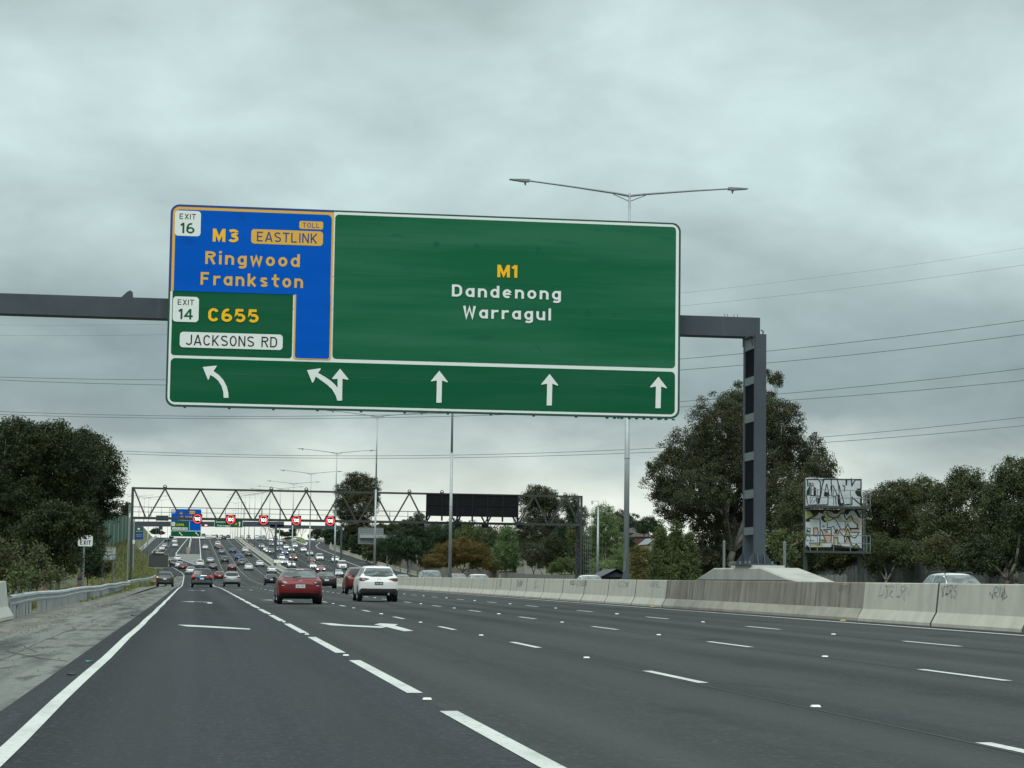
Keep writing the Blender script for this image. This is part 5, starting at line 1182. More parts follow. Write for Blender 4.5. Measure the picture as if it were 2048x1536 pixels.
def build_type(key):
    """returns list of (name, parent index or None, mesh, material or 'PAINT')"""
    if key in CACHE: return CACHE[key]
    T = TYPES[key]; vs, fs = loft(T['st']); body = subsurf(vs, fs, 2); body.polygons.foreach_set('use_smooth', [True]*len(body.polygons))
    bm = bmesh.new(); bm.from_mesh(body); bvh = BVHTree.FromBMesh(bm); bm.free()
    st = T['st']; hb = st[2][2]; top = max(s[3] for s in st); W2 = .9
    parts = [('body', body, 'PAINT')]
    def D(nm, poly, d, m, off=.008, step=.07):
        mb = decal(bvh, poly, d, off, step); me = mb.mesh(nm); me.polygons.foreach_set('use_smooth', [True]*len(me.polygons)); parts.append((nm, me, m))
    glass = 'GLASS'
    rwp = T['rw']; cz_ = sum(p[1] for p in rwp)/len(rwp); D('window_surround', [(p[0]*1.06, cz_+(p[1]-cz_)*1.22) for p in rwp], '+y', BLACKP, .004)
    D('rear_window', T['rw'], '+y', glass, .009)
    rw = T['rw']; zt_ = max(p[1] for p in rw); zb_ = min(p[1] for p in rw)
    # windscreen
    ws = {'hatch':(1.02,1.36),'sedan':(1.02,1.36),'suv':(1.15,1.56),'mpv':(1.06,1.64),'van':(1.24,1.82)}[key]; hw = {'hatch':.70,'sedan':.70,'suv':.74,'mpv':.80,'van':.78}[key]; ht = {'hatch':.56,'sedan':.56,'suv':.60,'mpv':.69,'van':.68}[key]
    D('windscreen', [(-hw,ws[0]),(hw,ws[0]),(ht,ws[1]),(-ht,ws[1])], '-y', glass, .008)
    # side windows
    y0, y1, y2, y3 = {'hatch':(-1.72,-1.42,.35,1.0),'sedan':(-1.35,-.95,.35,1.0),'suv':(-1.92,-1.72,.45,1.05),'mpv':(-2.2,-2.05,.8,1.55),'van':(-2.1,-2.0,1.25,1.8)}[key]
    zb = st[5][2]+.05; zt = top-.12
    mid = (y1+y2)/2
    for d in ('-x', '+x'):
        for a, b, c, e in ((y0, mid-.04, mid-.04, y1), (mid+.04, y3, y2, mid+.04)):
            D('side_window', [(a,zb),(b,zb),(c,zt),(e,zt)], d, glass, .006)
        for wy in T['wh']: D('wheel_arch', ring(wy, T['r']+.055, 20, 0, 2*math.pi, T['r']), d, BLACKP, .004)
    lo = st[2][1]
    # tail lights wrap the corner
    tl = {'hatch':[(.46,.87),(.60,.93),(.84,.92),(.88,.84),(.86,.77),(.66,.77)],'sedan':[(.46,.87),(.60,.93),(.84,.92),(.88,.84),(.86,.77),(.66,.77)],'suv':[(.42,1.03),(.60,1.07),(.85,1.09),(.89,1.02),(.86,.94),(.68,.935)],
          'mpv':[(.70,1.02),(.76,1.12),(.92,1.11),(.95,1.0),(.93,.90),(.82,.90)],'van':[(.76,.72),(.76,1.1),(.87,1.1),(.88,.72)]}[key]
    D('tail_light', tl, '+y', 'TAIL', .010, .05); D('tail_light', mir(tl), '+y', 'TAIL', .010, .05)
    D('rear_bumper', [(-.80,lo+.05),(.80,lo+.05),(.84,lo+.17),(.60,lo+.21),(-.60,lo+.21),(-.84,lo+.17)], '+y', BLACKP, .006)
    pz = {'hatch':.72,'sedan':.78,'suv':.84,'mpv':.80,'van':.72}[key]; yr = st[0][0]-.055
    h = bvh.ray_cast(Vector((0,-8,pz)), Vector((0,1,0))); yr = h[0].y-.02
    parts.append(('number_plate', MB().box((-.186,yr,pz-.067),(.186,yr+.03,pz+.067)).mesh('plate'), 'PLATE'))
    # front
    fz = st[-2][2]; hl = {'van':[(.52,.86),(.82,.92),(.86,.80),(.56,.74)],'suv':[(.48,.80),(.84,.90),(.88,.78),(.56,.72)],'mpv':[(.52,.72),(.88,.82),(.92,.70),(.6,.62)]}.get(key, [(.44,.66),(.82,.78),(.86,.66),(.52,.58)])
    hon = T.get('hon')
    D('headlight', hl, '-y', 'HEAD', .010, .05); D('headlight', mir(hl), '-y', 'HEAD', .010, .05)
    gz = hl[0][1]-.06; D('grille', [(-.46,gz-.26),(.46,gz-.26),(.40,gz+.02),(-.40,gz+.02)], '-y', BLACKP, .007)
    h = bvh.ray_cast(Vector((0,8,gz-.12)), Vector((0,-1,0))); yf = h[0].y+.02
    parts.append(('front_plate', MB().box((-.186,yf-.03,gz-.16),(.186,yf,gz-.05)).mesh('plate'), WHITEP))
    # mirrors
    zm = st[7][2]+.06; ym = y3-.25
    for s in (-1, 1):
        mb = MB(); mb.prism([(s*.88,zm-.01),(s*.99,zm-.03),(s*1.02,zm+.05),(s*.96,zm+.08),(s*.90,zm+.04)], 'xz', ym-.06, ym+.06); parts.append(('wing_mirror', mb.mesh('mirror'), BLACKP))
    tw, rim = wheel_meshes(T['r']); tme, rme = tw.mesh('tyre'), rim.mesh('rim'); tme.polygons.foreach_set('use_smooth', [False]*len(tme.polygons))
    out = []
    for nm, me, m in parts: out.append((nm, me, m, None, None))
    wx = max(s[4] for s in st)-.105
    for wy in T['wh']:
        for s in (-1, 1): out.append(('wheel', tme, TYRE, (s*wx, wy, T['r']), rme))
    CACHE[key] = out; CACHE[key+'_bvh'] = bvh; return out
def cpaint(name, col, metal=.25, rough=.32):
    return mat('paint_'+name, col, rough, metal, coat=.45)
PAINTS = {
 'white': cpaint('white',(.78,.80,.79),0), 'silver': cpaint('silver',(.42,.46,.46),.6), 'grey': cpaint('grey',(.16,.18,.185),.4), 'dark grey': cpaint('dark_grey',(.045,.05,.055),.3),
 'black': cpaint('black',(.014,.016,.018),.1), 'red': cpaint('red',(.175,.0015,.006),.1), 'dark red': cpaint('dark_red',(.135,.008,.013),.2), 'blue': cpaint('blue',(.02,.055,.25),.3),
 'light blue': cpaint('light_blue',(.13,.22,.32),.4), 'navy': cpaint('navy',(.012,.02,.04),.2), 'brown': cpaint('brown',(.10,.085,.075),.3), 'pale green': cpaint('pale_green',(.36,.45,.42),.3)}
def car(kind, col, X, Y, front=False, label='', group=None, scale=1.0, rz=0.0, far=False, lit=False, brake=False, plate_m=None, tail=None, Hf=None, glass=None, white_plate=True):
    parts = build_type(kind); Hf = Hf or Hr
    z = Hf(X, Y); sl = (Hf(X, Y+2)-Hf(X, Y-2))/4
    nm = {'hatch':'hatchback','sedan':'sedan','suv':'suv','mpv':'people_mover','van':'van'}[kind]
    r = empty(nm, (X, Y, z+.005), 0, label, {'hatch':'car','sedan':'car','suv':'car','mpv':'car','van':'van'}[kind], group)
    r.rotation_euler = (math.atan(sl)*(-1 if front else 1), 0, (math.pi if front else 0)+rz); r.scale = (scale,)*3
    skip_f = {'headlight','grille','front_plate','windscreen'}; skip_r = {'tail_light','rear_bumper','number_plate','rear_window'}
    made = []
    for pn, me, m, loc, sub in parts:
        if far and ((not front and pn in skip_f-{'windscreen'}) or (front and pn in skip_r-{'rear_window'})): continue
        if m == 'PAINT': mm = PAINTS[col]
        elif m == 'GLASS': mm = glass or GLASS
        elif m == 'TAIL': mm = tail or (TAILB if brake else TAIL)
        elif m == 'HEAD': mm = HEADON if lit else HEADL
        elif m == 'PLATE': mm = plate_m or WHITEP
        else: mm = m
        if len(me.materials) == 0: me.materials.append(None)
        o = bpy.data.objects.new(pn, me); COL.objects.link(o); o.parent = r
        o.material_slots[0].link = 'OBJECT'; o.material_slots[0].material = mm
        if loc:
            o.location = loc
            if not far and sub:
                if len(sub.materials) == 0: sub.materials.append(RIM)
                q = bpy.data.objects.new('rim', sub); COL.objects.link(q); q.parent = o
        made.append(o)
    return r
GO = 'cars driving away up the near carriageway'; OP = 'cars coming down the opposite carriageway'; RP = 'cars climbing the exit ramp'
def dec(root, kind, nm, poly, d, m, off=.012, step=.05):
    mb = decal(CACHE[kind+'_bvh'], poly, d, off, step); o = mb.build(nm, m, root, smooth=True, fix=False); return o
# --- nearest cars, one by one
def at(px, py): p = ground_at(px, py); return p.x, p.y
def near_cars():
    # red hatchback
    X, Y = at(600, 1209); Y = 84.5+2.0; X = Xat(600, 84.5, 1200)
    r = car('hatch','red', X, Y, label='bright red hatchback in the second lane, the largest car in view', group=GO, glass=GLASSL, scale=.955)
    dec(r,'hatch','spoiler',[(-.62,1.345),(.62,1.345),(.58,1.385),(-.58,1.385)],'+y',BLACKP,.02); dec(r,'hatch','top_brake_light',[(-.16,1.352),(.16,1.352),(.16,1.372),(-.16,1.372)],'+y',mat('clear_lens',(.6,.5,.5),.3),.026)
    MB().bar((-.30,-2.10,1.085),(.02,-2.02,1.115),.03).build('wiper',BLACKP,r)
    MB().tube((0,-1.15,1.43),(0,-1.30,1.62),.008).build('antenna',BLACKP,r)
    tm = mat('plate_blue_text',(.05,.12,.4),.5)
    yr = CACHE['hatch_bvh'].ray_cast(Vector((0,-8,.72)),Vector((0,1,0)))[0].y-.024
    mb = MB(); text_on(mb,'1EB 7KP',0,.715,.30,.075,yr,.03,1.0); mb.build('plate_text',tm,r,fix=False)
    yb = CACHE['hatch_bvh'].ray_cast(Vector((0,-8,.93)),Vector((0,1,0)))[0].y-.022
    mb = MB(); n = 20
    for k in range(n):
        a,b = 2*math.pi*k/n, 2*math.pi*(k+1)/n; mb.add([(.075*math.cos(a),yb,.93+.058*math.sin(a)),(.075*math.cos(b),yb,.93+.058*math.sin(b)),(.058*math.cos(b),yb,.93+.043*math.sin(b)),(.058*math.cos(a),yb,.93+.043*math.sin(a))],[(0,1,2,3)])
    mb.add([(-.062,yb-.003,.945),(-.03,yb-.003,.945),(0,yb-.003,.915),(0,yb-.003,.90),(-.04,yb-.003,.925)],[(0,1,2,3,4)]); mb.add([(.062,yb-.003,.945),(.03,yb-.003,.945),(0,yb-.003,.915),(0,yb-.003,.90),(.04,yb-.003,.925)],[(0,1,2,3,4)])
    mb.build('badge',CHROME,r,fix=False)
    dec(r,'hatch','plate_recess',[(-.50,.60),(.50,.60),(.56,.66),(.40,.82),(-.40,.82),(-.56,.66)],'+y',cpaint('red_deep',(.15,.006,.012)),.005)
    dec(r,'hatch','lower_valance',[(-.82,.20),(.82,.20),(.84,.34),(.66,.43),(-.66,.43),(-.84,.34)],'+y',BLACKP,.012)
    for s in (-1,1): dec(r,'hatch','reflector',[(s*.62,.43),(s*.80,.44),(s*.80,.46),(s*.62,.45)],'+y',TAIL,.02)
    for s in (-1,1): dec(r,'hatch','lamp_insert',[(s*.56,.845),(s*.64,.845),(s*.64,.885),(s*.56,.885)],'+y',mat('pale_lens',(.55,.45,.45),.3),.016); 
    for s in (-1,1): dec(r,'hatch','reversing_lamp',[(s*.64,.735),(s*.73,.735),(s*.73,.755),(s*.62,.755)],'+y',HEADL,.016)
    # white compact suv
    X = Xat(757.5, 93, 1200); r = car('suv','white',X, 93+2.2,label='white compact SUV in the third lane with dark lower bumper and black plate',group=GO,scale=.93,plate_m=BLACKP,glass=GLASSL)
    dec(r,'suv','lower_cladding',[(-.84,.30),(.84,.30),(.88,.48),(.80,.60),(-.80,.60),(-.88,.48)],'+y',mat('dark_cladding',(.03,.033,.036),.6),.012)
    dec(r,'suv','roof_spoiler',[(-.58,1.50),(.58,1.50),(.54,1.56),(-.54,1.56)],'+y',PAINTS['white'],.03)
    yr = CACHE['suv_bvh'].ray_cast(Vector((0,-8,.84)),Vector((0,1,0)))[0].y-.025
    mb = MB(); text_on(mb,'ALM 248',0,.84,.30,.075,yr,.03,1.0); mb.build('plate_text',SWHITE,r,fix=False)
    yb = CACHE['suv_bvh'].ray_cast(Vector((0,-8,1.02)),Vector((0,1,0)))[0].y-.02
    mb = MB(); n = 20
    for k in range(n):
        a,b = 2*math.pi*k/n, 2*math.pi*(k+1)/n; mb.add([(.075*math.cos(a),yb,1.02+.058*math.sin(a)),(.075*math.cos(b),yb,1.02+.058*math.sin(b)),(.060*math.cos(b),yb,1.02+.045*math.sin(b)),(.060*math.cos(a),yb,1.02+.045*math.sin(a))],[(0,1,2,3)])
    mb.build('badge',CHROME,r,fix=False)
    for s in (-1,1): dec(r,'suv','reflector',[(s*.60,.56),(s*.80,.57),(s*.80,.60),(s*.60,.59)],'+y',TAIL,.02)
    MB().tube((.45,-2.33,.36),(.45,-2.1,.36),.045,n=10).build('exhaust',CHROME,r)
    dec(r,'suv','wiper',[(-.25,1.19),(.25,1.19),(.25,1.21),(-.25,1.21)],'+y',BLACKP,.014)
    # red car peeking from behind it
    r = car('suv','dark red',Xat(722,130,1170),132,label='dark red car half hidden behind the white compact SUV',group=GO,scale=.98,rz=-.02)
    # black hatchback with pale plate
    Xb = Xat(653,190,1170); r = car('hatch','black',Xb,192,label='black hatchback just ahead and right of the red hatchback',group=GO,glass=GLASSL)
    h = CACHE['hatch_bvh'].ray_cast(Vector((0,-8,.93)),Vector((0,1,0)))[0].y-.02; MB().box((-.09,h,.90),(.09,h+.01,.97)).build('badge',CHROME,r)
    # dark suv on the shoulder with its indicator on
    X = Xat(329.5,214,1170); r = car('suv','dark grey',X,216,label='dark grey SUV driving on the left shoulder with left indicator lit',group=GO,scale=.90)
    dec(r,'suv','indicator',[(-.86,1.0),(-.74,1.0),(-.74,1.05),(-.86,1.05)],'+y',AMBER,.02)
    dec(r,'suv','rear_window_band',[(-.5,1.155),(.5,1.155),(.5,1.17),(-.5,1.17)],'+y',CHROME,.012)
    dec(r,'suv','bumper_strip',[(-.6,.52),(.6,.52),(.6,.56),(-.6,.56)],'+y',mat('bumper_strip',(.2,.21,.22),.5),.012)
    # people mover
    X = Xat(403.5,200,1170); r = car('mpv','black',X,202,label='black people mover with blue sticker and red lights in the left lane',group=GO,brake=True,scale=.99,glass=GLASS)
    dec(r,'mpv','chrome_strip',[(-.12,1.05),(.42,1.05),(.42,1.09),(-.12,1.09)],'+y',CHROME,.02)
    dec(r,'mpv','sticker',[(-.58,.90),(-.50,1.00),(.08,1.02),(.14,.93),(-.1,.88)],'+y',mat('sticker_blue',(.03,.16,.36),.5),.02)
    dec(r,'mpv','lower_body',[(-.86,.40),(.86,.40),(.88,.66),(-.88,.66)],'+y',PAINTS['grey'],.01)
    dec(r,'mpv','sticker',[(-.60,.70),(-.42,.70),(-.42,.77),(-.60,.77)],'+y',mat('sticker_pink',(.6,.25,.25),.5),.022)
    dec(r,'mpv','sticker',[(.30,.88),(.62,.86),(.62,.94),(.45,.98)],'+y',mat('sticker_red',(.35,.05,.06),.5),.022)
    # silver suv
    X = Xat(463.5,236,1170); r = car('suv','silver',X,238,label='pale silver SUV in the second lane right of the black people mover',group=GO,scale=.99)
    r = car('hatch','red',Xat(439,345,1158),346,label='small red hatchback partly hidden behind the pale silver SUV',group=GO,scale=.97)
    X = Xat(542.5,283,1160); car('hatch','navy',X,284,label='dark navy hatchback left of the big red hatchback',group=GO)
near_cars()
# --- distant traffic: photo pixel of the ground point, type, colour
def far_cars():
    own = [(381,1149.5,'hatch','white','white hatchback in the left lane just ahead of the black people mover'),(365.6,1141,'hatch','dark red','dark red hatchback turning off, left of the white hatchback'),
      (358.5,1137,'sedan','white','white sedan mostly hidden behind the dark red hatchback'),(347.5,1134,'suv','dark grey','dark grey SUV right of the message trailer'),(355,1123.5,'hatch','white','white hatchback at the tip of the stone gore, heading up the ramp'),
      (341.5,1127,'sedan','grey','grey sedan roof peeping past the right edge of the message trailer'),(400,1135,'suv','white','white SUV directly above the black people mover'),(426,1141,'sedan','dark grey','dim grey sedan right above the small red hatchback'),
      (420.7,1127.5,'sedan','silver','silver sedan in the left through lane beyond the dim grey sedan'),(449.7,1127,'suv','dark grey','dark SUV in the second lane beyond the maroon sedan'),(497.5,1141.5,'sedan','white','white sedan in the middle of the road above left of the navy hatchback'),
      (483.4,1132.5,'suv','grey','grey wagon just behind the white sedan left shoulder'),(464,1142,'sedan','dark red','maroon sedan hidden behind the pale silver SUV'),(477.5,1121.5,'suv','blue','bright blue SUV beyond the grey wagon'),
      (497.5,1114.5,'suv','brown','brown SUV near the median, under the white wagon'),(490.7,1105.5,'suv','white','white wagon near the median just beyond the brown SUV'),(520,1134,'sedan','white','white sedan near the median left of the upper white sedan row'),
      (544,1147,'sedan','white','white sedan hidden behind the roof of the navy hatchback'),(465.5,1106.5,'hatch','blue','blue hatchback alone in the third lane on the hill'),(443.5,1109,'hatch','light blue','light blue hatchback on the hill, below the red one'),
      (439.5,1100.5,'hatch','red','red hatchback on the hill touching the light blue one'),(434.5,1097.5,'hatch','dark grey','dark hatchback peeping out behind the red hatchback on the hill'),(435.6,1093,'suv','white','white SUV on the hill just beyond the red hatchback'),
      (410.5,1099.5,'sedan','white','white sedan alone in the left through lane on the hill'),(406.4,1079.5,'sedan','white','white sedan near the crest in the leftmost through lane'),(428,1078,'suv','white','white SUV near the crest in the second through lane'),
      (447.4,1079.5,'suv','dark grey','dark SUV near the crest in the third through lane'),(407,1071.5,'van','brown','brown van on the crest beside the far exit sign'),(415,1069.5,'sedan','white','tiny white sedan on the crest right of the brown van'),
      (425,1070.5,'suv','white','white SUV on the crest, second lane'),(443,1070.3,'suv','white','white SUV on the crest, third lane'),(456.5,1070,'suv','dark grey','dark SUV on the crest nearest the median'),(432.5,1070,'suv','navy','dark SUV on the crest tucked behind the white one')]
    for px, py, k, c, lb in own:
        p = ground_at(px, py)
        if p is None:
            Y = 915.; X = Xat(px, Y, py)
        else: X, Y = p.x, p.y
        car(k, c, X, Y+2, label=lb, group=GO, far=True, rz=.0)
    ramp = [(334,1083.5,'hatch','navy','dark blue hatchback near the ramp crest left of the white pair'),(349,1087,'suv','white','white SUV on the ramp, farther of the stacked white pair'),(349.8,1095,'hatch','white','white hatchback on the ramp, nearer of the stacked white pair'),
      (328.6,1097,'suv','silver','silver SUV on the ramp above the message trailer'),(323.4,1102,'hatch','white','white hatchback on the ramp directly above the message trailer'),(315,1108.5,'sedan','dark grey','dark sedan roof just above the message trailer'),(342.7,1077,'sedan','black','black sedan at the ramp crest beside the far exit sign foot')]
    for px, py, k, c, lb in ramp:
        p = ground_at(px, py); car(k, c, p.x, p.y+2, label=lb, group=RP, far=True)
    opp = [(583.5,1135.5,'sedan','white','white sedan nearest the median wall, above the red hatchback roof',0),(570,1130,'hatch','silver','silver hatchback tucked left behind that nearest white sedan',1),(563,1122,'suv','white','white SUV beside the pale median footing',0),
      (586.6,1121.5,'suv','red','red SUV with lit headlights beyond the nearest white sedan',1),(624,1127,'hatch','red','red hatchback in the middle of the oncoming lanes',0),(625.7,1139,'sedan','white','pale sedan left of the red sedan above the black hatchback',0),
      (642,1145,'sedan','red','red sedan with lit headlights right above the black hatchback',1),(685.4,1139.5,'van','white','white van nearest the right edge of the oncoming lanes',0),(671,1125,'hatch','white','white hatchback partly behind a lamp post, beyond the white van',0),
      (640,1121.5,'mpv','white','white people mover in the middle of the oncoming lanes',0),(620.4,1112,'sedan','pale green','pale green sedan beyond the red hatchback',0),(607.7,1104.3,'hatch','white','white hatchback left of the pale green sedan',0),
      (590,1096.7,'suv','white','white SUV with black grille high in the right oncoming lanes',0),(582.6,1105,'suv','silver','silver SUV with bright lights above the red SUV',1),(573,1099,'hatch','white','white hatchback between the white and the grey SUV on the hill',0),
      (570,1110,'hatch','blue','blue hatchback with lit headlights above the white SUV',1),(559,1104.3,'suv','grey','grey SUV just right of the far gantry leg',0),(559.8,1092,'van','white','white van right of the far gantry leg',0),
      (565.5,1086.5,'suv','red','red SUV high on the hill above the white van',0),(551,1079.5,'suv','black','black SUV near the crest by the far gantry leg',0),(544.4,1109,'suv','dark grey','dark SUV just left of the far gantry leg',1),
      (541.5,1083,'sedan','white','white sedan near the crest left of the black SUV',1),(542,1092.3,'hatch','dark red','dark red hatchback with lit lights left of the far gantry leg',1),(532.6,1103.5,'sedan','white','white sedan left of the dark SUV by the median',0),
      (537.5,1106.5,'hatch','silver','silver hatchback between the white sedan and the dark SUV',1),(523.5,1097,'hatch','silver','silver hatchback highest beside the median lamp posts',0),(519.4,1081,'hatch','light blue','light blue hatchback near the crest by the median',0),
      (497.5,1070.8,'suv','dark grey','dark SUV on the crest right of the median lamp posts',1),(514.4,1070.8,'suv','white','white SUV on the oncoming crest',0),(519.8,1072,'hatch','black','black hatchback on the oncoming crest right of the white SUV',0),
      (528,1071.5,'suv','brown','brown SUV on the oncoming crest',0),(484,1070.5,'sedan','silver','silver sedan at the crest nearest the median wall',0)]
    for px, py, k, c, lb, lit in opp:
        p = ground_at(px, py)
        if p is None: Y = 915.; X = Xat(px, Y, py)
        else: X, Y = p.x, p.y
        car(k, c, X, Y+2, True, label=lb, group=OP, far=True, lit=bool(lit))
    car('sedan','silver',Xat(676,400,1150)-.0,400,True,label='grey sedan half hidden by the barrier right of the black hatchback',group=OP,far=True,glass=GLASSL)
    # roofs showing over the median barrier
    for px, Y, k, c, s, lb in ((862,205,'mpv','pale green',1.03,'pale green car roof over the barrier left of the second lamp post'),(914,168,'sedan','red',.97,'red car roof barely above the barrier right of the second lamp post'),(958,150,'hatch','white',.90,'white car roof barely above the barrier in the middle distance'),
                          (806,255,'suv','silver',.98,'pale silver car roof over the barrier right of the white compact SUV'),(1180,132,'sedan','white',.95,'white car roof over the barrier just right of the truss leg')):
        car(k, c, Xat(px,Y,1150), Y, True, label=lb, group=OP, far=True, scale=s, glass=GLASSL)
    X = Xat(1911,92,1150); r = car('suv','white',X,92,True,label='white SUV with dark roof rails passing behind the barrier at far right',group=OP,scale=1.03,glass=GLASSL,rz=0)
    for s in (-1,1):
        mb = MB(); mb.path([(s*.60,.45,1.60),(s*.62,.2,1.68),(s*.62,-1.3,1.68),(s*.60,-1.6,1.62)],.025,6); mb.build('roof_rail',BLACKP,r)
far_cars()
# ------------------------------------------------------------------ trees
TD = 1.75; STAT = [0]
def leaves(C_, n_per, cr, ls, rng, flat_=.7, elong=1.9, hang=0.0):
    """C_: (m,3) clump centres; n_per leaves each within radius cr"""
    m = len(C_); N = m*n_per
    d = rng.normal(size=(N,3)); d /= np.linalg.norm(d,axis=1)[:,None]; rr = cr*rng.random(N)**.5*rng.uniform(.5,1.25,m).repeat(n_per)
    P = C_.repeat(n_per,0)+d*rr[:,None]*np.array([1,1,flat_])
    a = rng.normal(size=(N,3)); a[:,2] -= hang; a /= np.linalg.norm(a,axis=1)[:,None]
    b = np.cross(a, rng.normal(size=(N,3))); b /= np.linalg.norm(b,axis=1)[:,None]
    s = ls*rng.uniform(.6,1.35,N)[:,None]
    A = a*s*elong/2; Bv = b*s/2
    V = np.stack([P-A, P+Bv*.9, P+A, P-Bv*.9],1).reshape(-1,3)
    return V
def tree(name, label, cat, Y, lobes, lm, leaf=.16, dens=1.0, base=None, trunk_px=None, barkm=None, group=None, seed=0, depth=.9, per=26, cr=.55, hang=.3, limb=True, X0=None, Hf=None, trunk_r=None, yspread=0.0, zbase=None, elong=1.9, inner=.35):
    """lobes: list of (px, py, rx_px[, rz_px]) as read in the photograph, placed round the depth Y"""
    rng = np.random.default_rng(seed+17); rnd = random.Random(seed); k = Y/FPX
    L3 = []
    for i, lb in enumerate(lobes):
        px, py, rx = lb[:3]; rz = lb[3] if len(lb) > 3 else rx
        yy = Y+rnd.uniform(-1,1)*yspread; c = onY(px, py, yy); L3.append((np.array(c), rx*k, rx*k*depth, rz*k))
    bx = base if base is not None else sum(l[0] for l in lobes)/len(lobes)
    X = Xat(bx, Y, 1150); zb = (Hf or Hg)(X, Y) if zbase is None else zbase
    r = empty(name, (X, Y, zb), 0, label, cat, group); Cs = []
    for c, rx, ry, rz in L3:
        area = 4*math.pi*((rx*ry+rx*rz+ry*rz)/3); n = max(6, int(area*dens*TD/(cr*cr*1.6)))
        d = rng.normal(size=(n,3)); d /= np.linalg.norm(d,axis=1)[:,None]
        wob = 1+.16*np.sin(d[:,0]*5+seed+rx)*np.cos(d[:,2]*6+ry*3)+.10*np.sin(d[:,1]*11+d[:,2]*9)
        rad = np.where(rng.random(n) < inner, rng.uniform(.35,.85,n), rng.uniform(.82,1.02,n))*wob
        Cs.append(c+d*rad[:,None]*np.array([rx,ry,rz]))
    Cs = np.concatenate(Cs); Cs = Cs[Cs[:,2] > zb+.1]
    V = leaves(Cs, int(per*3.3), cr*1.15, leaf*.60, rng, .7, elong, hang)-np.array([X,Y,zb]); F4 = np.arange(len(V)).reshape(-1,4)
    STAT[0] += len(F4); me = fast_mesh('crown', V, F4); me.materials.append(lm); o = bpy.data.objects.new('crown', me); COL.objects.link(o); o.parent = r
    tr = trunk_r or max(.08, (max(c[2] for c, *_ in L3)-zb)*.018)
    mb = MB(); bmt = barkm or BARK
    cen = sum(c for c, *_ in L3)/len(L3); low = min(c[2]-rz*.6 for c, rx, ry, rz in L3)
    fork = Vector((X+(cen[0]-X)*.5, Y, max(zb+.8, min(low, zb+(cen[2]-zb)*.45))))
    def limb_(p, q, r0, r1, sg=5):
        pts = []; dd = (q-p); w = dd.length*.07
        for i in range(sg+1):
            t = i/sg; pts.append(p+dd*t+Vector((rnd.uniform(-w,w), rnd.uniform(-w,w), w*math.sin(t*3.14)))*(0 if i in (0,sg) else 1))
        mb.path([tuple(x-Vector((X,Y,zb))) for x in pts], [r0+(r1-r0)*i/sg for i in range(sg+1)], 6)
    limb_(Vector((X,Y,zb-.2)), fork, tr, tr*.75, 4)
    if limb:
        for c, rx, ry, rz in L3:
            q = Vector(c)+Vector((0,0,rz*.3)); limb_(fork, q, tr*.5, tr*.12)
            for _ in range(3):
                e = Vector(c)+Vector((rnd.uniform(-.8,.8)*rx, rnd.uniform(-.8,.8)*ry, rnd.uniform(0,.85)*rz)); limb_(fork.lerp(q, rnd.uniform(.4,.8)), e, tr*.22, tr*.05, 4)
    mb.build('trunk', bmt, r, smooth=True, fix=False); return r
GUM = leafmat('gum_leaves', (.016,.022,.011), (.062,.074,.037), (.066,.062,.032))
GUM2 = leafmat('wattle_leaves', (.019,.028,.012), (.072,.088,.038), (.070,.074,.032))
GUM3 = leafmat('olive_leaves', (.020,.032,.014), (.078,.098,.044), (.052,.064,.028))
DARK = leafmat('dark_leaves', (.008,.015,.007), (.034,.050,.019), (.046,.056,.018))
DARKG = leafmat('dark_green_leaves', (.012,.028,.014), (.040,.074,.032), (.026,.044,.022))
FRESH = leafmat('fresh_leaves', (.05,.09,.035), (.13,.20,.075), (.075,.125,.05))
PALEG = leafmat('pale_green_leaves', (.07,.115,.045), (.17,.235,.10), (.10,.16,.06))
BROWN = leafmat('rust_leaves', (.045,.034,.010), (.135,.098,.028), (.085,.085,.026))
CYP = leafmat('cypress_leaves', (.035,.055,.02), (.095,.125,.045), (.06,.085,.03))
CYPY = leafmat('gold_cypress_leaves', (.055,.06,.02), (.16,.15,.05), (.09,.10,.035))
SCRUB = leafmat('scrub_leaves', (.022,.030,.014), (.085,.105,.04), (.07,.06,.035))
FAR = leafmat('far_leaves', (.020,.026,.018), (.055,.065,.040), (.035,.045,.028))
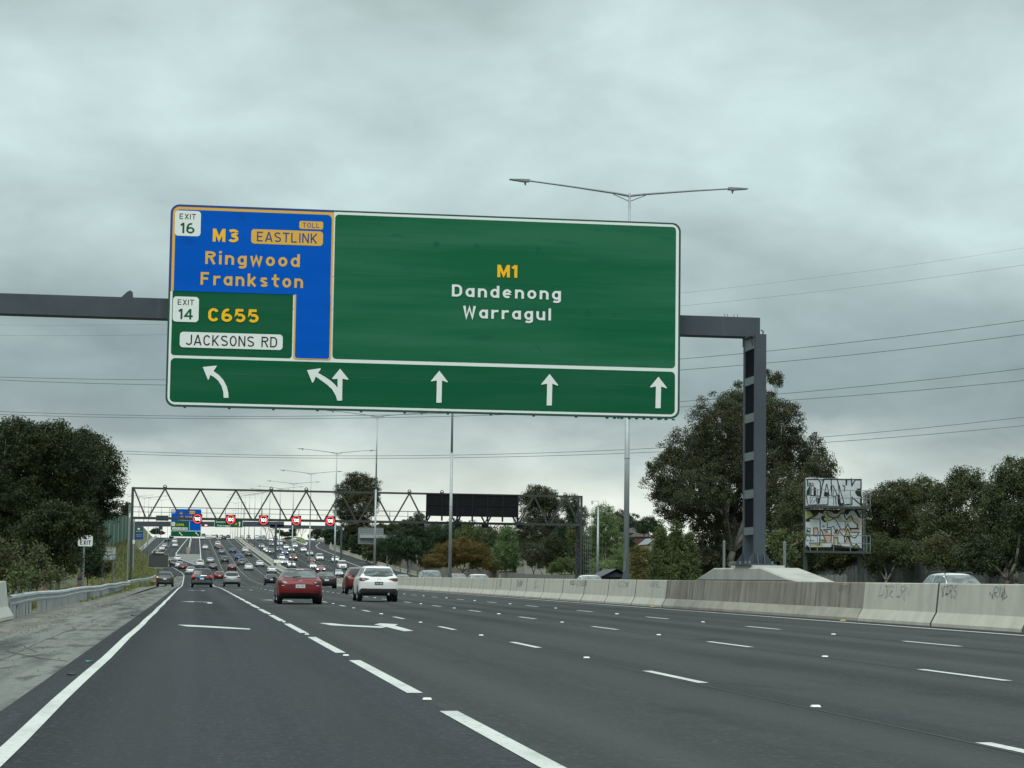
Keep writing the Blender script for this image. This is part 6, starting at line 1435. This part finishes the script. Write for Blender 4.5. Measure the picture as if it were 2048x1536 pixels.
def trees():
    # great gum behind the column
    tree('gum_tree','huge dark dome shaped gum tree rising behind the gantry column','tree',196,
      [(1440,850,58,62),(1500,835,60,55),(1380,905,56,48),(1440,925,66,60),(1560,850,46,50),(1335,950,44,38),(1520,920,70,62),(1600,905,52,44),(1640,940,34,28),(1400,985,62,45),(1470,1000,60,50),(1350,1020,44,36),(1330,985,30,26),(1570,985,52,48),(1420,1060,44,48),(1480,1075,46,50),(1545,1060,40,45),(1462,808,26,22)],
      GUM, leaf=.145, dens=.92, base=1462, seed=1, per=30, cr=.62, yspread=4, barkm=BARKP, trunk_r=.42, hang=.8, depth=.95)
    tree('gum_tree','thin topped pale gum poking above the huge dome tree beside the column top','tree',205,[(1552,758,17,12),(1540,790,10,7),(1475,768,7,6),(1528,745,12,7)],GUM,leaf=.14,dens=.8,base=1545,seed=2,per=18,cr=.4,barkm=BARKP,trunk_r=.2)
    # right row
    R = [('broad brown green tree right of the graffiti hoarding',168,[(1800,1000,52,42),(1760,1010,36,32),(1850,985,42,30),(1790,1050,50,40),(1745,1060,28,34),(1840,1050,44,40)],1800,GUM2,3),
         ('rounded tree with light gaps, second right of the graffiti hoarding',145,[(1930,960,34,26),(1905,990,36,26),(1960,985,28,24),(1880,1040,40,40),(1925,1060,44,44)],1915,GUM2,4),
         ('tall olive tree at the right frame edge',128,[(2035,955,50,40),(2000,985,36,34),(2070,1000,50,50),(1990,1040,42,44),(2040,1070,50,50)],2030,GUM3,5),
         ('dark dense shrub tree low at the right frame edge',108,[(2000,1110,56,46),(2060,1090,50,60),(1950,1115,42,40),(2040,1030,36,30)],2010,DARK,6),
         ('dull green tree behind the gap between dome tree and graffiti hoarding',165,[(1600,1010,40,44),(1575,1050,36,42),(1640,1060,40,40),(1600,1100,44,36)],1600,GUM2,7),
         ('bright leafed shrub at the column foot, right side',118,[(1555,1080,22,20),(1590,1078,20,16),(1570,1105,24,20)],1570,CYP,8),
         ('dark thicket behind the graffiti hoarding legs',172,[(1660,1110,48,30),(1720,1100,44,36),(1690,1040,44,44),(1630,1120,40,24)],1680,GUM2,9),
         ('brushy tree close right of the graffiti hoarding posts',164,[(1765,1100,38,32),(1810,1110,40,28),(1745,1130,20,16)],1770,GUM3,10),
         ('light speckled shrub below the right row of trees',118,[(1870,1100,32,34),(1905,1120,30,26)],1880,SCRUB,11)]
    for lb, Y, lo, b, m, sd in R: tree('roadside_tree', lb, 'tree', Y, lo, m, leaf=.125, dens=1.15, base=b, inner=.5, seed=sd, per=26, cr=.5, yspread=2.5, barkm=BARKP if sd in (3,4,10) else BARK, trunk_r=.16, group='roadside trees right of the column')
    # middle distance, left to right
    Mid = [('gum_tree','tall dark gum standing between the truss diagonals left of the message board',600,[(700,985,28,24),(735,975,24,22),(715,960,24,14),(690,1020,22,22),(720,1010,36,30),(745,1000,14,20),(710,1050,30,26),(725,1070,34,24)],722,GUM,20,.30,.9,BARKP),
      ('gum_tree','dark round topped gum behind the truss right half',338,[(1080,990,32,20),(1060,1005,26,20),(1105,1005,22,20),(1085,1030,36,24),(1060,1060,34,24),(1105,1060,34,26)],1085,GUM,21,.2,.65,BARKP),
      ('dark_tree','dark leafy tree below the truss left of the message board',352,[(820,1060,22,20),(790,1085,18,22),(815,1095,28,24),(845,1075,20,28)],812,DARKG,22,.2,.6,None),
      ('dark_tree','deep green tree at the left edge of the timber fence',420,[(775,1100,14,18),(760,1090,12,14),(790,1110,16,18)],772,DARKG,23,.2,.6,None),
      ('conifer','thin dark conifer tops above the truss beam left of the message board',380,[(838,1040,9,18),(822,1048,8,14),(833,1060,14,16)],834,DARK,24,.2,.5,None),
      ('dark_tree','olive dark tree under the message board left half',362,[(880,1070,26,22),(915,1065,22,22),(895,1085,26,20)],897,DARKG,25,.2,.6,None),
      ('dark_tree','yellow tinged tree under the message board middle',350,[(935,1065,20,20),(955,1075,18,20),(925,1080,18,18)],940,CYP,26,.2,.6,None),
      ('rust_bush','wide rust orange bush above the fence beside the second lamp post',335,[(930,1105,44,24),(895,1112,34,22),(965,1115,30,20),(870,1122,26,14),(985,1128,18,14),(920,1090,22,14)],925,BROWN,27,.16,.5,None),
      ('green_tree','bright green upright tree right of the rust bush',322,[(1012,1080,18,26),(1005,1105,22,26),(1025,1110,22,26),(1015,1062,11,14)],1015,FRESH,28,.17,.55,None),
      ('green_tree','duller grey green tree between rust bush and bright green tree',345,[(985,1080,18,22),(990,1100,18,20)],988,GUM3,29,.2,.6,None),
      ('grey_shrub','thin greyish twiggy shrub under the round topped gum, left',318,[(1060,1105,20,22),(1075,1120,22,16)],1068,GUM,30,.15,.5,BARK),
      ('grey_shrub','dark twiggy tree under the round topped gum, right',318,[(1100,1095,20,22),(1115,1085,20,22),(1090,1120,20,14)],1105,GUM,31,.15,.5,BARK),
      ('green_shrub','round olive shrub left of the truss right leg',300,[(1125,1130,18,14),(1110,1135,16,10),(1140,1130,12,12)],1125,CYP,32,.15,.45,None),
      ('dark_tree','dark leafy tree directly behind the truss right leg',310,[(1140,1010,20,20),(1155,1035,22,24),(1135,1060,22,26),(1155,1090,20,26)],1145,DARKG,33,.2,.6,None),
      ('willow_tree','pale green feathery tree right of the camera pole',262,[(1215,1050,26,34),(1205,1030,20,22),(1225,1085,24,34),(1200,1090,20,34),(1190,1060,12,20),(1235,1110,16,22)],1214,PALEG,34,.15,.5,None),
      ('green_shrub','pale yellow green shrub between truss leg and camera pole',250,[(1150,1070,14,22),(1158,1100,12,20)],1153,CYP,35,.15,.45,None),
      ('blossom_shrub','white speckled green shrub at the foot of the camera pole',240,[(1200,1138,16,12),(1215,1130,14,12),(1190,1132,10,12)],1205,PALEG,36,.14,.45,None),
      ('dark_tree','dark tree crowns behind the distant brick house',520,[(1240,1040,20,18),(1262,1045,18,16),(1235,1060,18,16)],1248,FAR,37,.28,.7,None),
      ('dark_tree','dark bushy tree right of the distant brick house',430,[(1295,1052,20,16),(1315,1062,16,14),(1280,1056,12,10)],1300,DARKG,38,.25,.65,None),
      ('dark_tree','dark tree below the distant white gabled house',380,[(1255,1090,16,16),(1245,1110,18,16)],1250,DARKG,39,.2,.6,None),
      ('green_tree','small pale tree in front of the grey roofed shed',300,[(1248,1120,14,16),(1240,1132,12,10)],1246,PALEG,40,.15,.45,None)]
    for nm, lb, Y, lo, b, m, sd, lf, cr, bk in Mid: tree(nm, lb, 'shrub' if 'shrub' in nm or 'bush' in nm else 'tree', Y, lo, m, leaf=lf*.85, dens=.95, base=b, seed=sd, per=22, cr=cr, yspread=2, barkm=bk, trunk_r=.14)
    # conical evergreens by the lamp post
    def cone(px, y0, y1, w, Y, m, lb, sd, grp):
        lo = []; n = 6
        for i in range(n): t = (i+.5)/n; lo.append((px, y0+(y1-y0)*t, w*(.25+.75*t)*.5, (y1-y0)/n*.8))
        tree('conifer', lb, 'conifer', Y, lo, m, leaf=.11, dens=1.0, base=px, seed=sd, per=20, cr=.28, limb=False, trunk_r=.08, hang=-.8, group=grp)
    for i, (px, y0, w, lb) in enumerate(((1322,1058,40,'broad green conical evergreen nearest the big lamp pole'),(1352,1048,44,'broad green conical evergreen between two others left of the footing'),(1378,1070,38,'broad green conical evergreen nearest the footing'))): cone(px, y0, 1165, w*1.55, 150+6*i, CYP, lb, 50+i, 'broad evergreens left of the footing')
    for i, (px, y0) in enumerate(((1266,1100),(1275,1096),(1284,1097),(1293,1098),(1300,1104))):
        cone(px, y0, 1165, 9.5, 170, CYPY, '%s narrow yellowish cypress counted from the big lamp pole' % ['first','second','third','fourth','fifth'][i], 60+i, 'narrow cypresses beside the lamp pole')
    # left bank: the big dark tree, then scrub beneath
    tree('dark_evergreen','massive dark tree filling the left edge above the guardrail','tree',128,[(60,935,84,84),(-20,950,90,100),(130,930,74,74),(20,1030,80,66),(100,1030,78,62),(90,885,50,44),(15,870,50,34),(-60,1060,70,80)],DARK,leaf=.12,dens=.95,base=40,seed=70,per=30,cr=.5,yspread=2.2,trunk_r=.3,hang=.2)
    tree('dark_evergreen','dark rounded tree overhanging the exit sign, right part of the left mass','tree',146,[(180,935,58,62),(205,980,40,60),(150,1000,50,50),(162,1045,40,34),(165,895,40,32),(192,1024,26,26),(130,1050,40,40)],DARK,leaf=.13,dens=.95,base=165,seed=71,per=30,cr=.5,yspread=1.5,trunk_r=.25,hang=.2)
    tree('dark_evergreen','low dark branch mass hanging over the exit sign','tree',98,[(120,1045,44,34),(160,1056,26,16),(85,1065,40,34),(172,1040,20,20)],DARK,leaf=.11,dens=1.0,base=110,seed=72,per=30,cr=.36,yspread=.6,trunk_r=.12,hang=.6)
    for i, (px, py, rx, rz, Y) in enumerate(((1700,1110,60,40,190),(1800,1090,70,50,186),(1900,1085,70,50,182),(1990,1060,60,60,176),(2070,1060,60,70,170),(1620,1110,50,30,196),(1560,1120,50,30,200))):
        tree('background_tree','dark %s tree filling the gaps behind the right hand row' % ['first','second','third','fourth','fifth','sixth','seventh'][i],'tree',Y,[(px,py,rx,rz),(px+30,py+20,rx*.8,rz*.7),(px-30,py+15,rx*.8,rz*.7)],GUM,leaf=.2,dens=.55,base=px,seed=200+i,per=22,cr=.6,yspread=1.5,trunk_r=.14,limb=False,group='dark trees behind the right hand row')
    for i, (px, py, rx, rz, Y) in enumerate(((770,1085,30,26,520),(815,1070,34,30,470),(865,1085,34,34,440),(915,1075,34,30,450),(965,1085,34,36,430),(1010,1090,34,34,440),(1060,1095,34,34,430),(1105,1085,34,40,420),(1150,1090,30,40,400),(1190,1090,30,36,380),(1230,1105,26,26,370))):
        tree('background_tree','dark tree of the middle belt behind the truss, %s from the left' % ['first','second','third','fourth','fifth','sixth','seventh','eighth','ninth','tenth','eleventh'][i],'tree',Y,[(px,py,rx,rz),(px+16,py+26,rx*.9,rz*.8),(px-16,py+22,rx*.9,rz*.8)],FAR if i%2 else GUM3,leaf=.36,dens=.7,base=px,seed=230+i,per=20,cr=.9,yspread=2,trunk_r=.16,limb=False,group='dark tree belt behind the truss')
    for i, (px, py, rx, rz, Y) in enumerate(((1345,1105,44,36,215),(1410,1120,44,30,212),(1480,1120,44,30,210),(1545,1125,40,26,206))):
        tree('background_tree','low dark growth under the huge dome tree, %s from the left' % ['first','second','third','fourth'][i],'tree',Y,[(px,py,rx,rz),(px+20,py+15,rx*.8,rz*.7)],GUM,leaf=.2,dens=.7,base=px,seed=250+i,per=22,cr=.6,yspread=1.5,trunk_r=.12,limb=False,group='low growth under the dome tree')
    for i, (lb, Y, lo, b, m) in enumerate((('olive scrub bush at the left frame edge behind the concrete block',66,[(15,1120,34,40),(40,1150,30,30),(-10,1160,40,30),(70,1110,24,28)],20,SCRUB),
        ('dark bush below the massive dark tree, left of the exit sign post',98,[(95,1110,36,34),(130,1125,30,28),(70,1090,40,36)],100,DARK),('feathery dark bush right of the exit sign post',112,[(176,1112,24,26),(184,1134,18,16),(150,1095,26,30)],180,DARKG),
        ('twiggy brown bush between the massive dark tree and the soil bank',90,[(60,1165,26,16),(95,1150,26,18)],75,SCRUB),('grey green bush right of the hazard sign posts',165,[(205,1140,14,14),(215,1125,12,12)],208,SCRUB),
        ('dark thicket behind the exit sign',125,[(120,1080,50,40),(60,1080,50,40),(170,1085,40,36),(10,1080,50,40)],90,DARK),('yellow flowering low bush beside the concrete block',60,[(32,1165,14,12),(42,1150,12,10)],36,CYP))):
        tree('scrub_bush', lb, 'bush', Y, lo, m, leaf=.085 if Y < 110 else .11, dens=.8, base=b, seed=80+i, per=24, cr=.34, yspread=.8, trunk_r=.05, group='scrub on the left bank', hang=0)
    # far trees on the crest
    for i, (lb, Y, lo, b, m) in enumerate((('far dark tree on the skyline at the ramp crest',1000,[(313,1062,7,5),(306,1064,6,4),(322,1066,5,3)],312,FAR),('far dark small tree right of the far gantry leg',930,[(560,1064,5,4),(567,1068,5,3)],562,FAR),
        ('far low dark hedge on the skyline behind the grass verge',950,[(578,1069,7,3),(586,1068,6,4),(572,1068,5,4)],578,FAR),('far umbrella shaped tree left of the ramp skyline',960,[(586,1060,6,4)],587,FAR),
        ('small dark round shrub on the right skyline',950,[(620,1073,4,4)],620,FAR),('second small dark round shrub on the right skyline',950,[(632,1074,5,3)],632,FAR),('far layered dark tree leaning over the right ramp',900,[(634,1062,9,5),(640,1068,7,5),(628,1066,6,3)],638,FAR),
        ('dark tree mass at the right ramp top',800,[(655,1068,12,12),(668,1062,12,14),(662,1080,12,10),(680,1075,10,14)],665,DARKG),('dark bush above the right ramp wall',640,[(690,1085,12,16),(700,1075,12,16),(712,1100,12,12),(700,1060,10,12)],700,DARKG),
        ('deep green bush above the timber fence start',560,[(725,1095,14,14),(740,1085,14,16),(712,1085,12,16)],730,DARKG),('dark bush hiding the cantilever gantry leg',436,[(808,1078,14,14),(800,1095,16,16),(790,1105,16,14)],802,DARKG),
        ('brown green bush over the timber fence middle',470,[(775,1075,16,16),(765,1058,14,10),(785,1060,12,12)],775,GUM2),('dark far tree just left of the noise wall end',470,[(250,1022,8,12),(256,1012,5,8)],252,FAR))):
        s = Y/600; tree('skyline_tree', lb, 'tree', Y, lo, m, leaf=.30*max(.7,s), dens=1.0, base=b, seed=100+i, per=16, cr=.6*s, limb=False, trunk_r=.12, hang=0, group='trees along the far skyline')
    # bare winter trees on the crest: branching twigs
    def bare(px, ytop, Y, lb, sd, w):
        X = Xat(px, Y, 1072); z0 = Hr(min(X,44), Y)-.5; zt = Zat(px, ytop, Y); rnd = random.Random(sd); mb = MB(); r = empty('bare_tree', (X,Y,z0), 0, lb, 'tree', 'bare trees on the skyline')
        def grow(p, d, l, rad, n):
            q = p+d*l; mb.tube(p, q, rad, rad*.7, 5, False)
            if n == 0: return
            for _ in range(3): nd = (d+Vector((rnd.uniform(-.55,.55)*w, rnd.uniform(-.4,.4), rnd.uniform(-.05,.35)))).normalized(); grow(q, nd, l*rnd.uniform(.62,.85), rad*.62, n-1)
        grow(Vector((0,0,0)), Vector((0,0,1)), (zt-z0)*.3, .16, 4); mb.build('branches', mat('bare_bark', (.28,.27,.25), .9), r, fix=False)
    bare(533,1046,900,'bare pale branched tree left of the far gantry leg',1,1.0); bare(603,1050,900,'bare forked tree under the far beam, left of the ramp',2,1.1); bare(594,1050,920,'slim bare tree immediately left of the forked bare one',3,.8); bare(545,1052,940,'low bare tree behind the far gantry leg',4,1.2)
trees(); print('LEAVES', STAT[0])
# ------------------------------------------------------------------ rough grass along the guardrail and on the bank
def grass():
    rng = np.random.default_rng(4); pts = []
    for n, y0, y1, x0, x1, h in ((2600,60,180,-7.5,-5.35,.28),(5000,170,430,-10.5,-5.3,.5),(4000,250,600,-16,-8,.6),(260,90,170,-5.0,-4.5,.10),(700,165,310,-5.9,-5.1,.4)):
        X = rng.uniform(x0,x1,n); Y = rng.uniform(y0,y1,n)
        keep = X < np.array([left_asph(y)-.15 if y >= 398 else -4.3 for y in Y]); X, Y = X[keep], Y[keep]
        pts.append(np.stack([X,Y,np.array([Hg(a,b) for a,b in zip(X,Y)])-.03,np.full(len(X),h)],1))
    P = np.concatenate(pts); n = len(P); k = 5; Q = P.repeat(k,0); N = len(Q)
    base = Q[:,:3]+np.concatenate([rng.normal(0,.12,(N,2)),np.zeros((N,1))],1); h = Q[:,3]*rng.uniform(.4,1.2,N); a = rng.uniform(0,6.28,N); w = .03+h*.08
    dx = np.stack([np.cos(a)*w,np.sin(a)*w,np.zeros(N)],1); tip = base+np.stack([rng.normal(0,.3,N)*h,rng.normal(0,.3,N)*h,h],1)
    V = np.stack([base-dx,base+dx,tip+dx*.2,tip-dx*.2],1).reshape(-1,3); me = fast_mesh('grass',V,np.arange(len(V)).reshape(-1,4))
    me.materials.append(leafmat('grass_blades',(.09,.12,.045),(.24,.25,.11),(.15,.19,.07))); o = bpy.data.objects.new('grass',me); COL.objects.link(o); setp(o,'rough green grass and weeds on the left bank','grass',kind='stuff')
grass()
# ------------------------------------------------------------------ graffiti covered hoarding
def hoarding():
    Y = 160.0; K = lambda a, b: (1580+a/7.315, 930+b/7.315)
    def WW(a, b): return W(*K(a, b), Y)
    x0 = WW(232,400)[0]; x1 = WW(1050,400)[0]; xr = WW(1112,400)[0]
    r = empty('hoarding', ((x0+x1)/2, Y, Hg(48,Y)), 0, 'two storey advertising hoarding on steel legs, both panels covered in silver and black graffiti', 'billboard'); L = Vector(r.location)
    def B(mb, nm, m, par=None, fix=True):
        o = mb.build(nm, m, par or r, fix=fix); o.data.transform(Matrix.Translation(-L)); return o
    SILV = mat('silver_spray', (.58,.64,.66), .45, .1, noise=[(1.6,(.46,.52,.54),.4,.7,.8),(7,(.64,.69,.71),.55,.7,.5)])
    INKB = mat('black_spray', (.012,.014,.018), .5); SALM = mat('salmon_spray', (.50,.38,.30), .6); YELS = mat('yellow_spray', (.42,.42,.12), .6); MINT = mat('mint_spray', (.35,.52,.46), .6)
    zc = lambda b: WW(640, b)[1]
    up = B(MB().box((x0,Y,zc(600)),(x1,Y+.12,zc(195))), 'upper_panel', SILV); lo = B(MB().box((x0,Y,zc(1208)),(x1,Y+.12,zc(652))), 'lower_panel', SILV)
    def fills(nm, polys, m, lvl, par):
        mb = MB()
        for p in polys: flat(mb, [WW(*q) for q in p], Y-.004*lvl)
        B(mb, nm, m, par, False)
    def strokes(nm, lines, m, lvl, par):
        mb = MB()
        for w, *pts in lines:
            w *= 1.35
            for a, b in zip(pts, pts[1:]):
                dx, dy = b[0]-a[0], b[1]-a[1]; l = math.hypot(dx,dy) or 1; ex, ey = dx/l*w*.35, dy/l*w*.35; nx, ny = -dy/l*w/2, dx/l*w/2
                flat(mb, [WW(a[0]-ex-nx,a[1]-ey-ny),WW(b[0]+ex-nx,b[1]+ey-ny),WW(b[0]+ex+nx,b[1]+ey+ny),WW(a[0]-ex+nx,a[1]-ey+ny)], Y-.004*lvl)
                lvl += .03
        B(mb, nm, m, par, False)
    fills('mint_patch', [[(232,200),(252,200),(250,400),(262,520),(232,560)],[(445,205),(490,205),(470,270),(450,260)],[(1000,380),(1050,360),(1050,420),(1010,400)]], MINT, 1, up)
    fills('black_fill', [[(242,380),(285,310),(300,335),(285,440),(240,450)],[(345,310),(378,335),(382,440),(345,445)],[(505,395),(560,395),(570,450),(500,450)],[(505,430),(520,430),(520,350),(510,380)],[(1036,350),(988,354),(958,398),(985,440),(1046,466)],[(690,440),(725,430),(745,560),(790,575),(905,572),(905,585),(720,600),(700,570)],[(1020,480),(1047,490),(1047,600),(1030,595)],[(380,470),(430,480),(440,540),(400,580),(385,540)],[(590,310),(612,300),(608,390),(595,380)]], INKB, 2, up)
    strokes('black_outline', [
        (11,(250,212),(405,204),(440,240),(447,340),(440,470),(425,550),(400,582),(270,588)),(10,(255,212),(258,305),(338,305)),(8,(308,315),(308,440)),(10,(285,445),(440,455)),(9,(238,450),(262,580)),
        (12,(470,225),(500,206),(600,205),(612,215)),(12,(500,206),(470,300),(455,400),(440,490)),(9,(535,280),(510,390),(500,452)),(9,(540,280),(570,440),(585,450)),(10,(502,450),(560,462),(552,582),(420,584)),(10,(600,210),(610,330),(612,450)),
        (11,(600,205),(690,208),(710,300),(720,400)),(9,(625,300),(690,430),(665,455)),(9,(612,452),(665,460),(675,590)),(10,(690,210),(820,215),(820,295)),(9,(770,300),(800,310),(795,385)),(9,(720,300),(745,400),(790,560),(740,565),(700,470)),(8,(715,420),(735,560)),
        (11,(830,215),(825,290)),(12,(832,214),(900,213),(903,305),(952,216),(1040,216),(1036,350),(988,354),(958,398),(985,440),(1046,466),(1046,592),(905,470),(905,578),(833,576)),
        (5,(272,255),(278,290)),(5,(285,255),(292,290)),(5,(300,255),(296,292),(312,270)),(5,(320,260),(328,295)),(5,(335,262),(350,296)),(5,(300,560),(330,490)),(5,(380,500),(330,560)),(6,(232,215),(1045,208))], INKB, 3, up)
    # lower panel
    fills('yellow_fill', [[(234,665),(300,665),(330,730),(380,725),(420,660),(425,690),(400,750),(330,790),(290,770),(234,790)],[(480,700),(505,690),(530,705),(525,735),(500,745),(482,730)],[(510,760),(545,750),(590,770),(560,820),(520,815)],[(680,770),(720,740),(760,760),(770,805),(690,810)],[(860,770),(880,760),(910,790),(905,820),(860,850),(820,850),(815,820),(860,815)],[(800,1035),(842,935),(888,1040)],[(270,1170),(430,1170),(445,1120),(460,1100),(500,1105),(505,1130),(470,1140),(470,1190),(280,1190)],[(650,1060),(695,1070),(690,1120),(665,1120),(672,1195),(650,1195)],[(945,1205),(970,1165),(995,1205)]], YELS, 1, lo)
    fills('salmon_fill', [[(345,925),(395,925),(395,1000),(370,1040),(350,1040)],[(455,945),(600,1000),(600,1120),(560,1140),(525,1135)],[(640,990),(700,1000),(735,940),(1010,935),(1015,985),(735,985),(700,1055),(640,1050)],[(800,1140),(835,1050),(885,1140)],[(470,745),(420,770),(500,820),(440,780)],[(545,665),(600,690),(640,740),(700,735),(740,680),(790,670),(800,700),(740,700),(690,770),(620,765),(560,740),(540,700)],[(920,770),(1000,780),(1030,830),(1030,930),(1000,930),(990,850),(930,800)]], SALM, 1.5, lo)
    fills('black_fill', [[(234,655),(760,655),(720,690),(690,715),(640,715),(610,690),(560,670),(500,670),(480,720),(440,700),(420,680),(400,730),(340,745),(310,700),(290,675),(234,668)],[(800,655),(980,655),(1010,720),(1040,760),(1040,785),(1000,765),(960,700),(930,665),(880,670),(850,720),(820,735),(795,690)],[(234,795),(290,780),(290,830),(234,830)],[(240,940),(262,940),(262,960),(285,960),(285,985),(240,985)],[(610,1160),(800,1190),(960,1200),(1020,1190),(1020,1208),(234,1208),(234,1160),(280,1200),(600,1200)],[(465,740),(520,745),(500,800),(545,830),(500,840),(450,790)],[(845,1060),(870,1045),(900,1140),(880,1150)],[(655,960),(690,930),(705,960),(670,1000)]], INKB, 2, lo)
    strokes('black_outline', [(13,(420,690),(360,750),(300,770),(234,800)),(12,(530,690),(560,745),(620,775),(690,770),(740,715),(790,700),(800,760),(830,805),(870,750),(900,750),(925,820),(985,870),(985,920),(940,930),(880,925)),(9,(290,785),(430,790),(440,830),(440,1010),(430,1150)),
        (8,(545,845),(545,920),(600,910),(605,1000),(600,1140)),(9,(560,820),(640,785),(670,800),(735,925)),(7,(715,820),(805,820),(810,920)),(9,(345,920),(400,920),(415,990),(400,1020),(375,1045)),(8,(345,920),(345,1040)),(7,(295,930),(290,1010),(234,1015)),(7,(234,920),(290,925)),
        (9,(455,945),(530,1135),(440,1135)),(8,(480,945),(600,940)),(8,(500,950),(540,985),(545,945)),(8,(610,900),(640,900),(670,990)),(9,(640,990),(700,1000),(735,938),(800,935)),(9,(735,985),(795,1050),(800,1140)),(8,(700,1060),(700,1195)),(8,(640,1050),(640,1195)),(8,(650,1060),(695,1065)),(7,(700,1120),(760,1195)),
        (10,(800,960),(845,860),(890,960)),(9,(800,1045),(842,930),(892,1045),(800,1045)),(8,(800,1140),(840,1045),(890,1140)),(9,(890,935),(1015,935)),(8,(890,985),(1020,985)),(10,(890,1040),(930,1065),(960,1060),(1000,1000)),(9,(870,1060),(900,1170),(940,1205)),(9,(935,1205),(968,1155),(1010,1205)),
        (6,(470,905),(510,905)),(5,(478,895),(488,880),(498,895)),(5,(238,1105),(270,1108)),(5,(285,1100),(310,1102),(290,1125)),(5,(320,1100),(350,1110)),(6,(985,690),(1045,690)),(6,(990,710),(1045,710)),(6,(1000,730),(1045,730)),(6,(234,1030),(640,1030)),(8,(445,1095),(500,1100),(500,1140)),(7,(280,1150),(430,1155),(430,1175))], INKB, 3.2, lo)
    FR = mat('dark_frame_steel', (.05,.062,.066), .6); RA = mat('rail_steel', (.20,.23,.235), .5, .3)
    B(MB().box((x0-.08,Y-1.1,zc(640)),(xr,Y+.3,zc(605))), 'deck', FR); B(MB().box((x0-.08,Y-1.1,zc(1292)),(xr+.05,Y+.3,zc(1262))), 'deck', FR)
    for xx in (WW(238,1300)[0], WW(1035,1300)[0]): B(MB().box((xx-.13,Y+.13,L.z-.3),(xx+.13,Y+.4,zc(195)-.3)), 'leg', FR)
    for zt, zb in ((375,605),(1030,1262)):
        mb = MB(); y = Y-1.05
        for f in (0, .5): zz = zc(zt)*(1-f)+zc(zb)*f; mb.bar((x0,y,zz),(xr,y,zz),.045); mb.bar((xr,y,zz),(xr,Y+.1,zz),.045)
        for a in (240, 345, 580, 822, 1060, 1112): xx = WW(a,400)[0]; mb.bar((xx,y,zc(zb)),(xx,y,zc(zt)),.05)
        B(mb, 'handrail', RA)
    mb = MB(); xa, xb = WW(1055,800)[0], WW(1078,800)[0]
    for xx in (xa, xb): mb.bar((xx,Y-.3,zc(1262)),(xx,Y-.3,zc(385)),.04)
    k = zc(1262)
    while k < zc(385): mb.bar((xa,Y-.3,k),(xb,Y-.3,k),.03); k += .3
    B(mb, 'ladder', RA)
    B(MB().bar((WW(897,185)[0],Y,zc(260)),(WW(897,185)[0],Y,zc(180)),.05), 'rod', FR)
hoarding()
# ------------------------------------------------------------------ distant houses
def house(px0, px1, ye, yr, Y, wall, roof, label, gable=False, dep=9, wins=2, z0=None):
    x0, x1 = Xat(px0,Y,1090), Xat(px1,Y,1090); ze, zr = Zat((px0+px1)/2, ye, Y), Zat((px0+px1)/2, yr, Y); zg = min(Hg((x0+x1)/2,Y)-1, ze-2.6) if z0 is None else z0
    r = empty('house', ((x0+x1)/2,Y,zg), 0, label, 'house'); L = Vector(r.location)
    def B(mb, nm, m, par=None):
        o = mb.build(nm, m, par or r); o.data.transform(Matrix.Translation(-L)); return o
    B(MB().box((x0,Y,zg),(x1,Y+dep,ze)), 'wall', wall)
    o_ = .4; mb = MB(); xm = (x0+x1)/2
    if gable: mb.add([(x0-o_,Y-o_,ze-.1),(x1+o_,Y-o_,ze-.1),(xm,Y-o_,zr),(x0-o_,Y+dep,ze-.1),(x1+o_,Y+dep,ze-.1),(xm,Y+dep,zr)],[(0,2,5,3),(1,4,5,2),(0,3,4,1),(3,5,4)]); B(MB().add([(x0,Y,ze),(x1,Y,ze),(xm,Y,zr-.25),(x0,Y+.2,ze),(x1,Y+.2,ze),(xm,Y+.2,zr-.25)],[(0,1,2),(5,4,3)]), 'gable', wall)
    else: mb.add([(x0-o_,Y-o_,ze-.05),(x1+o_,Y-o_,ze-.05),(x1+o_,Y+dep+o_,ze-.05),(x0-o_,Y+dep+o_,ze-.05),(x0+(x1-x0)*.28,Y+dep/2,zr),(x0+(x1-x0)*.72,Y+dep/2,zr)],[(0,1,5,4),(1,2,5),(2,3,4,5),(3,0,4),(3,2,1,0)])
    B(mb, 'roof', roof)
    for k in range(wins):
        cx = x0+(x1-x0)*(k+.5)/wins; w = min(.8,(x1-x0)/wins*.3); f = B(MB().box((cx-w,Y-.05,ze-1.7),(cx+w,Y+.0,ze-.5)), 'window', GLASS); B(MB().box((cx-w-.08,Y-.09,ze-1.8),(cx+w+.08,Y-.052,ze-1.72)), 'sill', WHITEP, None)
BR = mat('brick_wall', (.13,.065,.048), .9, noise=[(3,(.15,.07,.05),.4,.6,.6)]); RT = mat('dark_tile_roof', (.075,.062,.058), .85, noise=[((1,1,6),(.05,.042,.04),.4,.6,.7)]); CR = mat('cream_wall', (.36,.35,.31), .85); GR = mat('grey_tin_roof', (.22,.245,.26), .6, noise=[((4,.5,1),(.17,.19,.2),.4,.6,.6)]); DG = mat('dark_slate_roof', (.065,.075,.09), .7)
house(1262,1283,1066,1055,480,BR,RT,'brick house with a dark tiled hip roof, far right between lamp pole and trees',wins=1)
house(1276,1306,1073,1061,455,BR,RT,'lower brick house with a wide dark roof beside the big lamp pole',wins=2)
house(1299,1322,1088,1076,400,CR,GR,'cream gabled house on the green slope left of the dome tree',gable=True,wins=1)
house(1209,1255,1152,1138,205,DG,DG,'dark grey gabled shed roof just above the barrier by the big lamp pole',gable=True,wins=0,dep=6)
house(1050,1092,1112,1098,352,CR,GR,'pale house half hidden behind twiggy trees under the truss',wins=2)
house(845,905,1056,1042,500,BR,RT,'brown tiled house peeping between trees under the message board',wins=2)
